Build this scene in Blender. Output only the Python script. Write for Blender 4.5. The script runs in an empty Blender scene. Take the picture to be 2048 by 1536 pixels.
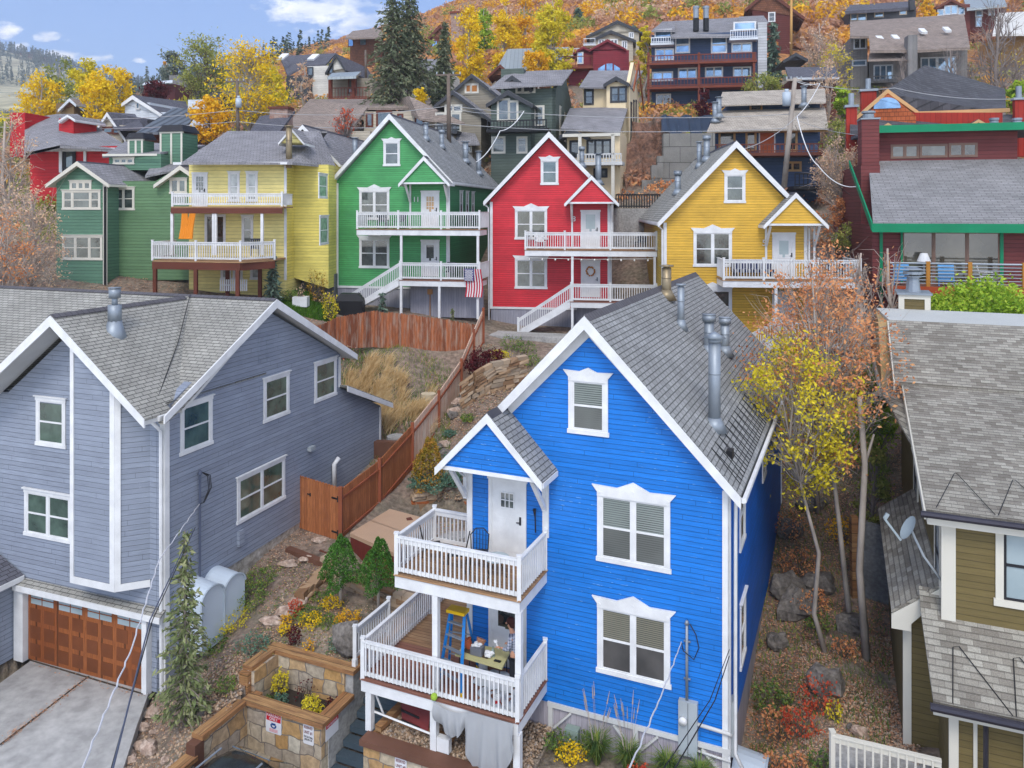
import bpy, bmesh, math, random
import numpy as np
from mathutils import Vector, Matrix
R = math.radians
S = bpy.context.scene
rnd = random.Random(7)
F0, CX, HZ = 1580.0, 1024.0, 420.0          # focal length in photo pixels, centre column, horizon row
cam = bpy.data.cameras.new("camera"); camo = bpy.data.objects.new("camera", cam)
S.collection.objects.link(camo); S.camera = camo
camo.location = (0, 0, 0); camo.rotation_euler = (R(90), 0, 0)
cam.sensor_width = 36; cam.lens = 36*F0/2048; cam.shift_y = -(768-HZ)/2048
cam.clip_start = .1; cam.clip_end = 12000
SUN_EL, SUN_AZ = R(50), R(188)              # azimuth clockwise from +Y (north); 218 = behind the camera, to its left
sd = Vector((math.sin(SUN_AZ)*math.cos(SUN_EL), math.cos(SUN_AZ)*math.cos(SUN_EL), math.sin(SUN_EL)))
sl = bpy.data.lights.new("sun", 'SUN'); sl.energy = 1.15; sl.angle = R(20); sl.color = (1, .95, .88)
so = bpy.data.objects.new("sun", sl); S.collection.objects.link(so)
so.rotation_euler = sd.to_track_quat('Z', 'Y').to_euler()
W = bpy.data.worlds.new("World"); S.world = W; W.use_nodes = True
nt = W.node_tree; nt.nodes.clear(); N = nt.nodes.new; L = nt.links.new
out = N('ShaderNodeOutputWorld'); bg = N('ShaderNodeBackground'); L(bg.outputs[0], out.inputs[0]); bg.inputs[1].default_value = .15
sky = N('ShaderNodeTexSky'); sky.sky_type = 'NISHITA'; sky.sun_disc = False; sky.sun_elevation = SUN_EL; sky.sun_rotation = SUN_AZ
sky.altitude = 2100; sky.air_density = 1.0; sky.dust_density = .4; sky.ozone_density = 3.5
def wm(op, a, b=None, c=None, clamp=False):
 n = N('ShaderNodeMath'); n.operation = op; n.use_clamp = clamp
 for i, x in enumerate((a, b, c)):
  if x is None: continue
  if isinstance(x, (int, float)): n.inputs[i].default_value = x
  else: L(x, n.inputs[i])
 return n.outputs[0]
tc = N('ShaderNodeTexCoord'); sx = N('ShaderNodeSeparateXYZ'); L(tc.outputs['Generated'], sx.inputs[0])
yy = wm('MAXIMUM', sx.outputs[1], .02)
th = wm('DIVIDE', sx.outputs[0], yy); ph = wm('DIVIDE', sx.outputs[2], yy)
cb = N('ShaderNodeCombineXYZ'); L(th, cb.inputs[0]); L(wm('MULTIPLY', ph, 2.2), cb.inputs[1])
nz = N('ShaderNodeTexNoise'); L(cb.outputs[0], nz.inputs[0]); nz.inputs['Scale'].default_value = 26; nz.inputs['Detail'].default_value = 7; nz.inputs['Roughness'].default_value = .6
tot = None
for (px, py, a, b) in ((650, 22, 130, 44), (600, 8, 70, 26), (735, 40, 90, 30), (10, 60, 34, 15), (95, 73, 34, 11), (135, 81, 14, 5), (46, 93, 18, 9),
     (120, 112, 50, 11), (190, 115, 40, 9), (275, 122, 18, 7), (455, -20, 60, 10), (-80, 30, 60, 20), (700, -60, 200, 40), (300,-90,160,30)):
 dx = wm('DIVIDE', wm('SUBTRACT', th, (px-CX)/F0), a/F0); dz = wm('DIVIDE', wm('SUBTRACT', ph, (HZ-py)/F0), b/F0)
 g = wm('SUBTRACT', 1.0, wm('ADD', wm('MULTIPLY', dx, dx), wm('MULTIPLY', dz, dz)))
 g = wm('MAXIMUM', g, -1.2)
 tot = g if tot is None else wm('MAXIMUM', tot, g)
m = wm('ADD', wm('MULTIPLY', tot, .55), wm('MULTIPLY', wm('SUBTRACT', nz.outputs[0], .5), 3.2))
mask = wm('MULTIPLY', m, 1.6, clamp=True)
nz2 = N('ShaderNodeTexNoise'); L(tc.outputs['Generated'], nz2.inputs[0]); nz2.inputs['Scale'].default_value = 3.2; nz2.inputs['Detail'].default_value = 6
back = wm('MULTIPLY', wm('SUBTRACT', nz2.outputs[0], .40), 5, clamp=True)  # unseen clouds added out of view behind the camera for soft white light
side = wm('MULTIPLY', wm('SUBTRACT', .45, sx.outputs[1]), 4, clamp=True)
mask = wm('MAXIMUM', mask, wm('MULTIPLY', back, side))
nz3 = N('ShaderNodeTexNoise'); L(cb.outputs[0], nz3.inputs[0]); nz3.inputs['Scale'].default_value = 9; nz3.inputs['Detail'].default_value = 4
cr = N('ShaderNodeValToRGB'); L(nz3.outputs[0], cr.inputs[0])
cr.color_ramp.elements[0].position = .38; cr.color_ramp.elements[0].color = (4.0, 4.5, 5.6, 1)
cr.color_ramp.elements[1].position = .62; cr.color_ramp.elements[1].color = (8.6, 8.5, 8.6, 1)
mx = N('ShaderNodeMix'); mx.data_type = 'RGBA'; L(mask, mx.inputs[0]); tn = N('ShaderNodeMix'); tn.data_type = 'RGBA'; tn.blend_type = 'MULTIPLY'; tn.inputs[0].default_value = 1; L(sky.outputs[0], tn.inputs[6]); tn.inputs[7].default_value = (.84, .86, .96, 1); L(tn.outputs[2], mx.inputs[6]); L(cr.outputs[0], mx.inputs[7])
L(mx.outputs[2], bg.inputs[0])
S.view_settings.view_transform = 'Standard'; S.view_settings.look = 'None'; S.view_settings.gamma = 1; S.view_settings.exposure = .74
try:
 S.cycles.max_bounces = 5; S.cycles.diffuse_bounces = 2; S.cycles.glossy_bounces = 2; S.cycles.transparent_max_bounces = 6
 S.cycles.transmission_bounces = 2; S.cycles.use_adaptive_sampling = True; S.cycles.adaptive_threshold = .02; S.cycles.use_denoising = True
except Exception: pass
M = {}
def mat(name, col, rough=.8, metal=0., spec=.3, kind=None, **k):
 """kind: siding | vert | shingle | stone | planks | noise | wood | rust | metalroof ; col linear rgb"""
 if name in M: return M[name]
 m = bpy.data.materials.new(name); m.use_nodes = True; M[name] = m
 t = m.node_tree; b = t.nodes['Principled BSDF']; n = t.nodes.new; l = t.links.new
 b.inputs['Roughness'].default_value = rough; b.inputs['Metallic'].default_value = metal; b.inputs['Specular IOR Level'].default_value = spec
 def mm(op, a, bb=None, clamp=False):
  q = n('ShaderNodeMath'); q.operation = op; q.use_clamp = clamp
  for i, x in enumerate((a, bb)):
   if x is None: continue
   if isinstance(x, (int, float)): q.inputs[i].default_value = x
   else: l(x, q.inputs[i])
  return q.outputs[0]
 def mix(f, a, c, blend='MIX'):
  q = n('ShaderNodeMix'); q.data_type = 'RGBA'; q.blend_type = blend
  for i, x in ((0, f), (6, a), (7, c)):
   if isinstance(x, (int, float)): q.inputs[i].default_value = x
   elif isinstance(x, (tuple, list)): q.inputs[i].default_value = (*x[:3], 1)
   else: l(x, q.inputs[i])
  return q.outputs[2]
 def noise(scale, detail=3, coord=None, rough=.55, sc=None):
  q = n('ShaderNodeTexNoise'); q.inputs['Scale'].default_value = scale; q.inputs['Detail'].default_value = detail; q.inputs['Roughness'].default_value = rough
  co = coord if coord is not None else t.nodes['TC'].outputs['Object']
  if sc:
   mp = n('ShaderNodeMapping'); mp.inputs['Scale'].default_value = sc; l(co, mp.inputs[0]); co = mp.outputs[0]
  l(co, q.inputs[0]); return q.outputs[0]
 def ramp(f, stops):
  q = n('ShaderNodeValToRGB'); l(f, q.inputs[0]); e = q.color_ramp.elements
  while len(e) < len(stops): e.new(.5)
  for i, (p, c) in enumerate(stops): e[i].position = p; e[i].color = (*c[:3], 1)
  return q.outputs[0]
 def bump(h, st, dist=.02):
  q = n('ShaderNodeBump'); q.inputs['Strength'].default_value = st; q.inputs['Distance'].default_value = dist; l(h, q.inputs['Height']); l(q.outputs[0], b.inputs['Normal'])
 tcn = n('ShaderNodeTexCoord'); tcn.name = 'TC'; uv = n('ShaderNodeSeparateXYZ'); l(tcn.outputs['UV'], uv.inputs[0])
 U, V = uv.outputs[0], uv.outputs[1]
 dirt = k.get('dirt', .12)
 big = noise(k.get('nscale', .9), 4)
 def shade(c, amt=dirt):   # slow mottling of the colour, up and down
  f = ramp(big, [(.3, (1-amt,)*3), (.7, (1+amt*.6,)*3)])
  return mix(1.0, c, f, 'MULTIPLY')
 base = col
 if kind in ('siding', 'vert'):
  e = k.get('exp', .12); X = V if kind == 'siding' else U; Y = U if kind == 'siding' else V
  q = mm('DIVIDE', X, e); fr = mm('FRACT', q); row = mm('FLOOR', q)
  wn = n('ShaderNodeTexWhiteNoise'); wn.noise_dimensions = '1D'; l(row, wn.inputs['W'])
  c = mix(1.0, base, ramp(wn.outputs[0], [(0, (1-k.get('rv', .08),)*3), (1, (1+k.get('rv', .08),)*3)]), 'MULTIPLY')
  c = shade(c)
  st = noise(6, 4, tcn.outputs['UV'], sc=(.35, 6, 1) if kind == 'siding' else (6, .35, 1))
  c = mix(1.0, c, ramp(st, [(.35, (.88,)*3), (.65, (1.1,)*3)]), 'MULTIPLY')
  lw = k.get('lw', .13)
  seam = mm('LESS_THAN', fr, lw)
  c = mix(mm('MULTIPLY', seam, k.get('seam', .6)), c, tuple(x*.25 for x in col))  # dark joint line; under laps it paints the shadow line into the colour
  if k.get('chips'):
   ch = noise(9, 4, tcn.outputs['UV'], sc=(.6, 2, 1)); cm = mm('GREATER_THAN', ch, k.get('chipt', .60))
   cm = mm('MULTIPLY', cm, mm('MULTIPLY', mm('SUBTRACT', noise(.7, 3), .44), 7, clamp=True)); cm2 = mm('MULTIPLY', cm, mm('MULTIPLY', mm('GREATER_THAN', fr, lw), mm('LESS_THAN', fr, lw+.16)))
   c = mix(mm('MULTIPLY', cm2, .55), c, k['chips'])
   jr = mm('FRACT', mm('ADD', mm('DIVIDE', U, 3.7), mm('MULTIPLY', wn.outputs[0], 7.3))); c = mix(mm('MULTIPLY', mm('LESS_THAN', jr, .004), .6), c, tuple(x*.3 for x in col))
   fd = noise(.35, 4); c = mix(mm('MULTIPLY', mm('SUBTRACT', fd, .5), 1.1, clamp=True), c, tuple(min(1, x*1.1+.05) for x in col))
  l(c, b.inputs['Base Color']); bump(fr, .6 if kind == 'siding' else .3, -.012)
 elif kind == 'shingle':
  br = n('ShaderNodeTexBrick'); l(tcn.outputs['UV'], br.inputs[0]); br.offset = .5; br.inputs['Scale'].default_value = 1
  br.inputs['Brick Width'].default_value = k.get('bw', .3); br.inputs['Row Height'].default_value = k.get('rh', .14)
  br.inputs['Mortar Size'].default_value = k.get('mo', .012); br.inputs['Mortar Smooth'].default_value = .2; br.inputs['Bias'].default_value = k.get('bias', 0)
  a = k.get('var', .25)
  br.inputs['Color1'].default_value = (*[x*(1-a) for x in col], 1); br.inputs['Color2'].default_value = (*[x*(1+a) for x in col], 1)
  if 'col2' in k: br.inputs['Color2'].default_value = (*k['col2'], 1); br.inputs['Color1'].default_value = (*col, 1)
  br.inputs['Mortar'].default_value = (*[x*k.get('mcol', .35) for x in col], 1)
  c = shade(br.outputs[0], k.get('dirt', .18)); fine = noise(40, 2)
  c = mix(1.0, c, ramp(fine, [(.3, (.8,)*3), (.7, (1.2,)*3)]), 'MULTIPLY')
  rows = mm('FRACT', mm('DIVIDE', V, k.get('rh', .14)))
  c = mix(mm('MULTIPLY', mm('GREATER_THAN', rows, 1-k.get('rl', .16)), k.get('rs', .45)), c, tuple(x*.25 for x in col))
  l(c, b.inputs['Base Color']); bump(mm('ADD', mm('MULTIPLY', rows, -1), mm('MULTIPLY', fine, .5)), .5, .012)
 elif kind == 'stone':
  wp = n('ShaderNodeTexNoise'); wp.inputs['Scale'].default_value = 1.6; l(tcn.outputs['UV'], wp.inputs[0])
  ad = n('ShaderNodeMix'); ad.data_type = 'VECTOR'; ad.inputs[0].default_value = k.get('warp', .06); l(tcn.outputs['UV'], ad.inputs[4]); l(wp.outputs[1], ad.inputs[5])
  vo = n('ShaderNodeTexBrick'); l(ad.outputs[1], vo.inputs[0]); vo.offset = .43; vo.offset_frequency = 3; vo.squash = .7; vo.squash_frequency = 2
  vo.inputs['Scale'].default_value = 1; vo.inputs['Brick Width'].default_value = k.get('bw', .34); vo.inputs['Row Height'].default_value = k.get('rh', .2)
  vo.inputs['Mortar Size'].default_value = .012; vo.inputs['Mortar Smooth'].default_value = .1
  vo.inputs['Color1'].default_value = (0, 0, 0, 1); vo.inputs['Color2'].default_value = (1, 1, 1, 1); vo.inputs['Mortar'].default_value = (.5, .5, .5, 1)
  c = ramp(vo.outputs[0], k.get('stops', [(0, (.42, .33, .22)), (.35, (.5, .42, .3)), (.6, (.36, .3, .24)), (.8, (.46, .27, .1)), (1, (.55, .5, .4))]))
  fn = noise(7, 5); c = mix(1.0, c, ramp(fn, [(.3, (.72,)*3), (.7, (1.2,)*3)]), 'MULTIPLY')
  c = mix(vo.outputs[1], c, k.get('mortar', (.2, .17, .14)))
  l(c, b.inputs['Base Color']); bump(mm('SUBTRACT', fn, vo.outputs[1]), .6, .03)
 elif kind == 'planks':
  e = k.get('exp', .14); X = V if k.get('dir', 'v') == 'v' else U
  q = mm('DIVIDE', X, e); fr = mm('FRACT', q); row = mm('FLOOR', q)
  wn = n('ShaderNodeTexWhiteNoise'); wn.noise_dimensions = '1D'; l(row, wn.inputs['W'])
  c2 = k.get('col2', tuple(x*.6 for x in col)); c = mix(wn.outputs[0], base, c2)
  st = noise(5, 5, tcn.outputs['UV'], sc=(.5, 8, 1) if k.get('dir', 'v') == 'v' else (8, .5, 1))
  c = mix(1.0, c, ramp(st, [(.3, (.62,)*3), (.7, (1.3,)*3)]), 'MULTIPLY')
  if 'worn' in k:
   c = mix(mm('MULTIPLY', mm('SUBTRACT', noise(1.1, 5, tcn.outputs['UV'], sc=(7, .9, 1) if k.get('dir', 'v') == 'u' else (.9, 7, 1)), .47), k.get('wf', 5), clamp=True), c, k['worn'])
  seam = mm('LESS_THAN', fr, k.get('lw', .08)); c = mix(mm('MULTIPLY', seam, .75), c, tuple(x*.15 for x in col))
  l(c, b.inputs['Base Color']); bump(mm('ADD', st, mm('MULTIPLY', seam, -1)), .4, .01)
 elif kind == 'noise':
  a = noise(k.get('s1', 3), 6, rough=.65); c = ramp(a, k['stops'])
  if 's2' in k:
   d = noise(k['s2'], 3); c = mix(1.0, c, ramp(d, [(.32, (k.get('d2', .6),)*3), (.68, (1.35,)*3)]), 'MULTIPLY')
  l(c, b.inputs['Base Color']); bump(noise(k.get('sb', k.get('s1', 3)*4), 4), k.get('bs', .5), k.get('bd', .03))
 elif kind == 'leaf':
  oi = n('ShaderNodeObjectInfo'); ge = n('ShaderNodeNewGeometry')
  big2 = noise(k.get('cs', .5), 2)
  f = mm('ADD', mm('MULTIPLY', ge.outputs['Random Per Island'], k.get('ri', .6)), mm('MULTIPLY', mm('SUBTRACT', big2, .3), k.get('rb', 1.0)))
  c = ramp(f, k['stops']); l(c, b.inputs['Base Color'])
  tr = n('ShaderNodeBsdfTranslucent'); l(c, tr.inputs[0]); ms = n('ShaderNodeMixShader'); ms.inputs[0].default_value = k.get('tr', .3)
  l(b.outputs[0], ms.inputs[1]); l(tr.outputs[0], ms.inputs[2]); l(ms.outputs[0], t.nodes['Material Output'].inputs[0])
  b.inputs['Specular IOR Level'].default_value = .1
 elif kind == 'glass':
  nzz = noise(k.get('gs', .8), 3)
  c = ramp(nzz, [(.35, col), (.65, k.get('col2', tuple(x*2.4 for x in col)))])
  if k.get('blind'):
   fr = mm('FRACT', mm('DIVIDE', V, k.get('bp', .05))); c = mix(mm('GREATER_THAN', fr, .45), c, k['blind'])
  l(c, b.inputs['Base Color']); b.inputs['Coat Weight'].default_value = 1; b.inputs['Coat Roughness'].default_value = .03
 elif kind == 'stripes':
  fr = mm('FRACT', mm('DIVIDE', U, k['exp'])); c = mix(mm('GREATER_THAN', fr, k.get('at', .5)), base, k['col2']); l(shade(c), b.inputs['Base Color'])
 elif kind == 'plaid':
  a = mm('GREATER_THAN', mm('FRACT', mm('DIVIDE', tcx(n, l, tcn, 0), .07)), .6); d = mm('GREATER_THAN', mm('FRACT', mm('DIVIDE', tcx(n, l, tcn, 2), .07)), .6)
  c = mix(mm('MULTIPLY', mm('ADD', a, d), .45), base, k['col2']); l(c, b.inputs['Base Color'])
 else:
  l(shade(base), b.inputs['Base Color'])
  if rough > .4: bump(noise(14, 3), .15, .01)
 return m
def tcx(n, l, tcn, i):
 s = n('ShaderNodeSeparateXYZ'); l(tcn.outputs['Object'], s.inputs[0]); return s.outputs[i]
def P(px, py, y): return Vector(((px-CX)/F0*y, y, (HZ-py)/F0*y))
class Fr:
 """a building's own frame: u to the right along its front, w into it, z up"""
 k = 1.0
 def __init__(s, px, y, yaw, k=1.0):
  s.k = k; s.a = R(yaw); s.U = Vector((math.cos(s.a), -math.sin(s.a), 0)); s.Wd = Vector((math.sin(s.a), math.cos(s.a), 0)); s.U *= k; s.Wd *= k
  s.o = Vector(((px-CX)/F0*y, y, 0))
 def __call__(s, u, w, z): return s.o + s.U*u + s.Wd*w + Vector((0, 0, z*s.k))
 def uz(s, px, py, w=0.):
  d = Vector(((px-CX)/F0, 1, (HZ-py)/F0)); k = s.k; t = (w*k*k+s.o.dot(s.Wd))/d.dot(s.Wd); p = d*t-s.o; return p.dot(s.U)/k/k, d.z*t/k
 def wz(s, px, py, u=0.):
  d = Vector(((px-CX)/F0, 1, (HZ-py)/F0)); t = (u+s.o.dot(s.U))/d.dot(s.U); p = d*t-s.o; return p.dot(s.Wd), d.z*t
 def uw(s, px, py, z):
  d = Vector(((px-CX)/F0, 1, (HZ-py)/F0)); t = z/d.z; p = d*t-s.o; return p.dot(s.U), p.dot(s.Wd)
def wloc(o):
 v = Vector((0, 0, 0))
 while o is not None: v = v + o.location; o = o.parent
 return v
def link(o, parent=None):
 S.collection.objects.link(o)
 if parent is not None: o.parent = parent
 return o
def tag(o, label=None, cat=None, group=None, kind=None):
 if label: o['label'] = label
 if cat: o['category'] = cat
 if group: o['group'] = group
 if kind: o['kind'] = kind
 return o
def thing(name, label, cat, loc, group=None):
 o = bpy.data.objects.new(name, None); o.location = loc; o.empty_display_size = .2; link(o); return tag(o, label, cat, group)
class MB:
 def __init__(s): s.v = []; s.f = []; s.hd = 0.
 def poly(s, pts):
  i = len(s.v); s.v += [Vector(p) for p in pts]; s.f.append(tuple(range(i, i+len(pts)))); return s
 def prism(s, pts, vec):
  n = len(pts); i = len(s.v); vec = Vector(vec); s.v += [Vector(p) for p in pts]+[Vector(p)+vec for p in pts]
  s.f.append(tuple(range(i, i+n))); s.f.append(tuple(range(i+2*n-1, i+n-1, -1)))
  for k in range(n): j = (k+1) % n; s.f.append((i+k, i+j, i+n+j, i+n+k))
  return s
 def box(s, F, u0, u1, w0, w1, z0, z1):
  return s.prism([F(u0, w0, z0), F(u1, w0, z0), F(u1, w1, z0), F(u0, w1, z0)], (0, 0, (z1-z0)*F.k))
 def bar(s, a, b, wd, hd, up=(0, 0, 1)):
  a, b = Vector(a), Vector(b); d = (b-a).normalized(); up = Vector(up)
  if abs(d.dot(up)) > .98: up = Vector((0, 1, 0))
  x = d.cross(up).normalized(); y = x.cross(d).normalized(); x *= wd/2; y *= hd/2
  return s.prism([a-x-y, a+x-y, a+x+y, a-x+y], b-a)
 def tube(s, pts, rs, n=6, cap=True):
  pts = [Vector(p) for p in pts]
  if isinstance(rs, (int, float)): rs = [rs]*len(pts)
  i0 = len(s.v); x = None
  for k, p in enumerate(pts):
   d = (pts[min(k+1, len(pts)-1)]-pts[max(k-1, 0)])
   d = d.normalized() if d.length > 1e-9 else Vector((0, 0, 1))
   if x is None:
    x = d.cross(Vector((0, 0, 1)));
    if x.length < .05: x = d.cross(Vector((1, 0, 0)))
    x.normalize()
   x = (x-d*x.dot(d)).normalized(); y = d.cross(x)
   for j in range(n): a = 2*math.pi*j/n; s.v.append(p+x*(rs[k]*math.cos(a))+y*(rs[k]*math.sin(a)))
  for k in range(len(pts)-1):
   for j in range(n): a = i0+k*n+j; b = i0+k*n+(j+1) % n; s.f.append((a, b, b+n, a+n))
  if cap: s.f.append(tuple(range(i0+n-1, i0-1, -1))); e = i0+(len(pts)-1)*n; s.f.append(tuple(range(e, e+n)))
  return s
 def cyl(s, p, r, h, n=12, r2=None): p = Vector(p); return s.tube([p, p+Vector((0, 0, h))], [r, r if r2 is None else r2], n)
 def blob(s, c, rx, ry, rz, seed=0, amp=.25, n=9, m=6):
  c = Vector(c); q = random.Random(seed); i0 = len(s.v); ph = [q.random()*6 for _ in range(6)]
  for a in range(m+1):
   t = math.pi*a/m
   for b in range(n):
    g = 2*math.pi*b/n; k = 1+amp*(.5*math.sin(2*g+ph[0]+2*t)+.5*math.sin(3*g+ph[1]-t*3)+.6*(q.random()-.5))
    if a in (0, m): k = 1
    s.v.append(c+Vector((rx*k*math.sin(t)*math.cos(g), ry*k*math.sin(t)*math.sin(g), rz*k*math.cos(t))))
  for a in range(m):
   for b in range(n): p = i0+a*n+b; r = i0+a*n+(b+1) % n; s.f.append((p, p+n, r+n, r))
  return s
 def build(s, name, material, parent=None, smooth=False, recalc=True):
  loc = wloc(parent) if parent is not None else (s.v[0].copy() if s.v else Vector())
  if parent is None:
   n = len(s.v); loc = sum(s.v, Vector())/n; loc.z = min(v.z for v in s.v)
  me = bpy.data.meshes.new(name); me.from_pydata([v-loc for v in s.v], [], s.f)
  if recalc:
   b = bmesh.new(); b.from_mesh(me); bmesh.ops.remove_doubles(b, verts=b.verts, dist=1e-5)
   bmesh.ops.recalc_face_normals(b, faces=b.faces); b.to_mesh(me); b.free()
  me.materials.append(material); uvl = me.uv_layers.new(name='UVMap').data; ca, sa = math.cos(s.hd), math.sin(s.hd)
  vs = me.vertices
  for p in me.polygons:
   nn = p.normal
   if abs(nn.z) > .985: ua, va = Vector((ca, sa, 0)), Vector((-sa, ca, 0))
   else: ua = Vector((-nn.y, nn.x, 0)).normalized(); va = nn.cross(ua)
   for li in p.loop_indices:
    co = vs[me.loops[li].vertex_index].co+loc; uvl[li].uv = (co.dot(ua), co.dot(va))
   p.use_smooth = smooth
  o = bpy.data.objects.new(name, me)
  if parent is None: o.location = loc
  return link(o, parent)
def npmesh(name, V, Fq, material, parent=None, loc=None):
 """large leaf meshes: V (n,3) world, Fq (m,k) indices"""
 loc = np.array(wloc(parent) if parent is not None else (loc if loc is not None else V.mean(0))); V = V-loc
 me = bpy.data.meshes.new(name); m, k = Fq.shape
 me.vertices.add(len(V)); me.vertices.foreach_set('co', V.astype(np.float32).ravel())
 me.loops.add(m*k); me.loops.foreach_set('vertex_index', Fq.astype(np.int32).ravel())
 me.polygons.add(m); me.polygons.foreach_set('loop_start', np.arange(0, m*k, k, dtype=np.int32)); me.polygons.foreach_set('loop_total', np.full(m, k, dtype=np.int32))
 me.update(calc_edges=True); me.materials.append(material)
 o = bpy.data.objects.new(name, me)
 if parent is None: o.location = Vector(loc)
 return link(o, parent)
def leaves(C, size, rg, asp=.5, up=0., droop=None):
 """leaf quads at points C (n,3): rhombs of random direction"""
 n = len(C); d = rg.normal(size=(n, 3)); d[:, 2] = d[:, 2]*(1-up)+(droop if droop is not None else 0)
 d /= np.linalg.norm(d, axis=1)[:, None]+1e-9
 e = rg.normal(size=(n, 3)); e -= d*(e*d).sum(1)[:, None]; e /= np.linalg.norm(e, axis=1)[:, None]+1e-9
 s = size*rg.uniform(.6, 1.4, n)[:, None]
 V = np.stack([C-d*s*.5, C+e*s*.5*asp, C+d*s*.5, C-e*s*.5*asp], 1).reshape(-1, 3)
 return V, np.arange(4*n).reshape(n, 4)
def _curve(a, b, rg, k=4, wob=.08, sag=0.):
 a, b = Vector(a), Vector(b); L_ = (b-a).length; pts = []
 for i in range(k+1):
  t = i/k; p = a.lerp(b, t)
  if 0 < i < k: p += Vector(rg.normal(size=3)*L_*wob)
  p.z -= sag*4*t*(1-t); pts.append(p)
 return pts
def tree(name, label, base, h, r, mt, bark, seed=1, cb=.25, clumps=40, lpc=90, ls=.2, rz=None, lean=(0, 0), group=None, cat='tree', flat=.8, twig=0, tr=None, spread=1., crown='crown', shape=1., cr=.26, lst=.6):
 """trunk with limbs to every clump of leaves; crown centre and radii follow cb"""
 rg = np.random.default_rng(seed); base = Vector(base); root = thing(name, label, cat, base, group)
 top = base+Vector((lean[0], lean[1], h)); tr = tr or h*.018+.03
 cz0 = h*cb; rz = rz or (h-cz0)/2; cc = base+Vector((lean[0]*.6, lean[1]*.6, h-rz))
 tb = MB(); tp = _curve(base-Vector((0, 0, .6)), base+(top-base)*.93, rg, 6, .018); tb.tube(tp, [tr*(1-.13*i) for i in range(7)], 7)
 pts = []
 for c in range(clumps):
  d = rg.normal(size=3); d /= np.linalg.norm(d); q = rg.uniform(.35, 1)**.6
  zz = d[2]; wid = (1-.55*max(zz, 0)) if shape > 1 else 1
  cp = cc+Vector((d[0]*r*q*wid, d[1]*r*q*wid, d[2]*rz*q));
  if cp.z < base.z+cz0*.7: cp.z = base.z+cz0*.7+rg.uniform(0, .1)*h
  t = min(.95, max(.12, cb*lst, (cp.z-base.z)/h-rg.uniform(.08, .3))); k = t*6/.93; k = min(k, 5.99); i = int(k); st = tp[i].lerp(tp[i+1], k-i)
  lim = _curve(st, cp, rg, 3, .07, -.04*r); tb.tube(lim, [tr*.33*(1-t*.5), tr*.22, tr*.13, tr*.06], 4, False)
  cs = r*cr*rg.uniform(.7, 1.35)
  for _ in range(twig):
   e = cp+Vector(rg.normal(size=3)*cs*1.3); tb.tube([lim[2], cp.lerp(e, .5)+Vector(rg.normal(size=3)*cs*.2), e], [tr*.09, tr*.06, tr*.025], 3, False)
  if lpc:
   a = rg.normal(size=(int(lpc*rg.uniform(.6, 1.3)), 3))*np.array([cs, cs, cs*flat])*.62*spread+np.array(cp)
   k2 = len(a)//6; w = np.array(lim[2]);
   a[:k2] = w+(np.array(cp)-w)*rg.uniform(0, 1, (k2, 1))+rg.normal(size=(k2, 3))*cs*.2
   pts.append(a)
 tb.build('trunk', bark, root, True, False)
 if pts:
  V, Q = leaves(np.concatenate(pts), ls, rg); npmesh(crown, V, Q, mt, root)
 return root
def conifer(name, label, base, h, r, mt, bark, seed=1, cb=.06, lev=34, per=6, ns=.3, group=None, droop=.25, dens=1., tr=None, lean=(0, 0), pw=.85, cat='tree'):
 rg = np.random.default_rng(seed); base = Vector(base); root = thing(name, label, cat, base, group); tr = tr or h*.014+.04
 top = base+Vector((lean[0], lean[1], h)); tb = MB(); tb.tube([base-Vector((0, 0, .5)), base.lerp(top, .5), top], [tr, tr*.6, tr*.12], 7)
 pts, dirs = [], []
 for a in range(lev):
  t = cb+(1-cb)*(a+.3)/lev; L0 = r*((1-t)/(1-cb))**pw*rg.uniform(.75, 1.1)+.03*r
  for b in range(per):
   g = 2*math.pi*(b+rg.uniform(-.35, .35))/per+a*1.3; Lb = L0*rg.uniform(.6, 1.15)
   s = base.lerp(top, min(.995, t+rg.uniform(-.5, .5)/lev)); o = Vector((math.cos(g), math.sin(g), 0))
   e = s+o*Lb+Vector((0, 0, -droop*Lb+.12*Lb)); mid = s.lerp(e, .5)+Vector((0, 0, .05*Lb))
   tb.tube([s, mid, e], [tr*.22*(1-t)+.01, tr*.14*(1-t)+.006, .004], 3, False)
   m = max(3, int(Lb/ns*3.2*dens)); tt = rg.uniform(.12, 1, m)
   p = np.outer((1-tt)**2, s)+np.outer(2*tt*(1-tt), mid)+np.outer(tt**2, e)
   p += rg.normal(size=(m, 3))*np.array([1, 1, .6])*ns*.35*(1-.3*tt[:, None]); pts.append(p)
   d = np.tile(np.array(o+Vector((0, 0, -.5))), (m, 1))+rg.normal(size=(m, 3))*.55; dirs.append(d)
 tb.build('trunk', bark, root, True, False)
 C = np.concatenate(pts); d = np.concatenate(dirs); n = len(C); d /= np.linalg.norm(d, axis=1)[:, None]
 e = rg.normal(size=(n, 3)); e -= d*(e*d).sum(1)[:, None]; e /= np.linalg.norm(e, axis=1)[:, None]
 s = ns*rg.uniform(.6, 1.5, n)[:, None]
 V = np.stack([C-d*s*.5, C+e*s*.17, C+d*s*.5, C-e*s*.17], 1).reshape(-1, 3)
 npmesh('crown', V, np.arange(4*n).reshape(n, 4), mt, root); return root
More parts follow.
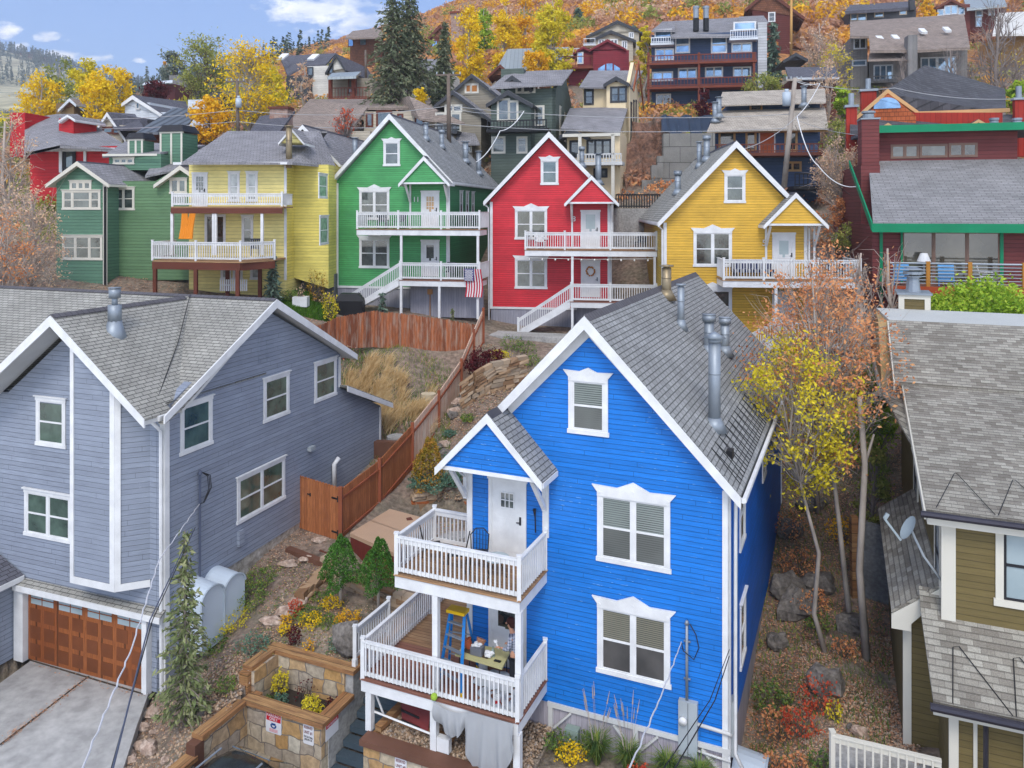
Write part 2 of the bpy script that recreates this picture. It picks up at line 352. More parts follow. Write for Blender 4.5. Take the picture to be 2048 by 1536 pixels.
def bush(name, label, base, rx, rz, mt, seed=1, n=500, ls=.08, group=None, cat='shrub', cone=False, stems=6, bark=None, asp=.6, hollow=.5):
 """leafy shrub: stems and a crown of leaves, rounded or conical"""
 rg = np.random.default_rng(seed); base = Vector(base); root = thing(name, label, cat, base, group); tb = MB()
 for k in range(stems):
  g = 6.28*k/stems+rg.uniform(0, 1); q = rg.uniform(.3, .85)
  tb.tube(_curve(base-Vector((0, 0, .1)), base+Vector((math.cos(g)*rx*q*(.3 if cone else 1), math.sin(g)*rx*q*(.3 if cone else 1), rz*rg.uniform(1.1, 1.9))), rg, 3, .05), [.02, .014, .008, .003], 4, False)
 tb.build('stems', bark or M['bark'], root, True, False)
 d = rg.normal(size=(n, 3)); d /= np.linalg.norm(d, axis=1)[:, None]; q = rg.uniform(hollow, 1, (n, 1))**.7
 lump = 1+.16*np.sin(d[:, :1]*7+seed)+.14*np.sin(d[:, 1:2]*9+d[:, 2:]*6)
 C = d*q*lump*np.array([rx, rx, rz])
 if cone:
  t = (C[:, 2]+rz)/(2*rz); k = np.clip(1.25*(1-t)**.7, .05, 1.0)/np.sqrt(np.clip(1-(2*t-1)**2, .05, 1)); k = np.clip(k, 0, 1.6); C[:, 0] *= k; C[:, 1] *= k
 C[:, 2] += rz; C += np.array(base); V, Q = leaves(C, ls, rg, asp, up=.0, droop=.5 if cone else .15); npmesh('foliage', V, Q, mt, root); return root
def copytree(o, loc, rz=0., sc=1., label=None, parent=None):
 c = o.copy(); S.collection.objects.link(c)
 if parent is None:
  c.location = loc; c.rotation_euler.z = o.rotation_euler.z+rz; c.scale = (sc,)*3
  if label: c['label'] = label
 else: c.parent = parent
 for ch in list(o.children): copytree(ch, None, parent=c)
 return c
def c8(r, g, b, k=1.0):
 return tuple((((x/255+.055)/1.055)**2.4 if x > 10 else x/255/12.92)*k for x in (r, g, b))
white = mat('white_paint', (.74, .745, .74), .55, spec=.4, dirt=.13, nscale=2.2)
cream = mat('cream_paint', (.66, .63, .54), .6, dirt=.06)
greytrim = mat('aged_white', (.62, .62, .60), .6, dirt=.1)
blue = mat('blue_siding', c8(24, 120, 210, .95), .5, kind='siding', exp=.125, dirt=.08, chips=(.25, .5, .8), chipt=.61, lw=.12, seam=.75)
bluep = mat('shaded_blue_siding', c8(6, 108, 212, .9), .5, kind='siding', exp=.125, dirt=.14, lw=.12, seam=.7)  # plain darker copy of the front blue, side wall's shade put into the colour
grey = mat('slate_siding', c8(141, 149, 163), .6, kind='siding', exp=.15, dirt=.08, chips=(.4, .42, .5), chipt=.63, lw=.1, seam=.75)
olive = mat('olive_siding', c8(112, 98, 60), .6, kind='siding', exp=.155, dirt=.06, lw=.12, seam=.5)
greens = mat('kelly_green_siding', c8(80, 160, 96), .5, kind='siding', exp=.125, dirt=.14, lw=.14, seam=.6)
reds = mat('scarlet_siding', c8(206, 50, 60), .5, kind='siding', exp=.125, dirt=.14, lw=.14, seam=.6)
golds = mat('golden_siding', c8(220, 174, 64), .5, kind='siding', exp=.13, dirt=.14, lw=.14, seam=.6)
yels = mat('lemon_siding', c8(238, 222, 142), .5, kind='siding', exp=.2, dirt=.14, lw=.14, seam=.45)
yels2 = mat('acid_lemon_siding', c8(232, 216, 116), .5, kind='siding', exp=.17, dirt=.14, lw=.14, seam=.45)
dkgr = mat('bottle_green_siding', c8(94, 132, 108), .6, kind='siding', exp=.18, dirt=.08, lw=.14, seam=.6)  # teal green of the shadowed left walls put into the colour
dkgr2 = mat('lit_bottle_green_siding', c8(102, 136, 98), .6, kind='siding', exp=.18, dirt=.08, lw=.14, seam=.6)  # same siding as the left part, its lit tone put into the colour
maroon = mat('maroon_siding', c8(114, 56, 54), .65, kind='siding', exp=.19, dirt=.1, lw=.14, seam=.6)
skirt = mat('skirt_boards', c8(172, 166, 174), .7, kind='vert', exp=.15, lw=.06, dirt=.08)
skirtd = mat('grey_skirt_boards', c8(150, 150, 160), .7, kind='vert', exp=.15, lw=.06, dirt=.08)
roofb = mat('charcoal_shingles', c8(146, 147, 146), .9, kind='shingle', bw=.3, rh=.14, var=.13, rl=.13, rs=.5, mo=.014, mcol=.35)
roofg = mat('grey_brown_shingles', c8(156, 154, 146), .9, kind='shingle', bw=.3, rh=.14, var=.10, rl=.15, rs=.65)
roofo = mat('weathered_shingles', c8(122, 116, 106), .95, kind='shingle', bw=.26, rh=.15, var=0, col2=c8(164, 160, 148), mo=.004, rl=.2, rs=.5, mcol=.7)
roofd = mat('dark_shingles', c8(98, 98, 106), .9, kind='shingle', bw=.3, rh=.16, var=.2, rl=.15, rs=.4)
roofm = mat('mid_grey_shingles', c8(142, 140, 142), .9, kind='shingle', bw=.35, rh=.2, var=.12, rl=.15, rs=.35)
roofn = mat('brown_grey_shingles', c8(146, 132, 122), .9, kind='shingle', bw=.4, rh=.25, var=.14, rl=.15, rs=.3)
rooft = mat('tan_shingles', c8(178, 168, 154), .9, kind='shingle', bw=.4, rh=.25, var=.14, rl=.15, rs=.3)
ridge = mat('ridge_shingles', c8(92, 90, 94), .9, kind='vert', exp=.2, lw=.12, seam=.6)
ridgeb = mat('dark_ridge', c8(70, 70, 76), .7, dirt=.1)
glass = mat('window_glass', (.015, .02, .02), .05, spec=1., kind='glass', col2=(.10, .12, .11), gs=1.3)
glassg = mat('green_glass', (.035, .06, .045), .08, spec=.9, kind='glass', col2=(.1, .16, .12), gs=1.4)
glassb = mat('blind_glass', (.05, .06, .055), .1, spec=.9, kind='glass', blind=(.22, .26, .24), bp=.055)
glasst = mat('tan_blind_glass', (.06, .06, .045), .1, spec=.9, kind='glass', blind=(.2, .19, .13), bp=.05)
glassd = mat('screen_glass', (.03, .028, .026), .3, spec=.6, kind='glass', col2=(.07, .065, .06), gs=1.2); glasse = mat('screened_blind', (.05, .055, .05), .3, spec=.6, kind='glass', blind=(.1, .11, .1), bp=.055)
glassc = mat('curtain_glass', (.25, .27, .26), .12, spec=.9, kind='glass', col2=(.5, .52, .5), gs=2.5)
glasss = mat('sky_glass', (.12, .22, .34), .06, .55, spec=1, kind='glass', col2=(.3, .5, .72))  # blue of the reflected sky put into the pane colour, besides real gloss
glassf = mat('frosted_glass', (.32, .4, .42), .3, kind='glass', col2=(.42, .5, .52))
steel = mat('galvanised_steel', (.30, .34, .38), .5, .5, dirt=.2)
steelr = mat('stained_steel', (.30, .24, .15), .45, .6, dirt=.4)
dark = mat('dark_metal', (.03, .03, .035), .5, .3)
black = mat('black_paint', (.015, .015, .017), .5)
cable = mat('black_cable', (.02, .02, .022), .6)
wcable = mat('white_cable', (.7, .7, .72), .5)
elbox = mat('grey_enamel', (.38, .42, .44), .5)
conc = mat('concrete', (0, 0, 0), .9, kind='noise', s1=.8, s2=9, d2=.85, stops=[(.3, (.24, .235, .22)), (.7, (.40, .39, .37))], sb=30, bs=.3, bd=.01)
concd = mat('dark_concrete', (0, 0, 0), .9, kind='noise', s1=1.2, s2=9, d2=.8, stops=[(.3, (.10, .105, .11)), (.7, (.17, .175, .18))], sb=20)
drive = mat('driveway_concrete', (0, 0, 0), .9, kind='noise', s1=.35, s2=3, d2=.93, stops=[(.3, (.27, .265, .255)), (.7, (.37, .365, .35))], sb=60, bs=.1, bd=.01)
found = mat('stained_foundation', (0, 0, 0), .9, kind='noise', s1=1.5, s2=6, d2=.8, stops=[(.3, (.24, .2, .15)), (.55, (.42, .39, .34)), (.7, (.5, .48, .44))])
stone = mat('ashlar_stone', (.4, .35, .3), .9, kind='stone', bw=.46, rh=.3, warp=.24)
rub = mat('dry_stone', (.4, .35, .3), .9, kind='stone', bw=.5, rh=.16, warp=.25, stops=[(0, (.26, .2, .14)), (.4, (.42, .34, .25)), (.7, (.34, .29, .24)), (1, (.5, .43, .34))], mortar=(.06, .05, .04))
redstone = mat('red_brick_stone', (.4, .35, .3), .9, kind='stone', bw=.4, rh=.25, warp=.2, stops=[(0, (.3, .16, .12)), (.5, (.42, .3, .24)), (1, (.36, .24, .2))], mortar=(.3, .25, .22))
boul = mat('boulder_stone', (0, 0, 0), .9, kind='noise', s1=2.2, s2=9, d2=.7, stops=[(.3, (.09, .08, .07)), (.6, (.19, .17, .15)), (.75, (.27, .24, .2))], bd=.06)
boulr = mat('pink_boulder', (0, 0, 0), .9, kind='noise', s1=2.2, s2=9, d2=.7, stops=[(.3, (.34, .22, .16)), (.55, (.44, .34, .27)), (.75, (.5, .45, .38))], bd=.06)
bark = mat('bark', (.16, .125, .1), .9, dirt=.35)
barkl = mat('pale_bark', (.40, .35, .30), .9, dirt=.4)
barkd = mat('grey_twigs', (.27, .225, .2), .9, dirt=.3)
barkp = mat('tan_twigs', (.46, .38, .32), .9, dirt=.3)
cedar = mat('cedar_boards', c8(184, 116, 72), .7, kind='planks', dir='u', exp=.14, col2=c8(160, 96, 58), dirt=.1)
cedarw = mat('weathered_cedar', c8(188, 112, 70), .8, kind='planks', dir='u', exp=.15, col2=c8(124, 72, 50), worn=c8(176, 156, 138), wf=3.5)
cedarb = mat('bleached_cedar', c8(238, 204, 178), .8, kind='planks', dir='u', exp=.14, col2=c8(222, 180, 152), worn=c8(240, 224, 206), wf=5)
cedarp = mat('cedar_post', c8(150, 84, 56), .7, dirt=.2)
timber = mat('weathered_timber', c8(172, 134, 90), .85, kind='planks', exp=.3, col2=c8(150, 104, 66), worn=c8(118, 84, 60), wf=4)
timberd = mat('brown_timber', c8(110, 76, 60), .8, dirt=.25)
deckw = mat('deck_boards', c8(178, 142, 104), .8, kind='planks', dir='v', exp=.14, col2=c8(150, 112, 80), lw=.1)
deckr = mat('red_deck_boards', c8(150, 104, 86), .8, kind='planks', dir='v', exp=.14, col2=c8(132, 88, 72), lw=.12)
gdoor = mat('stained_garage_wood', c8(150, 88, 48), .5, kind='planks', dir='u', exp=.9, col2=c8(132, 72, 38), dirt=.2)
gdoord = mat('garage_panel_wood', c8(116, 66, 38), .5, dirt=.25)
brown = mat('brown_stain', c8(104, 58, 44), .7, dirt=.15)
rbrown = mat('red_brown_stain', c8(122, 62, 44), .7, dirt=.15)
gtrim = mat('green_trim', c8(0, 128, 86), .5)
tan = mat('tan_vinyl', c8(190, 158, 130), .6, dirt=.06)
tub = mat('red_brown_tub', c8(110, 48, 40), .6, kind='vert', exp=.1, lw=.06)
dirt = mat('hillside_soil', (0, 0, 0), .95, kind='noise', s1=.35, s2=5, d2=.62, stops=[(.32, (.15, .11, .085)), (.45, (.26, .195, .15)), (.56, (.19, .16, .115)), (.7, (.33, .27, .21))], sb=9, bs=.9, bd=.08)
gravel = mat('tan_gravel', (0, 0, 0), .95, kind='noise', s1=16, s2=34, d2=.45, stops=[(.3, (.1, .08, .06)), (.5, (.34, .27, .2)), (.7, (.5, .42, .33))], sb=26, bs=1, bd=.05)
cloth = mat('grey_drop_cloth', (.36, .37, .38), .9, dirt=.1)
metalroof = mat('standing_seam_metal', c8(170, 178, 178), .45, .4, kind='vert', exp=.5, lw=.1, seam=.5, dirt=.05)
def leafmat(nm, stops, **k): return mat(nm, (0, 0, 0), .7, kind='leaf', stops=stops, **k)
l_yel = leafmat('yellow_leaves', [(.1, c8(222, 176, 26)), (.5, c8(250, 214, 40)), (.8, c8(252, 222, 60)), (1, c8(220, 214, 60))])
l_yor = leafmat('amber_leaves', [(.1, c8(216, 148, 30)), (.5, c8(246, 192, 44)), (.9, c8(250, 212, 66))])
l_ygr = leafmat('yellow_green_leaves', [(.1, c8(186, 180, 50)), (.45, c8(228, 210, 58)), (.8, c8(238, 216, 64)), (1, c8(190, 196, 66))])
l_gr = leafmat('willow_green_leaves', [(.1, c8(116, 132, 66)), (.5, c8(160, 166, 86)), (.9, c8(194, 186, 100))])
l_brt = leafmat('bright_green_leaves', [(.1, c8(100, 140, 44)), (.5, c8(160, 192, 60)), (.9, c8(202, 212, 84))])
l_con = leafmat('spruce_needles', [(.1, c8(70, 80, 60)), (.5, c8(106, 116, 88)), (.9, c8(146, 148, 116))], tr=.1)
l_con2 = leafmat('blue_spruce_needles', [(.1, c8(66, 88, 76)), (.5, c8(100, 122, 106)), (.9, c8(138, 152, 130))], tr=.1)
l_con3 = leafmat('young_spruce_needles', [(.1, c8(92, 106, 66)), (.5, c8(124, 134, 88)), (.9, c8(162, 162, 120))], tr=.1)
l_or = leafmat('dry_orange_leaves', [(.1, c8(200, 124, 82)), (.5, c8(226, 156, 106)), (.9, c8(238, 182, 124))])
l_red = leafmat('scarlet_leaves', [(.1, c8(176, 60, 48)), (.5, c8(208, 92, 62)), (.9, c8(222, 122, 80))])
l_burg = leafmat('burgundy_leaves', [(.1, c8(60, 22, 28)), (.5, c8(96, 34, 40)), (.9, c8(120, 60, 56))])
l_pink = leafmat('pale_pink_leaves', [(.1, c8(206, 168, 148)), (.5, c8(226, 190, 160)), (.9, c8(236, 208, 160))])
l_arb = leafmat('arborvitae_foliage', [(.1, c8(44, 84, 32)), (.5, c8(76, 122, 48)), (.9, c8(112, 154, 70))], tr=.15)
l_gol = leafmat('golden_conifer_foliage', [(.1, c8(96, 100, 30)), (.5, c8(160, 140, 50)), (.9, c8(206, 150, 70))], tr=.15, rb=1.6)
l_gc = leafmat('ground_cover_leaves', [(.1, c8(72, 102, 54)), (.45, c8(108, 138, 70)), (.9, c8(172, 172, 84))])
l_blg = leafmat('blue_green_leaves', [(.1, c8(70, 104, 88)), (.5, c8(104, 140, 118)), (.9, c8(130, 160, 130))])
l_lit = leafmat('fallen_leaves_colours', [(.0, c8(120, 88, 68)), (.4, c8(172, 124, 94)), (.7, c8(208, 158, 124)), (1, c8(220, 190, 158))], tr=.05)
l_str = leafmat('dry_grass_blades', [(.1, c8(200, 168, 116)), (.5, c8(232, 204, 152)), (.9, c8(242, 224, 184))])
l_scr = leafmat('scrub_oak_colours', [(.1, c8(190, 146, 122)), (.38, c8(204, 156, 122)), (.5, c8(228, 166, 84)), (.66, c8(246, 194, 72)), (.8, c8(196, 158, 134)), (1, c8(170, 168, 118))], cs=.06, ri=.22, rb=1.5)
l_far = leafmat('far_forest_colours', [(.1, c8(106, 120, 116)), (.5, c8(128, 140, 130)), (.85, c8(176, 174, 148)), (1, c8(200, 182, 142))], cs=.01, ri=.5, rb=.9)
l_grass = leafmat('lawn_blades', [(.1, c8(48, 90, 26)), (.9, c8(104, 146, 50))])
def sub(F, kind, u=0., w=0.):
 """frame of another face of the same building: 'right', 'left' (seen from outside) or moved 'front'"""
 g = Fr.__new__(Fr); g.o = F(u, w, 0); g.k = F.k; g.a = getattr(F, 'a', 0)
 if kind == 'right': g.U, g.Wd = F.Wd.copy(), -F.U
 elif kind == 'left': g.U, g.Wd = -F.Wd, F.U.copy()
 else: g.U, g.Wd = F.U.copy(), F.Wd.copy()
 return g
def window(par, F, u0, u1, z0, z1, gl=None, tm=None, cols=1, rows=1, trim=.11, ped=False, rail=True, munt=0, cap=True, sill=True, pr=.035, label=None, split=None, sm=None, w=0., mr=.5, gl2=None):
 """casing (window) > sash, pane ; cols = side-by-side sashes; rail = meeting rail; munt = extra thin bars per sash"""
 if z0 > z1: z0, z1 = z1, z0
 if u0 > u1: u0, u1 = u1, u0
 gl = gl or glass; tm = tm or white; sm = sm or tm; b = MB(); t = trim; G = sub(F, 'front', 0, w)
 b.box(G, u0-t, u0, -pr, .01, z0, z1); b.box(G, u1, u1+t, -pr, .01, z0, z1)
 b.box(G, u0-t-(.03 if sill else 0), u1+t+(.03 if sill else 0), -pr-.012, .01, z0-t, z0)
 if ped:
  uc = (u0+u1)/2; hw = (u1-u0)/2+t; e = .14
  pts = [(-hw, 0), (hw, 0), (hw, .1), (hw+e, .27), (hw*.45, .25), (0, .25+hw*.20), (-hw*.45, .25), (-hw-e, .27), (-hw, .1)]
  b.prism([G(uc+x, -pr-.02, z1+z) for x, z in pts], G.Wd*(pr+.03))
  b.cyl(G(uc, -pr-.03, z1+.2), .03, .0, 8) if False else None
  for x in (0, -hw+.06, hw-.06):
   p = G(uc+x, -pr-.022, z1+(.16+hw*.05 if x == 0 else .1)); b.tube([p, p-G.Wd*.015], .035, 8)
 elif cap: b.box(G, u0-t-.02, u1+t+.02, -pr-.01, .01, z1, z1+t); b.box(G, u0-t-.06, u1+t+.06, -pr-.05, .01, z1+t+.001, z1+t+.04)
 else: b.box(G, u0-t, u1+t, -pr, .01, z1, z1+t)
 o = b.build('window', tm, par)
 if label: o['label'] = label
 s = MB(); cuts = split or [u0+(u1-u0)*i/cols for i in range(cols+1)]; g_ = .045
 for i in range(len(cuts)-1):
  a, c = cuts[i]+(.035 if i else 0), cuts[i+1]-(.035 if i < len(cuts)-2 else 0)
  s.box(G, a, a+g_, -pr+.012, .008, z0, z1); s.box(G, c-g_, c, -pr+.012, .008, z0, z1)
  s.box(G, a+g_, c-g_, -pr+.012, .008, z0, z0+g_); s.box(G, a+g_, c-g_, -pr+.012, .008, z1-g_, z1)
  zm = z0+(z1-z0)*mr
  if rail: s.box(G, a+g_, c-g_, -pr+.006, .006, zm-.025, zm+.025)
  for k in range(munt): x = a+(c-a)*(k+1)/(munt+1); s.box(G, x-.01, x+.01, -pr+.015, .004, zm+.025 if rail else z0+g_, z1-g_)
 for i in range(1, len(cuts)-1): s.box(G, cuts[i]-.035, cuts[i]+.035, -pr+.002, .009, z0, z1)
 s.build('sash', sm, o)
 zm = z0+(z1-z0)*mr if gl2 else z0
 MB().poly([G(u0, -.007, zm), G(u1, -.007, zm), G(u1, -.007, z1), G(u0, -.007, z1)]).build('pane', gl, o, recalc=False)
 if gl2: MB().poly([G(u0, -.007, z0), G(u1, -.007, z0), G(u1, -.007, zm), G(u0, -.007, zm)]).build('screened_pane', gl2, o, recalc=False)
 return o
def door(par, F, u0, u1, z0, z1, m=None, tm=None, lite=(.3, .7, .62, .9), gl=None, grid=(1, 1), trim=.1, knob='r', panels=True, label=None, w=0., ped=False):
 m = m or white; tm = tm or white; G = sub(F, 'front', 0, w); b = MB()
 b.box(G, u0-trim, u0, -.045, .01, z0, z1); b.box(G, u1, u1+trim, -.045, .01, z0, z1); b.box(G, u0-trim-.03, u1+trim+.03, -.06, .01, z1, z1+trim)
 b.build('door_frame', tm, par)
 d = MB(); d.box(G, u0, u1, -.025, .01, z0, z1); W_, Hh = u1-u0, z1-z0
 if panels:
  for a, c in ((.15, .43), (.57, .85)): d.box(G, u0+W_*a, u0+W_*c, -.034, -.02, z0+Hh*.1, z0+Hh*.52)
 o = d.build('door', m, par)
 if label: o['label'] = label
 if lite:
  a, c, e, g = u0+W_*lite[0], u0+W_*lite[1], z0+Hh*lite[2], z0+Hh*lite[3]
  MB().poly([G(a, -.029, e), G(c, -.029, e), G(c, -.029, g), G(a, -.029, g)]).build('pane', gl or glass, o, recalc=False)
  q = MB(); q.box(G, a-.03, a, -.04, -.02, e-.03, g+.03); q.box(G, c, c+.03, -.04, -.02, e-.03, g+.03); q.box(G, a, c, -.04, -.02, e-.03, e); q.box(G, a, c, -.04, -.02, g, g+.03)
  for i in range(1, grid[0]): x = a+(c-a)*i/grid[0]; q.box(G, x-.012, x+.012, -.038, -.028, e, g)
  for i in range(1, grid[1]): x = e+(g-e)*i/grid[1]; q.box(G, a, c, -.0375, -.028, x-.012, x+.012)
  q.build('muntins', tm, o)
 k = MB(); x = u1-.07 if knob == 'r' else u0+.07; k.box(G, x-.025, x+.025, -.05, -.02, z0+Hh*.46, z0+Hh*.56); k.tube([G(x, -.05, z0+Hh*.49), G(x-.1 if knob == 'r' else x+.1, -.07, z0+Hh*.49)], .014, 6); k.build('handle', dark, o)
 return o
def railing(par, a, b, h=.95, sp=.125, m=None, th=.04, bw=.035, side=None, post=(True, True), name='railing', pw=.1, slope=False, cap=True, pz=0.):
 """a, b: ends at deck level. one mesh of rails and balusters; posts their own parts"""
 m = m or white; a, b = Vector(a), Vector(b); d = b-a; n = Vector((d.y, -d.x, 0)).normalized()
 q = MB(); up = Vector((0, 0, 1)); ln = d.length; off = n*0
 q.bar(a+up*(h-.045)+off, b+up*(h-.045)+off, .10 if cap else .05, .045); q.bar(a+up*(h-.14), b+up*(h-.14), .035, .12); q.bar(a+up*.13, b+up*.13, .035, .10)
 k = max(2, int(ln/sp))
 for i in range(1, k):
  p = a.lerp(b, i/k)+n*(.034 if side is None else .034*side); q.bar(p+up*.09, p+up*(h-.075), bw, bw, up=n)
 o = q.build(name, m, par)
 for e, f in ((a, post[0]), (b, post[1])):
  if f:
   s = MB(); s.prism([e+Vector((x*pw/2, y*pw/2, -.02-pz)) for x, y in ((-1, -1), (1, -1), (1, 1), (-1, 1))], (0, 0, h+.06+pz))
   s.prism([e+Vector((x*pw*.62, y*pw*.62, h+.04)) for x, y in ((-1, -1), (1, -1), (1, 1), (-1, 1))], (0, 0, .03)); s.build('rail_post', m, par)
 return o
def slab(m_, p4, th, name, material, par):
 """p4: corners of the top surface; thickness straight down"""
 return MB().prism(p4, (0, 0, -th)).build(name, material, par)
def gable(par, F, uc, hw, w0, w1, zr, drop, rm, tm=None, th=.07, rake=.26, sof=.1, name='roof', cap=True, back=False, eave=.13, hw2=None, drop2=None, capm=None, rk=True, gut=None):
 """pitched roof, ridge along w. hw/drop right side, hw2/drop2 left side"""
 tm = tm or white; hw2 = hw2 or hw; drop2 = drop2 or drop*hw2/hw
 b = MB(); s = MB(); G = F
 for sg, h_, d_ in ((1, hw, drop), (-1, hw2, drop2)):
  b.prism([G(uc, w0, zr), G(uc+sg*h_, w0, zr-d_), G(uc+sg*h_, w1, zr-d_), G(uc, w1, zr)], (0, 0, -th))
  s.prism([G(uc, w0+.02, zr-th-.003), G(uc+sg*(h_-.02), w0+.02, zr-d_-th-.003), G(uc+sg*(h_-.02), w1-.02, zr-d_-th-.003), G(uc, w1-.02, zr-th-.003)], (0, 0, -sof))
 o = b.build(name, rm, par); s.build('soffit', tm, par)
 r = MB()
 for sg, h_, d_ in ((1, hw, drop), (-1, hw2, drop2)):
  for w_ in ((w0,) if not back else (w0, w1)):
   if rk: r.prism([G(uc, w_-.03, zr-.02), G(uc+sg*h_, w_-.03, zr-d_-.02), G(uc+sg*h_, w_-.03, zr-d_-.02-rake), G(uc, w_-.03, zr-.02-rake*1.25)], F.Wd*.045)
  r.prism([G(uc+sg*h_, w0+.02, zr-d_-.03), G(uc+sg*(h_+.03), w0+.02, zr-d_-.03), G(uc+sg*(h_+.03), w0+.02, zr-d_-.03-eave), G(uc+sg*h_, w0+.02, zr-d_-.03-eave)], F.Wd*(w1-w0-.04))
 r.build('rake_boards', tm, par)
 if cap:
  c = MB(); k = .14
  for sg, h_, d_ in ((1, hw, drop), (-1, hw2, drop2)):
   t = k/h_*1.0; c.prism([G(uc, w0, zr+.018), G(uc+sg*k, w0, zr-d_*t+.018), G(uc+sg*k, w1, zr-d_*t+.018), G(uc, w1, zr+.018)], (0, 0, -.014))
  c.build('ridge_cap', capm or ridgeb, o)
 return o
def walls(par, F, pts, w0, w1, m, name='wall'):
 """pts: (u, z) outline of the front, extruded from w0 back to w1"""
 return MB().prism([F(u, w0, z) for u, z in pts], F.Wd*(w1-w0)).build(name, m, par)
def boards(par, F, lst, m, name='trim', w=-.03, w1=.01):
 for u0, u1, z0, z1 in lst: o = MB().box(F, min(u0, u1), max(u0, u1), w, w1, min(z0, z1), max(z0, z1)).build(name[:-1] if name == 'corner_boards' else name, m, par)
 return o
def flue(par, p, r, h, cap='cone', m=None, base=True, name='flue', lean=None):
 m = m or steel; b = MB(); p = Vector(p); b.cyl(p-Vector((0, 0, .3)), r, h+.3, 14)
 if base: b.cyl(p-Vector((0, 0, .15)), r*2.2, .35, 14, r*1.05)
 b.cyl(p+Vector((0, 0, h*.62)), r*1.06, .03, 14)
 if cap == 'cone': b.cyl(p+Vector((0, 0, h)), r*1.15, .10, 14); b.cyl(p+Vector((0, 0, h+.12)), r*1.9, .16, 14, .02)
 elif cap == 'drum': b.cyl(p+Vector((0, 0, h)), r*1.35, r*1.3, 14); b.cyl(p+Vector((0, 0, h+r*1.3)), r*1.4, .03, 14)
 elif cap == 'hat': b.cyl(p+Vector((0, 0, h+.04)), r*1.5, .05, 10); b.cyl(p+Vector((0, 0, h)), r*.7, .05, 8)
 return b.build(name, m, par, True)
def pipe(name, pts, r, m, par=None, n=6): return MB().tube(pts, r, n).build(name, m, par, True)
def text(body, loc, rz, size, m, name, par, align='LEFT', ext=.008, lsp=1.0, wide=1.0):
 """lettering as a mesh, standing upright, facing the frame's front"""
 t = bpy.data.curves.new(name, 'FONT'); t.body = body; t.size = size; t.extrude = ext; t.align_x = align; t.space_line = lsp; t.resolution_u = 3
 o = bpy.data.objects.new(name, t); S.collection.objects.link(o); dg = bpy.context.evaluated_depsgraph_get(); dg.update()
 me = bpy.data.meshes.new_from_object(o.evaluated_get(dg)); S.collection.objects.unlink(o); bpy.data.objects.remove(o)
 me.materials.clear(); me.materials.append(m); o = bpy.data.objects.new(name, me); link(o, par)
 me.transform(Matrix.Rotation(rz, 4, 'Z') @ Matrix.Rotation(R(90), 4, 'X') @ Matrix.Scale(wide, 4, (1, 0, 0)))
 me.transform(Matrix.Translation(Vector(loc)-wloc(par))); return o
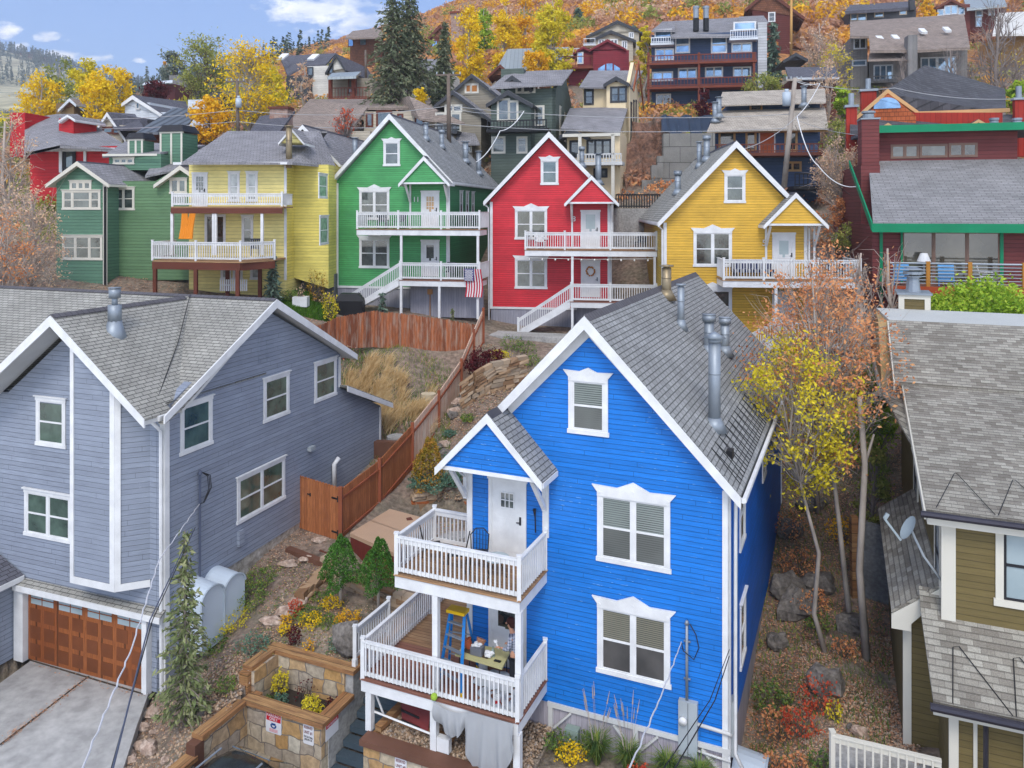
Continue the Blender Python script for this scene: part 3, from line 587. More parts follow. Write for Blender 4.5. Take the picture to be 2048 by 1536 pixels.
# ================================================================= terrain
GP = []
for px, y, z in ((-300,18,-14.3),(0,18,-14.4),(300,18,-14.6),(200,13,-14.8),(500,17,-15.1),(700,14,-15.3),(1000,14,-15.2),(1300,14,-14.9),(150,23,-14.25),(330,22.4,-14.2),(-200,24,-14.2),
 (1000,16.5,-14.6),(1150,18,-13.9),(1300,17.8,-14.0),(1100,16.4,-14.9),(1470,18,-14.4),(1480,16,-14.6),
 (385,21.4,-13.7),(450,23.4,-13.0),(530,22.4,-12.85),(480,22.2,-13.15),(620,23.2,-12.85),(700,22.4,-12.95),(660,26.2,-12.35),(560,24.5,-12.5),(400,19,-13.9),(330,17,-14.2),(470,20.3,-13.5),(500,26.5,-12.0),(430,23.9,-13.2),(455,24.4,-12.95),(490,25.2,-12.7),(450,25.4,-12.75),(598,28.6,-11.8),(790,27,-12.35),(760,23.7,-12.95),(840,24,-12.9),(900,23,-13.2),(800,21.2,-14.0),(900,20.5,-13.85),(1000,19.6,-13.9),(730,21.3,-14.1),(900,17,-14.9),(760,19.6,-15.2),
 (690,27.8,-11.8),(758,31,-11.4+.1),(824,33.6,-10.9),(877,36,-9.95),(922,38.3,-9.0),(967,41,-6.9),(762,34.5,-10.6),(640,33,-10.8),(770,36.5,-8.7),(740,39,-7.4),(820,39.5,-7.2),(680,38.5,-7.3),(560,38,-7.4),
 (400,38,-7.0),(200,36,-6.5),(0,34,-6.5),(300,30,-10),(0,28,-12),(640,44,-5.6),(700,46,-5.7),(900,45.5,-6.2),(580,44,-5.0),
 (1000,42.5,-6.95),(1140,41,-7.1),(1050,45,-6.9),(1200,45,-6.9),(1280,43,-7.2),(960,36,-8.4),(900,32,-10.2),(1010,37,-8.2),(860,28.5,-12.2),(930,26.5,-12.3),(900,30.4,-12.25),(870,29.8,-12.25),(835,30.3,-12.1),(935,30.4,-12.3),(890,32.2,-11.2),(850,32.2,-11.2),(940,32.4,-10.9),(1250,37,-8.2),(1120,36.5,-8.4),(1400,37,-8.3),
 (1560,26,-13),(1520,21,-14.2),(1560,31,-11.8),(1620,20,-13.3),(1700,20,-13.2),(1820,19,-12.9),(1700,22.5,-12.9),(1780,23,-13.2),(1640,28,-12.2),(1680,31,-11.3),(1740,30,-10.6),(1700,34,-10),(1900,30,-10),(2048,16,-12.9),(2048,30,-9.5),(1800,15,-13.6),
 (1500,38.5,-8),(1680,39,-7.8),(1740,36,-6.8),(1900,36,-6.6),(2100,36,-6.6),(1640,46,-4),(1690,52,-1.5),(1800,50,0),(2000,50,1),(1300,46,-5.5),
 (300,44,-4.4),(80,44,-4.0),(-100,44,-3.5),(450,46,-4.0),(600,50,-3.2),(700,55,-2.0),(30,52,-1.5),
 (1000,60,-.5),(1130,58,-1.0),(1230,56,-.6),(1300,56,.5),(1240,62,2),(900,58,-.6),(980,66,3.5),(1150,68,3.5),(1300,66,4),(1500,62,1),(1600,64,1.5),(1450,72,6.5),
 (150,60,2.2),(50,58,1.4),(450,62,3),(350,70,5),(600,66,3.5),(750,68,4.2),
 (1300,88,11.5),(1550,88,11),(1800,88,12),(2000,88,13),(900,88,11.5),(1100,90,12.5),(600,90,11),(750,85,10),(300,90,8.5),(0,90,8),(450,85,9),(-300,90,8),
 (1500,125,27),(1900,125,27),(2300,125,28),(1200,125,26),(1000,130,26),(800,130,22),(600,130,19),(400,130,16.5),(200,130,14.5),(0,130,13),
 (1500,200,60),(2000,200,62),(1200,200,52),(1000,200,46),(800,200,40),(600,200,36),(400,200,29),(200,200,24),(0,200,22),
 (2300,320,115),(1500,320,108),(1200,320,98),(950,320,86),(840,320,78),(740,320,70),(640,320,64),(540,320,60),(440,320,54),(300,320,44),(100,320,36),(-100,320,34),
 (600,520,106),(400,520,88),(200,560,76),(0,560,78),(1000,520,118),(1500,560,150),(2200,560,160),
 (500,1000,150),(200,1000,150),(0,1000,165),(0,1600,322),(80,1600,308),(160,1600,280),(250,1600,250),(350,1600,232),(450,1600,214),(-250,1600,350),(700,1600,170),(1200,1600,180),(2200,1600,180),(300,3500,380),(1500,3500,380),(-300,3500,500)):
 GP.append(((px-CX)/F0*3.2, math.log(y)*2.4, z))
GA = np.array(GP); gx, gy, gz = GA.T
def _k(r2): return np.where(r2 > 1e-12, r2*np.log(np.maximum(r2, 1e-12))*.5, 0)
_d2 = (gx[:, None]-gx)**2+(gy[:, None]-gy)**2; nGP = len(gx)
_A = np.zeros((nGP+3, nGP+3)); _A[:nGP, :nGP] = _k(_d2)+np.eye(nGP)*.004; _A[:nGP, nGP:] = np.stack([np.ones(nGP), gx, gy], 1); _A[nGP:, :nGP] = _A[:nGP, nGP:].T
_c = np.linalg.solve(_A, np.concatenate([gz/np.exp(gy/2.4), np.zeros(3)]))     # fitted as z per metre of distance
def ground_np(x, y):
 y = np.maximum(y, 6); a = x/y*3.2; b = np.log(y)*2.4; o = np.empty(len(a))
 for i in range(0, len(a), 4000):
  r2 = (a[i:i+4000, None]-gx)**2+(b[i:i+4000, None]-gy)**2; o[i:i+4000] = _k(r2)@_c[:nGP]+_c[nGP]+a[i:i+4000]*_c[nGP+1]+b[i:i+4000]*_c[nGP+2]
 return o*y
_BF = None
def carve(x, y, z):
 """the parking bay, planter, stair and gravel bed are dug out of the slope"""
 a = math.radians(23.6); ox, oy = (1458-CX)/F0*18.68, 18.68
 u = (x-ox)*math.cos(a)-(y-oy)*math.sin(a); w = (x-ox)*math.sin(a)+(y-oy)*math.cos(a)
 z = np.where((w < -2.05) & (u > -12.62) & (u < 6), -15.7, z)
 z = np.where((w >= -2.1) & (w < -.8) & (u > -12.62) & (u < -10.15), -14.3, z)
 z = np.where((w >= -2.1) & (w < 1.6) & (u >= -10.15) & (u < -8.7), np.minimum(z, -15.7+(w+2.9)*.62), z)
 z = np.where((w >= -2.1) & (w < .2) & (u >= -8.75) & (u < -4.5), np.minimum(z, -13.95), z); z = np.where((w >= -2.1) & (w < .2) & (u >= -4.5) & (u < .8), -13.66, z)
 z = np.where((w >= -12) & (w < -2.1) & (u < -12.62) & (u > -14.5), np.maximum(z, -14.0+(-2.1-w)*-.12), z)
 z = np.where((w >= -.8) & (w < .5) & (u < -10.15) & (u > -14), np.maximum(z, -12.9), z)
 ag = math.radians(20.35); gx_, gy_ = (330-CX)/F0*22.9, 22.9; u = (x-gx_)*math.cos(ag)-(y-gy_)*math.sin(ag); w = (x-gx_)*math.sin(ag)+(y-gy_)*math.cos(ag)
 z = np.where((u > -6) & (u < -.35) & (w > -6) & (w < 1), np.minimum(z, -14.6), z)
 pp = x/y*F0+CX
 z = np.where((pp > 800+(y-28)*12) & (pp < 990) & (y > 27) & (y < 31.2), np.minimum(z, -12.3), z)
 return z
def gh_(x, y): return float(carve(np.array([x]), np.array([y]), ground_np(np.array([x]), np.array([y])))[0])
def onG(px, y): x = (px-CX)/F0*y; return Vector((x, y, gh_(x, y)))     # point of the ground at image column px and distance y
th_ = np.concatenate([np.linspace(-1.15, -.72, 24)[:-1], np.linspace(-.72, .72, 280), np.linspace(.72, 1.15, 24)[1:]])
ly = np.concatenate([np.linspace(math.log(7), math.log(60), 190), np.linspace(math.log(60), math.log(400), 90)[1:], np.linspace(math.log(400), math.log(3500), 60)[1:]])
TT, YY = np.meshgrid(th_, np.exp(ly)); Xg, Yg = (TT*YY).ravel(), YY.ravel(); Zg = carve(Xg, Yg, ground_np(Xg, Yg))
_rg = np.random.default_rng(5)
def fbm(x, y, s, seed=0):
 r = np.random.default_rng(seed); o = np.zeros_like(x)
 for k in range(5):
  a = r.uniform(0, 6.28); f = s*2**k; p = r.uniform(0, 9); o += np.sin(x*f*math.cos(a)+y*f*math.sin(a)+p+1.7*np.sin(x*f*.6*math.sin(a)-y*f*.6*math.cos(a)+p))/1.7**k
 return o
rough_ = np.clip((Yg-20)/200, .0, 1)
Zg = Zg+fbm(Xg, Yg, 1.6, 1)*.03*np.clip(40/Yg, 0, 1)+fbm(Xg, Yg, .12, 2)*.45*rough_+fbm(Xg, Yg, .02, 3)*3.5*np.clip((Yg-400)/1200, 0, 1)
nr, nc = TT.shape; idx = np.arange(nr*nc).reshape(nr, nc)
Fg = np.stack([idx[:-1, :-1].ravel(), idx[:-1, 1:].ravel(), idx[1:, 1:].ravel(), idx[1:, :-1].ravel()], 1)
def sheet(name, r0, r1, m):
 V = np.stack([Xg, Yg, Zg], 1).reshape(nr, nc, 3)[r0:r1+1]; h = V.shape[0]; ii = np.arange(h*nc).reshape(h, nc)
 F_ = np.stack([ii[:-1, :-1].ravel(), ii[:-1, 1:].ravel(), ii[1:, 1:].ravel(), ii[1:, :-1].ravel()], 1)
 o = npmesh(name, V.reshape(-1, 3), F_, m, None, np.array([0, 30., 0])); tag(o, kind='structure');
 for p in o.data.polygons: p.use_smooth = True
 return o
hills = mat('hill_scrub_ground', (0, 0, 0), .95, kind='noise', s1=.05, s2=1.2, d2=.6, stops=[(.32, c8(136, 100, 74)), (.45, c8(170, 118, 70)), (.56, c8(150, 120, 90)), (.7, c8(120, 112, 76))], sb=1.5, bs=.8, bd=.4)
farm_ = mat('far_range_ground', (0, 0, 0), .95, kind='noise', s1=.006, s2=.05, d2=.75, stops=[(.36, c8(92, 104, 92)), (.46, c8(172, 164, 132)), (.56, c8(196, 188, 156)), (.64, c8(120, 124, 104))], sb=.05, bs=.5, bd=2)
sheet('ground', 0, 215, dirt); sheet('hillside', 215, 280, hills); sheet('mountain_range', 280, nr-1, farm_)
q = MB(); q.prism([(-19.5, 9, -14.42), (-4.9, 9, -14.42), (-9.2, 17.5, -14.22), (-10.25, 21.6, -14.08), (-10.6, 23.1, -14.05), (-14.98, 24.75, -14.05), (-15.6, 21.5, -14.08), (-22, 20, -14.2)], (0, 0, -.5)); q.hd = .3
tag(q.build('driveway', drive), kind='structure')
q = MB();
for a, b_ in (((-13.2, 23.55), (-12.4, 17.5)), ((-12.4, 17.5), (-11.9, 12))):
 za = -14.05 if a[1] > 20 else -14.05-.0; q.prism([(a[0]-.05, a[1], -14.06-.0), (a[0]+.03, a[1], -14.06), (b_[0]+.03, b_[1], -14.19), (b_[0]-.05, b_[1], -14.19)], (0, 0, .006)) if False else None
q = MB(); pts = [(965, 42.8, -6.86), (1000, 42.2, -6.85), (1060, 42.2, -6.85), (1150, 41.6, -6.9), (1230, 41.2, -6.9), (1230, 42.6, -6.9), (1150, 43.2, -6.88), (1060, 43.6, -6.85), (990, 44.2, -6.83)]
q.prism([((px-CX)/F0*y, y, z+.1) for px, y, z in pts], (0, 0, -.4)); tag(q.build('path', conc), kind='structure')
q = MB(); q.prism([((px-CX)/F0*y, y, -15.35) for px, y in ((300, 9), (1700, 9), (1500, 16.6), (1010, 17.2), (735, 19.2), (560, 19.0), (430, 17.0))], (0, 0, -.2)); tag(q.build('street', drive), kind='structure')
def Zq(px, py, z): y = z/((HZ-py)/F0); return Vector(((px-CX)/F0*y, y, z))
q = MB()
for a, b_ in (((178, 1352), (0, 1488)), ((60, 1320), (286, 1388))): p0, p1 = Zq(*a, -14.045), Zq(*b_, -14.045); p1.z = -14.06 if b_[0] == 0 else -14.04; q.bar(p0+Vector((0, 0, .0)), p1, .05, .012)
tag(q.build('driveway_joint', mat('joint_dirt', (.07, .055, .04), .95, dirt=.4)), kind='structure')
rg = np.random.default_rng(77); n = 500; t = rg.uniform(0, 1, n)**.8; p0, p1 = Zq(178, 1352, -14.03), Zq(0, 1488, -14.04); C = np.outer(1-t, p0)+np.outer(t, p1)+rg.normal(0, 1, (n, 3))*np.array([.09, .09, .004]); k = rg.uniform(0, 1, n) < .25; e0, e1 = Zq(60, 1325, -14.03), Zq(286, 1392, -14.03); C[k] = (np.outer(1-t, e0)+np.outer(t, e1))[k]+rg.normal(0, .07, (k.sum(), 3))*np.array([1, 1, .05])
V, Q_ = leaves(C, .06, rg); V[:, 2] = np.repeat(C[:, 2], 4)+(V[:, 2]-np.repeat(C[:, 2], 4))*.3; tag(npmesh('fallen_leaves', V, Q_, l_lit), kind='stuff')
def wpx(F, pts, w=0.):   # pixel rectangle -> u0,u1,z0,z1 on a wall of this frame
 a = [F.uz(x, y, w) for x, y in pts]; us = [p[0] for p in a]; zs = [p[1] for p in a]
 return min(us), max(us), min(zs), max(zs)
# ================================================================= blue house
B = Fr(1458, 18.68, 23.6); GB = -13.45
bh = thing('blue_house', 'bright blue two-storey gabled house with white decks, nearest the camera', 'house', B(-3.45, 7, GB))
ZE, ZT = -6.55, -2.98
walls(bh, B, [(-6.9, -12.77), (0, -12.77), (0, ZE), (-3.45, ZT), (-6.9, ZE)], 0, .35, blue)
walls(bh, B, [(-6.88, -12.77), (-.001, -12.77), (-.001, ZE-.02), (-3.45, ZT-.02), (-6.88, ZE-.02)], .36, 14.0, bluep, 'side_wall')
rb = gable(bh, B, -3.45, 3.78, -.42, 14.35, -2.62, 3.97, roofb, rake=.27, sof=.16, capm=ridge)
fz = MB()
for sg in (-1, 1): fz.prism([B(-3.45, -.05, ZT+.14), B(-3.45+sg*3.55, -.05, ZE+.04), B(-3.45+sg*3.55, -.05, ZE-.24), B(-3.45, -.05, ZT-.24)], B.Wd*.06)
fz.build('frieze', white, bh)
boards(bh, B, [(-6.92, -6.76, -12.77, ZE-.1), (-.15, .03, -13.4, ZE-.1), (-4.72, -4.55, -8.5, -6.75)], white, 'corner_boards', -.04, .012)
SB = sub(B, 'right', 0, 0); boards(bh, SB, [(-.04, .1, -12.9, ZE-.1), (13.85, 14.0, -12.7, ZE-.1)], white, 'corner_boards', -.035, .02)
walls(bh, B, [(-6.85, -14.6), (-.05, -14.6), (-.05, -12.78), (-6.85, -12.78)], .03, 13.9, skirt, 'skirting')
tb = MB(); tb.box(B, -4.58, .04, -.05, .02, -12.86, -12.74)
for u in (-4.5, -2.25, -.07): tb.box(B, u-.06, u+.06, -.045, .03, -14.4, -12.861)
for u, s in ((-4.44, 1), (-2.31, -1), (-2.19, 1), (-.13, -1)): tb.bar(B(u+.03*s, -.02, -13.38), B(u+s*.5, -.02, -12.88), .05, .09, up=B.Wd)
tb.build('base_trim', greytrim, bh)
window(bh, B, -3.9, -3.07, -5.6, -4.36, glassb, gl2=glasse, ped=True, label='gable window with a white pointed head')
window(bh, B, -3.13, -1.5, -8.74, -7.2, glassb, gl2=glasse, ped=True, cols=2)
window(bh, B, -3.13, -1.5, -11.55, -10.02, glasst, gl2=glassd, ped=True, cols=2)
door(bh, B, -6.17, -5.28, -9.25, -7.18, lite=(.3, .7, .66, .84), grid=(3, 2), label='white upper door with six small panes')
door(bh, B, -6.17, -5.28, -12.13, -10.1, lite=(.2, .8, .5, .9), label='white lower door with dark pane')
window(bh, SB, 1.9, 2.7, -8.7, -7.2, glassb, ped=False); window(bh, SB, 2.0, 2.8, -11.8, -10.3, glassb); window(bh, SB, 7.2, 8.0, -8.6, -7.2, glassb)
gt = MB(); gt.prism([B(.33, -.42, -6.62), B(.45, -.42, -6.62), B(.45, -.42, -6.72), B(.36, -.42, -6.75)], B.Wd*14.8); gt.build('gutter', white, bh)
MB().tube([B(.36, .05, -6.7), B(.14, .12, -6.95), B(.12, .14, -12.9), B(.35, .1, -13.3)], .045, 6).build('downspout', white, bh, True)
def roofz(u): return -2.62-1.05*abs(u+3.45)
for (u, w, r, h, cp, mt) in ((-3.17, 7.58, .16, .95, 'hat', steelr), (-2.41, 6.26, .11, 1.25, 'hat', steel), (-1.61, 6.79, .16, .95, 'drum', steel), (-1.35, 8.4, .15, .95, 'drum', steel), (-.62, 1.75, .155, 2.15, 'cone', steel)):
 flue(bh, B(u, w, roofz(u)), r, h, cp, mt)
ht = MB()
for i in range(13):
 w = .1+i*.55; z0 = roofz(.25)+.02;
 ht.tube([B(.25, w, z0+.01), B(-.45, w+.14, roofz(-.45)+.025), B(.25, w+.28, z0+.01)], .012, 4, False)
ht.build('heat_cable', cable, bh)
MB().box(B, -.2, -.05, .9, 1.2, roofz(-.05)-.05, roofz(-.2)+.06).build('roof_vent', black, bh)
pz, pc, pw = -5.14, -5.82, -1.02
gable(bh, B, pc, 1.5, pw-.06, .0, pz, 1.56, roofb, rake=.2, sof=.09, name='portico_roof', capm=ridgeb)
walls(bh, B, [(pc-1.28, -6.66), (pc+1.28, -6.66), (pc, -5.3)], pw+.02, pw+.1, blue, 'portico_gable')
boards(bh, B, [(pc-1.4, pc+1.4, -6.76, -6.66)], white, 'portico_beam', pw, pw+.12)
for u in (-6.95, -4.66):
 q = MB(); q.bar(B(u, -.06, -7.75), B(u, pw+.14, -6.8), .09, .11, up=B.U); q.bar(B(u, -.06, -7.8), B(u, -.06, -6.7), .1, .09, up=B.Wd); q.bar(B(u, -.02, -6.74), B(u, pw+.1, -6.74), .09, .1);
 q.tube([B(u, -.1, -7.2), B(u, -.4, -7.0), B(u, -.55, -6.8)], .03, 5); q.build('bracket', white, bh)
q = MB(); q.cyl(B(pc+.1, -.6, -6.82), .12, .07, 10); q.build('porch_lamp', dark, bh)
ZU, ZL = -9.33, -12.17
def deckpart(par, F, u0, u1, w0, w1, z, top, name='deck', fm=None, fh=.30):
 d = MB(); d.hd = F.a*-1; d.box(F, u0, u1, w0, w1, z-.04, z); o = d.build(name, top, par)
 e = MB(); e.box(F, u0+.03, u1-.03, w0+.03, w0+.08, z-.04-fh, z-.042); e.box(F, u0+.03, u0+.08, w0+.08, w1, z-.04-fh, z-.042); e.box(F, u1-.08, u1-.03, w0+.08, w1, z-.04-fh, z-.042)
 e.box(F, u0+.08, u1-.08, w0+.08, w1, z-.12, z-.06); e.build('deck_fascia', fm or white, par); return o
deckpart(bh, B, -8.12, -4.58, -1.84, .0, ZU, deckw, 'upper_deck')
deckpart(bh, B, -8.12, -6.93, .0, .3, ZU, deckw, 'upper_deck', fh=.2)
for a, b_, sd_, ps in ((B(-8.06, -1.78, ZU), B(-4.64, -1.78, ZU), 1, (1, 1)), (B(-4.64, -1.78, ZU), B(-4.64, -.05, ZU), 1, (0, 1)), (B(-8.06, .22, ZU), B(-8.06, -1.78, ZU), 1, (1, 0)), (B(-6.97, .22, ZU), B(-8.06, .22, ZU), 1, (0, 0))):
 railing(bh, a, b_, 1.0, .118, side=sd_, post=ps)
deckpart(bh, B, -9.08, -4.58, -1.94, .0, ZL, deckr, 'lower_deck')
d = MB(); d.hd = -B.a; d.box(B, -9.08, -6.9, .0, 4.6, ZL-.04, ZL+.001); d.build('lower_deck', deckw, bh)
d = MB(); d.box(B, -9.05, -9.0, 0, 4.6, ZL-.3, ZL-.045); d.build('deck_fascia', white, bh)
railing(bh, B(-9.02, -1.88, ZL), B(-4.64, -1.88, ZL), 1.0, .118, side=1); railing(bh, B(-4.64, -1.88, ZL), B(-4.64, -.05, ZL), 1.0, .118, side=1, post=(0, 1))
railing(bh, B(-9.02, 1.7, ZL), B(-9.02, -1.88, ZL), 1.0, .118, side=-1, post=(1, 0)); railing(bh, B(-9.02, 4.5, ZL), B(-9.02, 1.7, ZL), 1.0, .118, side=-1, post=(1, 0))
def post(par, F, u, w, z0, z1, s=.13, m=None, name='post'): return MB().box(F, u-s/2, u+s/2, w-s/2, w+s/2, z0, z1).build(name, m or white, par)
for u in (-6.93, -4.66): post(bh, B, u, -1.72, ZL, ZU-.3, .15)
for u, z in ((-8.85, -13.52), (-6.93, -13.5), (-4.66, -14.5)): post(bh, B, u, -1.8, z, ZL-.33, .17)
pb = MB(); pb.box(B, -6.84, -6.5, -1.86, -1.7, -13.5, -13.15); pb.build('post_base', white, bh)
el = MB(); el.tube([B(-.98, -.06, -11.8), B(-.98, -.06, -9.95)], .035, 8); el.cyl(B(-.98, -.06, -9.97), .06, .09, 8, .03)
for z in (-10.4, -11.3): el.box(B, -1.06, -.9, -.05, .01, z-.015, z+.015)
el.build('conduit_mast', steel, bh, True)
eb = MB(); eb.box(B, -1.17, -.72, -.14, .01, -13.1, -11.8); o = eb.build('meter_box', elbox, bh)
m_ = MB(); p = B(-1.05, -.14, -12.25); m_.tube([p, p-B.Wd*.09], .095, 14); m_.build('meter', white, o, True)
eb = MB(); eb.box(B, -.945, -.935, -.145, -.139, -13.1, -11.82); eb.build('seam', dark, o)
MB().tube([B(-.72, -.08, -12.3), B(.02, -.08, -12.34), B(.06, -.04, -12.4)], .045, 8).build('conduit', greytrim, bh, True)
MB().tube([B(-.72, -.06, -12.95), B(.05, -.06, -13.0)], .03, 8).build('conduit', greytrim, bh, True)
MB().box(SB, .12, .45, -.14, -.0, -13.0, -11.7).build('utility_box', elbox, bh)
MB().box(B, -4.05, -3.7, -.2, .02, -13.62, -13.2).build('junction_box', mat('sage_box', c8(140, 158, 150), .5), bh)
MB().tube([B(-.9, -.07, -9.95), B(-.75, -.12, -10.15), B(-.68, -.12, -10.45), B(-.8, -.12, -10.75), B(-1.05, -.12, -10.6), B(-1.1, -.12, -10.4)], .014, 5).build('drip_loop', cable, bh)
for x, z, s in ((-4.86, -7.1, .17),):
 text('2', B(x-.12, -.06, z-.2), -B.a, .34, white, 'house_number', bh)
def wellcover(label, F, uc, w0, z0, wd, h, dp, m=None):
 """plastic dome over a basement window well: half-round top, leaning out from the wall"""
 q = MB(); n = 12; pts = [(wd/2*math.cos(math.pi*i/n), h-wd/2*.8+wd/2*.8*math.sin(math.pi*i/n)) for i in range(n+1)]+[(-wd/2, 0), (wd/2, 0)]
 a = [F(uc+x, w0, z0+z) for x, z in pts]; b_ = [F(uc+x, w0-dp, z0+z*.93) for x, z in pts]
 i = len(q.v); q.v += a+b_; k = len(pts)
 for j in range(k): l = (j+1) % k; q.f.append((i+j, i+l, i+k+l, i+k+j))
 q.f.append(tuple(range(i+k, i+2*k))); c_ = [F(uc+x*.8, w0-dp-.03, z0+z*.86+.04) for x, z in pts]
 q.f.append(tuple(range(i+k-1, i-1, -1)))
 o = q.build('window_well_cover', m or mat('pale_blue_plastic', c8(196, 208, 218), .35, dirt=.06)); tag(o, label, 'window cover')
 r = MB();
 for j in range(k-2): r.bar(b_[j]-F.Wd*.02, b_[j+1]-F.Wd*.02, .05, .05, up=F.Wd)
 r.build('rim', mat('rim_plastic', c8(176, 188, 198), .4), o); return o
wellcover('pale metal window well cover at the blue house corner', SB, .9, 0, -14.7, 1.5, 1.35, .75)
# ================================================================= grey house
G = Fr(330, 22.9, 20.35); GG = -14.05
gh = thing('grey_house', 'slate grey house with white trim and wooden garage door', 'house', G(-5, 5, GG))
SG = sub(G, 'right', 0, 0)
walls(gh, SG, [(0, -14.1), (1.6, -13.9), (2.3, -11.5), (9.2, -11.45), (9.2, -5.75), (4.6, -3.45), (0, -5.75)], 0, .3, grey, 'side_wall')
walls(gh, G, [(-14, GG), (-.31, GG), (-.31, -5.8), (-14, -5.8)], 0, 9.1, grey)
walls(gh, G, [(-.3, GG), (-.001, GG), (-.001, -12.5), (-.3, -12.5)], .0, .3, grey)
walls(gh, SG, [(9.2, -12.0), (12.4, -12.0), (12.4, -8.55), (9.2, -7.1)], .01, 4, grey, 'rear_wing_wall')
slab(gh, [SG(9.15, -.4, -6.96), SG(12.75, -.4, -8.45), SG(12.75, 4, -8.45), SG(9.15, 4, -6.96)], .08, 'rear_wing_roof', roofg, gh)
q = MB(); q.prism([SG(9.12, -.42, -6.98), SG(12.78, -.42, -8.5), SG(12.78, -.42, -8.7), SG(9.12, -.42, -7.2)], SG.Wd*.05); q.build('rake_boards', white, gh)
walls(gh, SG, [(.5, -16), (12.38, -16), (12.38, -11.4), (2.2, -11.4), (1.5, -13.95)], .03, .5, found, 'foundation')
ze, zr_ = -5.86, -3.05; mr = MB(); sf = MB()
for w0, w1, zz in ((4.6, .25, -5.72), (4.6, 9.75, ze+.04)):
 mr.prism([G(.42, w0, zr_), G(.42, w1, zz), G(-14, w1, zz), G(-14, w0, zr_)], (0, 0, -.07))
 sf.prism([G(.40, w0, zr_-.073), G(.40, w1, zz-.073), G(-14, w1, zz-.073), G(-14, w0, zr_-.073)], (0, 0, -.12))
rg_ = mr.build('roof', roofg, gh); sf.build('soffit', greytrim, gh)
q = MB()
for w1, e in ((-.47, 0), (9.78, 0)):
 q.prism([G(.45, 4.6, zr_-.01), G(.45, w1, ze+.03), G(.45, w1, ze-.19), G(.45, 4.6, zr_-.3)], G.U*-.05)
q.build('rake_boards', white, gh)
q = MB();
for w in (-.13, .13): q.prism([G(.42, 4.6, zr_+.03), G(.42, 4.6+w, zr_-.04), G(-14, 4.6+w, zr_-.04), G(-14, 4.6, zr_+.03)], (0, 0, -.02))
q.build('ridge_cap', ridge, rg_)
fc, fh_ = -3.3, 3.55; ga = MB(); gs = MB(); gd = -3.05
ga.prism([G(fc, .0, -3.08), G(0, .0, -5.59), G(0, 4.6, -5.59), G(fc, 4.6, -3.08)], (0, 0, -.07))
for sg in (-1, 1):
 ga.prism([G(fc, -1.0, -3.08), G(fc+sg*fh_, -1.0, -5.78), G(fc+sg*fh_, 4.6 if sg < 0 else -.001, -5.78), G(fc, 4.6 if sg < 0 else -.001, -3.08)], (0, 0, -.07))
 gs.prism([G(fc, -.98, -3.155), G(fc+sg*(fh_-.02), -.98, -5.855), G(fc+sg*(fh_-.02), .0, -5.855), G(fc, .0, -3.155)], (0, 0, -.12))
ga.prism([G(.42, .25, -5.72), G(.42, -.45, -6.0), G(.2, -.45, -6.0), G(.2, .25, -5.72)], (0, 0, -.07)); ga.prism([G(-6.9, .25, -5.45), G(-6.9, -.4, -5.8), G(-14, -.4, -5.8), G(-14, .25, -5.45)], (0, 0, -.07))
ga.build('gable_roof', roofg, gh); gs.build('soffit', greytrim, gh)
q = MB();
for sg in (-1, 1): q.prism([G(fc, -1.03, -3.09), G(fc+sg*fh_, -1.03, -5.8), G(fc+sg*fh_, -1.03, -6.04), G(fc, -1.03, -3.4)], G.Wd*.05)
q.build('rake_boards', white, gh)
q = MB()
for w in (-.14, .14): q.prism([G(fc, -1.0, -3.045), G(fc+w, -1.0, -3.14), G(fc+w, 4.3, -3.14), G(fc, 4.3, -3.045)], (0, 0, -.02))
q.build('ridge_cap', ridge, gh)
MB().tube([G(.0, -.4, -5.62), G(-1.6, 2.2, -4.3), G(-3.2, 4.5, -3.0)], .014, 4).build('heat_cable', cable, gh)
walls(gh, G, [(-6.6, -6.0), (0, -6.0), (fc, -3.45)], -.01, .2, grey, 'gable_wall')
bz = -11.0; b0, b1 = -2.95, -1.25; bw = -.62
q = MB(); top = lambda u: -3.35-.76*abs(u-fc)
pl = [(b0, 0.01), (b0, bw), (b1, bw), (-.55, .01)]
for i in range(3):
 (u0, w0), (u1, w1) = pl[i], pl[i+1]; q.poly([G(u0, w0, bz), G(u1, w1, bz), G(u1, w1, top(u1)), G(u0, w0, top(u0))])
q.poly([G(u, w, bz) for u, w in pl]); q.build('bay_wall', grey, gh, recalc=True)
q = MB(); q.box(G, b0-.0, b0+.14, bw-.03, bw-.002, bz, top(b0)-.05); q.box(G, b1-.16, b1+.02, bw-.03, bw-.002, bz, top(b1)-.1); q.box(G, b0+.14, b1-.16, bw-.03, bw-.002, bz, bz+.2)
cd = (G(-.55, 0, 0)-G(b1, bw, 0)); cn = Vector((cd.y, -cd.x, 0)).normalized()*.03
q.prism([G(b1, bw, bz)+cn*.1, G(b1, bw, bz)+cn*.1+cd*.17, G(b1, bw, top(b1)-.1)+cn*.1+cd*.17, G(b1, bw, top(b1)-.1)+cn*.1], cn); q.prism([G(b1, bw, bz)+cn*.1+cd*.17, G(b1, bw, bz)+cn*.1+cd, G(b1, bw, bz+.2)+cn*.1+cd, G(b1, bw, bz+.2)+cn*.1+cd*.17], cn)
q.build('bay_trim', white, gh)
boards(gh, G, [(-.16, .03, GG, -5.95)], white, 'corner_boards', -.035, .012); boards(gh, SG, [(-.035, .14, -12.7, -5.95), (9.08, 9.2, -7.05, -5.85), (12.28, 12.4, -11, -8.6)], white, 'corner_boards', -.035, .0)
window(gh, G, -5.0, -3.98, -7.22, -5.92, glassg, sm=white); window(gh, G, -5.5, -3.72, -10.1, -8.85, glassg, cols=2);
for a, b_, c_, d_ in ((.7, 1.82, -7.2, -5.9), (4.55, 5.75, -7.2, -5.9), (7.55, 8.8, -7.2, -5.9)): window(gh, SG, a, b_, c_, d_, glassg)
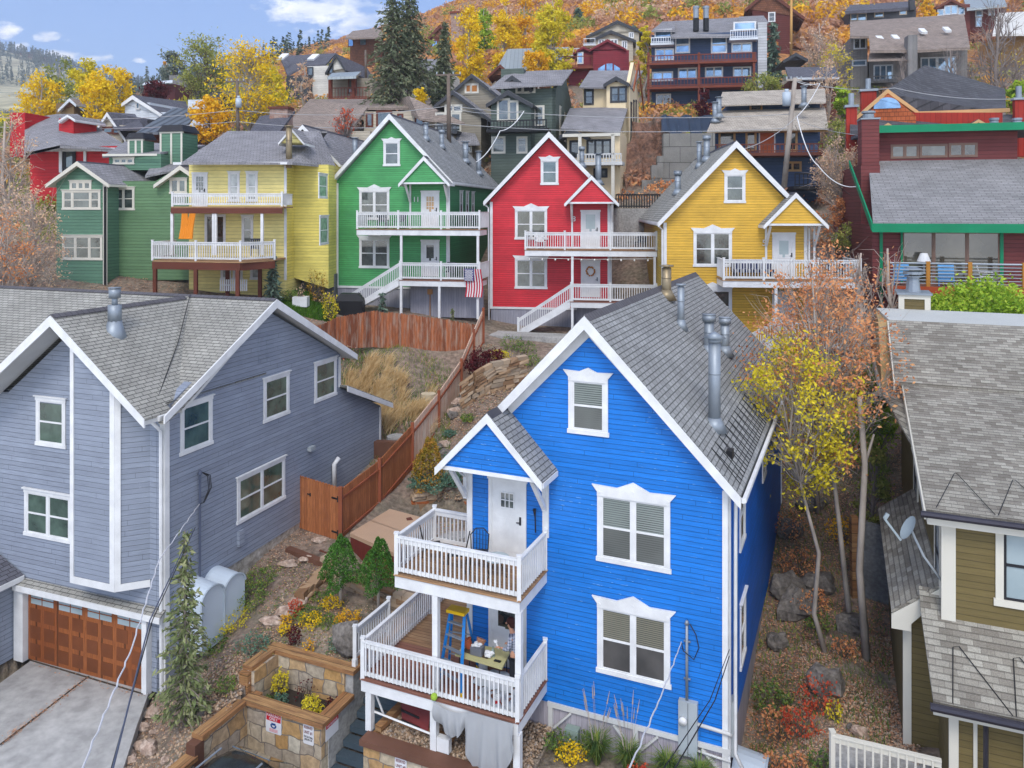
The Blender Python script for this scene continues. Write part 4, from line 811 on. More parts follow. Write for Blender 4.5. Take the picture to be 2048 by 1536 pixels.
window(gh, SG, 3.2, 5.5, -10.17, -8.87, glassg, cols=2)
for w0, w1 in ((4.15, 4.55), (4.62, 5.02)):
 q = MB(); SGf = SG
 q.box(SG, w0, w1, -.02, .01, -5.2, -4.25)
 for i in range(12): q.box(SG, w0+.04, w1-.04, -.035, -.02, -5.15+i*.075, -5.11+i*.075)
 q.build('louvre_vent', grey, gh)
q = MB(); q.prism([G(-5.75, -.3, -11.66), G(.1, -.3, -11.66), G(.05, -.01, -11.56), G(-5.75, -.01, -11.56)], (0, 0, -.05)); q.build('pent_roof', roofg, gh)
boards(gh, G, [(-5.75, .1, -11.84, -11.67)], white, 'pent_fascia', -.33, -.29)
boards(gh, G, [(-5.85, -5.46, GG-.05, -11.75), (-.68, -.5, GG-.05, -11.75)], white, 'garage_post', -.2, .01)
gd_ = MB(); gd_.box(G, -5.42, -.7, -.04, .01, GG, -11.86); go = gd_.build('garage_door', gdoor, gh)
pn = MB(); st = 4.72/8
for r_ in range(3):
 for k in range(8):
  u = -5.42+st*k+.09; z = GG+.12+r_*.55; pn.box(G, u, u+st-.16, -.046, -.035, z, z+.4)
pn.build('panels', gdoord, go)
pg = MB(); pm = MB()
for k in range(4):
 u = -5.42+1.18*k+.13; z0, z1 = GG+1.76, -11.93; pg.poly([G(u, -.048, z0), G(u+.95, -.048, z0), G(u+.95, -.048, z1), G(u, -.048, z1)])
 pm.box(G, u+.46, u+.49, -.055, -.045, z0, z1); pm.box(G, u, u+.95, -.054, -.045, (z0+z1)/2-.015, (z0+z1)/2+.015)
pg.build('panes', glassf, go, recalc=False); pm.build('muntins', gdoor, go)
LW = -5.9
walls(gh, G, [(-12, GG), (LW, GG), (LW, -11.4), (-12, -11.4)], -7.5, -.02, grey, 'garage_wing_wall')
q = MB(); q.prism([G(LW+.3, -.05, -11.45), G(LW+.3, -7.6, -11.45), G(-9.0, -7.6, -9.9), G(-9.0, -.05, -9.9)], (0, 0, -.07)); q.build('wing_roof', roofd, gh)
q = MB(); q.box(G, LW+.28, LW+.33, -7.6, -.05, -11.62, -11.46); q.build('wing_fascia', white, gh)
q = MB(); q.prism([G(-.55, -.55, -5.82), G(.35, -.55, -5.82), G(.28, -.5, -5.98), G(-.5, -.5, -5.98)], G.Wd*.5); q.tube([G(-.35, -.3, -6.0), G(-.1, -.2, -6.25), G(-.06, -.1, -6.4), G(-.06, -.08, -13.9)], .05, 6); q.build('downspout', white, gh)
q = MB(); vp = G(-2.5, .55, -3.9); q.cyl(vp+Vector((0, 0, -.25)), .42, .75, 9, .2); q.cyl(vp+Vector((0, 0, .48)), .2, .5, 10); q.cyl(vp+Vector((0, 0, .98)), .09, .28, 8); q.cyl(vp+Vector((0, 0, 1.2)), .17, .28, 12); q.cyl(vp+Vector((0, 0, 1.5)), .19, .02, 12)
q.build('roof_vent', steel, gh, True)
q = MB(); q.tube([SG(1.3, -.1, -11.2), SG(1.3, -.1, -8.0)], .035, 6); q.cyl(SG(1.3, -.1, -8.05), .08, .12, 8, .03); q.build('conduit_mast', mat('slate_metal', c8(80, 88, 108), .5), gh)
q = MB()
for k in range(3): a = .22+.06*k; q.tube([SG(1.35, -.12, -8.0), SG(1.35+a, -.15, -8.2), SG(1.4+a, -.15, -8.6), SG(1.3+a*.4, -.15, -8.95), SG(1.25, -.12, -8.95)], .013, 5)
q.build('drip_loop', cable, gh)
MB().tube([SG(8.6, -.12, -11.0), SG(8.6, -.12, -9.95), SG(8.8, -.2, -9.75)], .09, 8).build('vent_pipe', white, gh, True)
MB().box(SG, 7.0, 7.3, -.15, 0, -9.0, -8.85).build('wall_vent', elbox, gh); MB().box(SG, 3.1, 3.35, -.1, 0, -11.0, -10.5).build('utility_box', grey, gh)
wellcover('white plastic window well cover, the lower of two beside the grey house', SG, 1.05, 0, -13.05, .95, 1.95, .8); wellcover('white plastic window well cover, the upper of two beside the grey house', SG, 2.02, 0, -12.85, .95, 1.65, .8)
# ================================================================= olive house
O = Fr(1887, 18, 22.5, 1.2); oh = thing('olive_house', 'olive brown sided house with pale weathered shingle roof', 'house', O(3, 5, -12.3))
SO = sub(O, 'left', 0, 0); OG = -13.0
walls(oh, O, [(0, OG), (7, OG), (7, -5.7), (0, -5.7)], 0, .25, olive)
walls(oh, O, [(0.001, OG), (7, OG), (7, -5.72), (0.001, -5.72)], .26, 11, olive, 'side_wall')
walls(oh, sub(O, 'left', .002, 0), [(-5.5, -5.75), (-11, -5.75), (-11, -3.4), (-8.5, -3.4), (-5.5, -4.7)], 0, .2, olive, 'side_wall')
wb, zb = 5.45, -4.42; wt, zt = 8.2, -3.17; ub = -.33
slab(None, [O(ub, -.32, -5.6), O(8, -.32, -5.6), O(8, wb, zb), O(ub, wb, zb)], .09, 'roof', roofo, oh)
slab(None, [O(ub-.18, wb-.1, zb+.05), O(8, wb-.1, zb+.05), O(8, wt, zt), O(ub-.18, wt, zt)], .12, 'upper_roof', roofo, oh)
slab(None, [O(ub-.18, wt+.003, zt+.01), O(8, wt+.003, zt+.01), O(8, wt+2.1, zt+.1), O(ub-.42, wt+2.1, zt+.1)], .1, 'flat_roof', mat('grey_membrane', c8(186, 188, 184), .8, dirt=.05), oh)
q = MB(); q.prism([O(ub-.03, -.34, -5.62), O(ub-.03, wb, zb-.02), O(ub-.03, wb, zb-.2), O(ub-.03, -.34, -5.8)], O.U*.035); q.prism([O(ub-.22, wb-.1, zb+.03), O(ub-.22, wt, zt-.02), O(ub-.22, wt, zt-.24), O(ub-.22, wb-.1, zb-.17)], O.U*.035); q.build('rake_boards', cream, oh)
q = MB(); q.prism([O(ub-.45, wt+.1, zt-.06), O(ub-.45, wt+2.1, zt+.02), O(ub-.45, wt+3.9, -4.75), O(ub-.45, wb+.9, -4.75)], O.U*.4); q.build('gable_end_panel', mat('tan_soffit', c8(168, 140, 96), .7), oh)
q = MB(); q.prism([O(ub-.5, wt+3.9, -4.75), O(ub-.5, wb+.9, -4.75), O(ub-.5, wb+.9, -5.0), O(ub-.5, wt+3.9, -5.0)], O.U*.5); q.build('gable_end_fascia', cream, oh)
slab(None, [O(ub-.03, 2.6, -5.15), O(ub+.1, 2.6, -5.1), O(ub+.1, 6.2, -4.5), O(ub-.5, 6.2, -4.75)], .08, 'side_roof', roofo, oh)
q = MB(); q.tube([O(-.42, -.42, -5.68), O(8, -.42, -5.68)], .075, 8); q.build('gutter', mat('bronze_gutter', c8(62, 60, 68), .35, .4), oh)
boards(oh, O, [(-.3, 7, -5.9, -5.72)], cream, 'fascia', -.3, .0); boards(oh, O, [(-.04, .2, -7.95, -5.9)], cream, 'corner_boards', -.04, .012); boards(oh, SO, [(-.1, .02, -7.95, -5.9)], cream, 'corner_boards', -.035, .012)
hc = MB(); hc2 = MB()
for i in range(4):
 u = .3+i*1.0; hc.tube([O(u-.45, -.3, -5.56), O(u, 1.0, -5.27), O(u+.05, 1.0, -5.27), O(u+.5, -.3, -5.56)], .01, 4, False)
hc.build('heat_cable', cable, oh)
window(oh, O, .98, 2.1, -7.2, -5.95+.0, glassf, cream, sm=dark, trim=.13, mr=.52)
window(oh, SO, -1.2, -.45, -7.6, -6.1, glassf, cream, sm=dark);
window(oh, SO, -6.1, -5.2, -7.5, -6.4, glassf, cream, sm=dark)
bu, w0, w1 = -.62, .75, 6.2
walls(oh, O, [(bu, OG), (0, OG), (0, -7.5), (bu, -8.0)], w0, w1, olive, 'bump_out_wall')
z0r, z1r = -7.28, -7.95
slab(None, [O(0, w0-.35, z0r), O(0, w1, z0r), O(bu-.25, w1, z1r), O(bu-.25, w0-.35, z1r)], .07, 'lean_to_roof', roofo, oh)
q = MB(); q.prism([O(0, w0-.37, z0r-.075), O(bu-.25, w0-.37, z1r-.075), O(bu-.25, w0-.37, z1r-.35), O(bu+.1, w0-.37, z1r-.35), O(bu+.1, w0-.37, z1r-.2), O(0, w0-.37, z0r-.28)], O.Wd*.05); q.build('rake_boards', cream, oh)
boards(oh, O, [(bu-.02, bu+.13, OG, -8.2)], cream, 'corner_boards', w0-.03, w0+.1)
zp0, zp1, wp = -7.72, -8.62, -1.35
slab(None, [O(-.38, .02, zp0), O(8, .02, zp0), O(8, wp, zp1), O(-.3, wp, zp1)], .08, 'porch_roof', roofo, oh)
slab(None, [O(-.38, .5, zp0+.3), O(-.0, .5, zp0+.3), O(-.0, .02, zp0+.002), O(-.38, .02, zp0+.002)], .08, 'porch_roof', roofo, oh)
for i in range(4): u = .35+i*.95; hc2.tube([O(u-.35, wp+.02, zp1+.02), O(u-.25, wp+.85, zp1+.6), O(u-.15, wp+.88, zp1+.62), O(u+.55, wp+.02, zp1+.02)], .011, 4, False)
hc2.build('heat_cable', cable, oh)
q = MB(); q.tube([O(-.36, wp-.09, zp1-.06), O(8, wp-.09, zp1-.06)], .085, 8); q.build('gutter', M['bronze_gutter'], oh)
boards(oh, O, [(-.3, 7.8, zp1-.25, zp1-.12)], cream, 'fascia', wp+.02, wp+.06)
walls(oh, O, [(0.0, OG), (7, OG), (7, -8.62), (0., -8.62)], -.95, -.01, olive, 'porch_wall')
boards(oh, O, [(-.02, .13, OG, -8.75), (.33, .45, -9.0, -8.75), (.36, .42, OG, -9.0), (.62, 1.3, -8.9, -8.8), (1.12, 1.32, OG, -8.9)], cream, 'porch_trim', -1.0, -.93)
window(oh, O, 1.4, 1.95, -10.2, -9.0, glassf, cream, sm=dark, w=-.95, rail=False, trim=.1)
MB().tube([O(.52, wp-.05, zp1-.1), O(.52, wp+.15, zp1-.25), O(.52, wp+.2, OG)], .05, 6).build('downspout', M['bronze_gutter'], oh)
cc_ = O(-.1, 10.4, 0)
CF = sub(O, 'front', .0, 10.3); cu = CF.uz(1797, 600)[0]; cu2 = CF.uz(1861, 600)[0]
q = MB(); q.box(CF, cu+.05, cu2-.05, .0, 1.0, -5, -2.62); ch = q.build('chimney', olive, oh)
q = MB(); q.box(CF, cu, cu+.16, -.04, .1, -4.5, -2.62); q.box(CF, cu2-.16, cu2, -.04, .1, -4.5, -2.62); q.box(CF, cu+.16, cu2-.16, -.04, .0, -2.75, -2.62); q.build('trim', cream, ch)
q = MB(); q.box(CF, cu-.05, cu2+.05, -.1, 1.1, -2.62, -2.56); p = CF((cu+cu2)/2, .5, -2.56); q.cyl(p, .26, .55, 12, .2); q.cyl(p+Vector((0, 0, .55)), .3, .04, 12); q.cyl(p+Vector((0, 0, .65)), .34, .1, 12); q.cyl(p+Vector((0, 0, .85)), .34, .08, 12, .1); q.build('cap', steel, ch)
q = MB(); c0 = O(-.55, .15, -6.2); n = Vector((-.86, .12, .5)).normalized(); x = n.cross(Vector((0, 0, 1))).normalized(); y = x.cross(n)
i0 = len(q.v); q.v.append(c0)
for r_, dd in ((.13, .02), (.27, .07)):
 for j in range(16): a = math.pi*j/8; q.v.append(c0+x*(r_*math.cos(a))+y*(r_*1.1*math.sin(a))+n*dd)
for j in range(16): l = (j+1) % 16; q.f.append((i0, i0+1+j, i0+1+l)); q.f.append((i0+1+j, i0+17+j, i0+17+l, i0+1+l))
dm = mat('dish_grey', c8(150, 162, 166), .5); ds = q.build('satellite_dish', dm, oh, True, False)
e = c0+n*.6-y*.1; q = MB(); q.bar(c0-y*.34+n*.05, e, .04, .05); q.box(sub(O, 'front', 0, 0), 0, 0, 0, 0, 0, 0) if False else None; q.bar(e, e+y*.14, .05, .08); q.build('arm', dm, ds)
MB().tube([c0-n*.02, c0-n*.15-y*.1, O(-.32, .2, -6.7), O(-.02, .15, -7.1)], .03, 6).build('mast', elbox, ds, True)
RA = O(-1.95, -1.1, -10.75); railing(oh, RA, O(-.15, -1.1, -10.75), 1.2, .155, cream, post=(True, False), bw=.04)
d = MB(); d.box(O, -2.0, 0, -1.2, 0.4, -10.95, -10.77); d.build('stoop', conc, oh)
def Q(par, name, m, pts, th=.12, vec=None):   # polygon through (px, py, depth) points, given a thickness
 return MB().prism([P(*p) for p in pts], vec or (0, 0, -th)).build(name, m, par)
def Wn(par, F, x0, y0, x1, y1, w=0., **k):
 u0, u1, z0, z1 = wpx(F, [(x0, y0), (x1, y1)], w); k.setdefault('trim', .1); return window(par, F, u0, u1, z0, z1, w=w, **k)
def wallpx(par, F, pts, d, m, name='wall', w=0.):
 return walls(par, F, [F.uz(x, y, w) for x, y in pts], w, w+d, m, name)
def decorail(par, F, x0, x1, ytop, yfl, w, m=None, sp=.16, dep=1.6, fm=None, post=(1, 1), top=None, fh=.3, sides=True):
 """deck seen from the front: rail from x0 to x1, floor at yfl, railing height from ytop"""
 a, z = F.uz(x0, yfl, w); b, _ = F.uz(x1, yfl, w); h = F.uz(x0, ytop, w)[1]-z
 d = MB(); d.box(F, a, b, w, w+dep, z-.08, z); d.build('deck', top or deckw, par)
 MB().box(F, a, b, w-.03, w+.03, z-fh-.08, z-.082).build('deck_fascia', fm or m or white, par)
 railing(par, F(a+.05, w+.06, z), F(b-.05, w+.06, z), h, sp, m, post=post, th=.03)
 if sides:
  railing(par, F(a+.05, w+dep, z), F(a+.05, w+.06, z), h, sp, m, post=(0, 0)); railing(par, F(b-.05, w+.06, z), F(b-.05, w+dep, z), h, sp, m, post=(0, 0))
 return a, b, z, h
def vict(name, label, F, zb, m, ms, dx0, dx1, lx0, stair, num, sk=1.0, pc=5.9, Lh=13.0, rm=roofb):
 """one of the three painted gabled cottages: z of its base trim zb; dx0, dx1 deck ends; lx0 lower deck start; stair bottom"""
 h = thing(name, label, 'house', F(3.45, 6, zb-sk)); ze, zt, zr = zb+6.22, zb+9.8, zb+10.15
 walls(h, F, [(0, zb), (6.9, zb), (6.9, ze), (3.45, zt), (0, ze)], 0, .3, m); walls(h, F, [(.02, zb), (6.9-.001, zb), (6.899, ze-.02), (3.45, zt-.02), (.02, ze-.02)], .31, Lh, ms, 'side_wall')
 gable(h, F, 3.45, 3.78, -.42, Lh+.3, zr, 3.97, rm, rake=.27, sof=.14, capm=ridgeb)
 boards(h, F, [(-.03, .13, zb-.1, ze-.1), (6.77, 6.93, zb-.1, ze-.1), (.13, 6.77, zb-.09, zb+.03)], white, 'corner_boards', -.04, .012)
 walls(h, F, [(.03, zb-sk-1.2), (6.87, zb-sk-1.2), (6.87, zb-.01), (.03, zb-.01)], .02, Lh, skirtd, 'skirting')
 window(h, F, 3.05, 3.85, zb+7.2, zb+8.45, glass, ped=True, label='gable window under a pointed head')
 window(h, F, 1.55, 3.2, zb+4.05, zb+5.6, glass, ped=True, cols=2); window(h, F, 1.55, 3.2, zb+1.2, zb+2.75, glass, ped=True, cols=2)
 door(h, F, 5.35, 6.25, zb+3.5, zb+5.55, **num[1]); door(h, F, 5.35, 6.25, zb+.66, zb+2.7, **num[2])
 pz, pw = zb+7.6, -1.05
 gable(h, F, pc, 1.5, pw-.06, 0, pz, 1.56, roofb, rake=.2, sof=.09, name='portico_roof', capm=ridgeb)
 walls(h, F, [(pc-1.28, pz-1.5), (pc+1.28, pz-1.5), (pc, pz-.15)], pw+.02, pw+.1, m, 'portico_gable')
 boards(h, F, [(pc-1.42, pc+1.42, pz-1.6, pz-1.5)], white, 'portico_beam', pw, pw+.12)
 for u in (pc-1.15, pc+1.15): q = MB(); q.bar(F(u, -.06, pz-2.6), F(u, pw+.14, pz-1.65), .09, .11, up=F.U); q.box(F, u-.05, u+.05, -.06, -.001, zb+3.4, pz-1.55); q.build('bracket', white, h)
 zu, zl = zb+3.44, zb+.6
 for z, a, b in ((zu, dx0, dx1), (zl, lx0, dx1)):
  deckpart(h, F, a, b, -1.8, -.001 if b < 6.9 else 0, z, deckr if z == zl else deckw, 'deck', fh=.3)
  mids = [a+.06]+[x for x in (4.45, 6.95) if a+.5 < x < b-.5]+[b-.06]
  for i in range(len(mids)-1): railing(h, F(mids[i], -1.74, z), F(mids[i+1], -1.74, z), 1.0, .125, side=1, post=(i == 0, 1))
  railing(h, F(b-.06, -1.74, z), F(b-.06, .6, z), 1.0, .125, side=1, post=(0, 0))
 railing(h, F(dx0+.06, -.05, zu), F(dx0+.06, -1.74, zu), 1.0, .125, side=1, post=(0, 0))
 for u in (lx0+.12, dx1-.15): post(h, F, u, -1.68, zl, zu-.3, .13); post(h, F, u, -1.7, zb-sk-.5, zl-.3, .13)
 post(h, F, (lx0+dx1)/2, -1.7, zb-sk-.5, zl-.3, .13)
 walls(h, F, [(lx0+.3, zb-sk-.6), (dx1-.1, zb-sk-.6), (dx1-.1, zl-.35), (lx0+.3, zl-.35)], -.6, -.5, skirtd, 'skirting')
 su, sz = stair; a0, b0 = F(lx0+.06, -1.74, zl), F(su, -1.74, sz)
 railing(h, b0, a0, 1.0, .125, side=1, post=(1, 0))
 q = MB(); nst = max(4, int((zl-sz)/.18))
 for w in (-1.8, -.75): q.prism([F(lx0, w, zl), F(lx0, w, zl-.35), F(su-.1, w, sz-.15), F(su-.1, w, sz+.2)], F.Wd*.05)
 for i in range(nst): t = (i+.5)/nst; q.box(F, lx0+(su-lx0)*t-.16, lx0+(su-lx0)*t+.16, -1.75, -.75, zl+(sz-zl)*t-.02, zl+(sz-zl)*t+.02)
 q.build('stair', white, h)
 q = MB(); q.tube([F(7.2, -.35, ze-.1), F(6.98, -.15, ze-.35), F(6.97, -.1, zb-sk)], .045, 6); q.build('downspout', white, h)
 q = MB(); q.tube([F(-.36, -.35, ze-.2), F(-.1, -.15, ze-.45), F(-.08, -.1, zb-sk)], .045, 6); q.build('downspout', white, h)
 if num[0]:
  text(num[0], F(4.75, -.05, zb+5.0), -F.a, .42, white, 'house_number', h)
 rz = lambda u: zr-1.05*abs(u-3.45)
 for (u, w, r, hh, cp) in num[3]: flue(h, F(u, w, rz(u)), r, hh, cp)
 return h
GF = Fr(673, 47, 11); zbg = -(572-420)/1580*47
grh = vict('green_house', 'bright green gabled house with white decks and a flag on its railing', GF, zbg, greens, mat('shaded_green_siding', c8(58, 130, 84), .5, kind='siding', exp=.125, lw=.14, seam=.6), 1.95, 9.2, 4.5, (1.4, zbg-1.35),  # side siding is a darker green copy, with shade painted into it
  ('11', dict(lite=(.25, .75, .45, .88), grid=(3, 3), gl=mat('warm_glass', c8(200, 150, 90), .2, kind='glass', col2=c8(150, 150, 130)), label='white door with nine small panes'), dict(lite=(.25, .75, .45, .9), label='white door with an arched dark pane'),
   ((4.6, 3, .15, .9, 'hat'), (4.9, 5.5, .15, .9, 'drum'), (5.6, 9, .2, 1.3, 'hat'), (6.4, 9.6, .18, 1.5, 'hat'))), pc=5.75)
SGn = sub(GF, 'right', 6.9, 0)
for a in (2.6, 4.1, 5.6): window(grh, SGn, a, a+.5, zbg+4.3, zbg+5.6, glass, trim=.1)
RF = Fr(981, 46, 8); zbr = -(614-420)/1580*46
rdh = vict('red_house', 'bright red gabled house with white decks and a wreath on the lower door', RF, zbr, reds, mat('shaded_red_siding', c8(176, 40, 46), .5, kind='siding', exp=.125, lw=.14, seam=.6), 2.2, 9.5, 4.75, (1.85, zbr-1.4),  # side wall gets the scarlet darkened, shade put into the colour
  ('8', dict(lite=(.2, .8, .45, .92), gl=glassf, label='white door with a pale frosted pane'), dict(lite=None, label='white lower door'), ((5.0, 6, .16, 1.0, 'drum'), (6.0, 8, .2, 1.9, 'hat'))), pc=5.9)
YF = Fr(1328, 39.3, 5); zby = -(420+0)/1580*0-6.75
gdh = vict('gold_house', 'golden yellow gabled house with white decks partly behind an orange tree', YF, zby, golds, mat('shaded_gold_siding', c8(190, 160, 60), .5, kind='siding', exp=.13, lw=.14, seam=.6), 2.55, 8.9, 4.9, (2.0, zby-1.2),  # darkened gold on the sides paints their shade into the siding
  ('5', dict(lite=(.25, .75, .45, .85), gl=glassf, label='white door with tall pane and black lock'), dict(lite=None), ((1.1, 3.5, .16, .95, 'drum'), (2.6, 6, .13, 1.3, 'hat'), (2.9, 5.2, .17, 1.1, 'drum'))), pc=6.1, rm=roofg)
wr = MB(); c0 = RF(5.8, -.08, zbr+2.15); rr = random.Random(3)
for i in range(26): a = i*.2417; wr.blob(c0+RF.U*(.24*math.cos(a)+rr.uniform(-.03, .03))+Vector((0, 0, .24*math.sin(a)+rr.uniform(-.03, .03))), .05, .04, .05, i, .4, 5, 3)
tag(wr.build('wreath', mat('wreath_leaves', (0, 0, 0), .8, kind='noise', s1=12, stops=[(.35, c8(120, 70, 30)), (.5, c8(200, 130, 60)), (.65, c8(150, 110, 60))])), 'autumn leaf wreath hanging on the lower door of the red house', 'wreath')
bulbs = MB(); z = zbr+3.0
bulbs.tube([RF(2.3, -1.85, z), RF(5.9, -1.85, z-.06), RF(9.3, -1.85, z)], .01, 4)
for i in range(10): bulbs.blob(RF(2.5+i*.72, -1.86, z-.09), .05, .05, .06, i, 0, 6, 4)
tag(bulbs.build('string_lights', mat('bulb_glass', (.8, .8, .75), .2)), 'string of round bulbs under the upper deck of the red house', 'string lights')
# ================================================================= pale yellow house
YH = Fr(572, 44, 3); yh = thing('lemon_house', 'lemon yellow house with brown framed white railed decks', 'house', YH(-2.7, 4, -4.8))
wallpx(yh, YH, [(378, 326), (572, 326), (572, 600), (378, 600)], 10, yels); SY = sub(YH, 'right', .0, 0)
walls(yh, YH, [(-.001, -3.9), (2.0, -4.5), (2.0, 2.6), (-.001, 2.6)], 1.4, 12, yels2, 'side_wing_wall')
walls(yh, sub(YH, 'right', .002, 0), [(0, -3.9), (1.4, -3.9), (1.4, 2.6), (0, 2.6)], 0, .1, yels2, 'side_wall')
Q(yh, 'roof', roofm, [(363, 325, 43), (585, 325, 43), (672, 333, 47), (640, 262, 50), (455, 262, 50)]); Q(yh, 'rear_roof', roofm, [(455, 262, 50.1), (655, 262, 50.1), (600, 330, 62), (380, 330, 62)])
boards(yh, YH, [(YH.uz(363, 325)[0], .4, 2.48, 2.62)], white, 'fascia', -1.0, -.9)
GY = Fr(605, 50, 8); gable(yh, GY, 0, 2.5, 0, 14, 5.42, 2.55, roofm, rake=.22, sof=.12, name='rear_gable_roof'); walls(yh, GY, [(-2.3, -2), (2.3, -2), (2.3, 2.95), (0, 5.2), (-2.3, 2.95)], .4, 9, yels2, 'rear_wing_wall')
q = MB(); g1 = Fr(583, 44.5, 3); walls(yh, g1, [g1.uz(563, 286), g1.uz(606, 286), g1.uz(584, 262)], 0, 1.5, yels, 'dormer_gable'); gable(yh, g1, g1.uz(584, 256)[0], .72, -.15, 1.8, g1.uz(584, 256)[1], .82, roofm, rake=.12, sof=.05, name='dormer_roof', cap=False)
flue(yh, P(578, 325, 43.8), .17, 1.95, 'hat', steelr)
flue(yh, P(710, 316, 50), .16, 1.2, 'hat')
door(yh, YH, *[YH.uz(388, 346)[0], YH.uz(412, 346)[0]], YH.uz(400, 414)[1], YH.uz(400, 348)[1], lite=(.2, .8, .45, .92), grid=(3, 3), label='white balcony door')
for x0, y0, x1, y1 in ((460, 347, 476, 400), (496, 347, 512, 400)): Wn(yh, YH, x0, y0, x1, y1, gl=glassc)
for x0, y0, x1, y1 in ((487, 434, 503, 486),): Wn(yh, YH, x0, y0, x1, y1, gl=glass)
for x0, y0, x1, y1 in ((445, 533, 459, 556), (469, 533, 482, 556), (504, 533, 520, 556)): Wn(yh, YH, x0, y0, x1, y1, gl=glassc, rail=False)
Wn(yh, YH, 413, 432, 448, 487, gl=glass, cols=2, rail=False, cap=False, label='dark glazed double door')
for x0, y0, x1, y1 in ((638, 350, 653, 394), (640, 435, 655, 485), (594, 340, 599, 390)):
 s2 = sub(YH, 'right', 2.0, 0) if x0 > 600 else sub(YH, 'right', .0, 0); a = s2.uz(x0, y0); b = s2.uz(x1, y1)
 window(yh, s2, a[0], b[0], min(a[1], b[1]), max(a[1], b[1]), glassc, trim=.1)
bx = MB(); boards(yh, YH, [(-.1, .04, -3.9, 2.5)], white, 'corner_boards', -.03, .01)
decorail(yh, YH, 342, 565, 386, 413, -1.7, sp=.13, dep=1.7, fm=brown)
for x in (344, 427, 431, 524): u, z = YH.uz(x, 413, -1.65); post(yh, YH, u, -1.62, YH.uz(x, 510, -1.65)[1], z-.3, .14)
a0, z0 = YH.uz(305, 520, -2.6); a1, _ = YH.uz(500, 520, -2.6);
d = MB(); d.prism([YH(a0, -2.6, z0), YH(a1, -3.6, z0), YH(.0, -1.8, z0), YH(0, 0, z0), YH(a0, 0, z0)], (0, 0, -.08)); d.build('lower_deck', deckw, yh)
pa, pb_, pc_ = YH(a0, -2.6, z0), YH(a1-.15, -3.5, z0), YH(.0, -1.8, z0); pm_ = pa.lerp(pb_, .5)
railing(yh, pa, pm_, 1.0, .13, post=(1, 1)); railing(yh, pm_, pb_, 1.0, .13, post=(0, 1)); railing(yh, pb_, pc_, 1.0, .13, post=(0, 1)); railing(yh, YH(a0, 0, z0), pa, 1.0, .13, post=(0, 0))
q = MB(); q.bar(pa-Vector((0, 0, .28)), pb_-Vector((0, 0, .28)), .08, .38); q.bar(pb_-Vector((0, 0, .28)), pc_-Vector((0, 0, .28)), .08, .38); q.build('deck_fascia', brown, yh)
for t in (.03, .5, .97): p = pa.lerp(pb_, t); MB().bar(p-Vector((0, 0, 2.9)), p-Vector((0, 0, .4)), .18, .18).build('post', brown, yh)
for x in (455, 520): u, z = YH.uz(x, 530, -1.3); MB().bar(YH(u, -1.3, -5.3), YH(u, -1.3, z), .18, .18).build('post', brown, yh)
cu = MB()
for x in (367, 383):
 for k in range(4): p = P(x-2+k*3, 427, 42.2); cu.tube([p, P(x-3+k*3.5-(6 if x > 370 else 0), 455, 42.2), P(x-4+k*3.5-(8 if x > 370 else 2), 478, 42.1)], [.04, .07, .1], 6)
tag(cu.build('curtain', mat('orange_cloth', c8(228, 140, 40), .8)), 'orange curtains tied at the end of the lemon house deck', 'curtain')
# ================================================================= bottle green house
DH = Fr(213, 45.6, 8); dh = thing('bottle_green_house', 'bottle green house with cream trim and a gable over paired windows', 'house', DH(-.5, 4, -3.5))
wallpx(dh, DH, [(113, 362), (211, 362), (153, 327)][::1], 2, dkgr, 'gable_wall', w=-1.2); wallpx(dh, DH, [(113, 362), (211, 362), (211, 575), (113, 560)], 4, dkgr, w=-1.2)
wallpx(dh, DH, [(213, 362), (312, 362), (360, 333), (378, 345), (378, 560), (213, 560)], 9, dkgr2, 'main_wall')
g0 = DH.uz(154, 322, -1.6); gable(dh, DH, g0[0], 1.94, -1.6, 8, g0[1], 1.28, roofm, cream, rake=.2, sof=.1)
g0 = DH.uz(360, 330, -.4); gable(dh, DH, g0[0], 1.6, -.4, 8, g0[1], 1.09, roofm, cream, rake=.2, sof=.1, name='right_gable_roof')
Q(dh, 'upper_roof', roofm, [(205, 312, 48), (322, 305, 48), (412, 290, 54), (250, 283, 54)]); Q(dh, 'main_roof', roofm, [(290, 352, 46), (345, 340, 46.5), (432, 290, 54), (320, 300, 54)])
boards(dh, Fr(205, 48, 6), [(0, 3.5, 3.27, 3.4)], cream, 'fascia', -.03, .0)
uw = Fr(218, 48.3, 6); wallpx(dh, uw, [(218, 314), (322, 308), (322, 340), (218, 340)], 4, dkgr, 'upper_wall'); Wn(dh, uw, 229, 318, 266, 326, cols=3, rail=False, tm=cream, trim=.08)
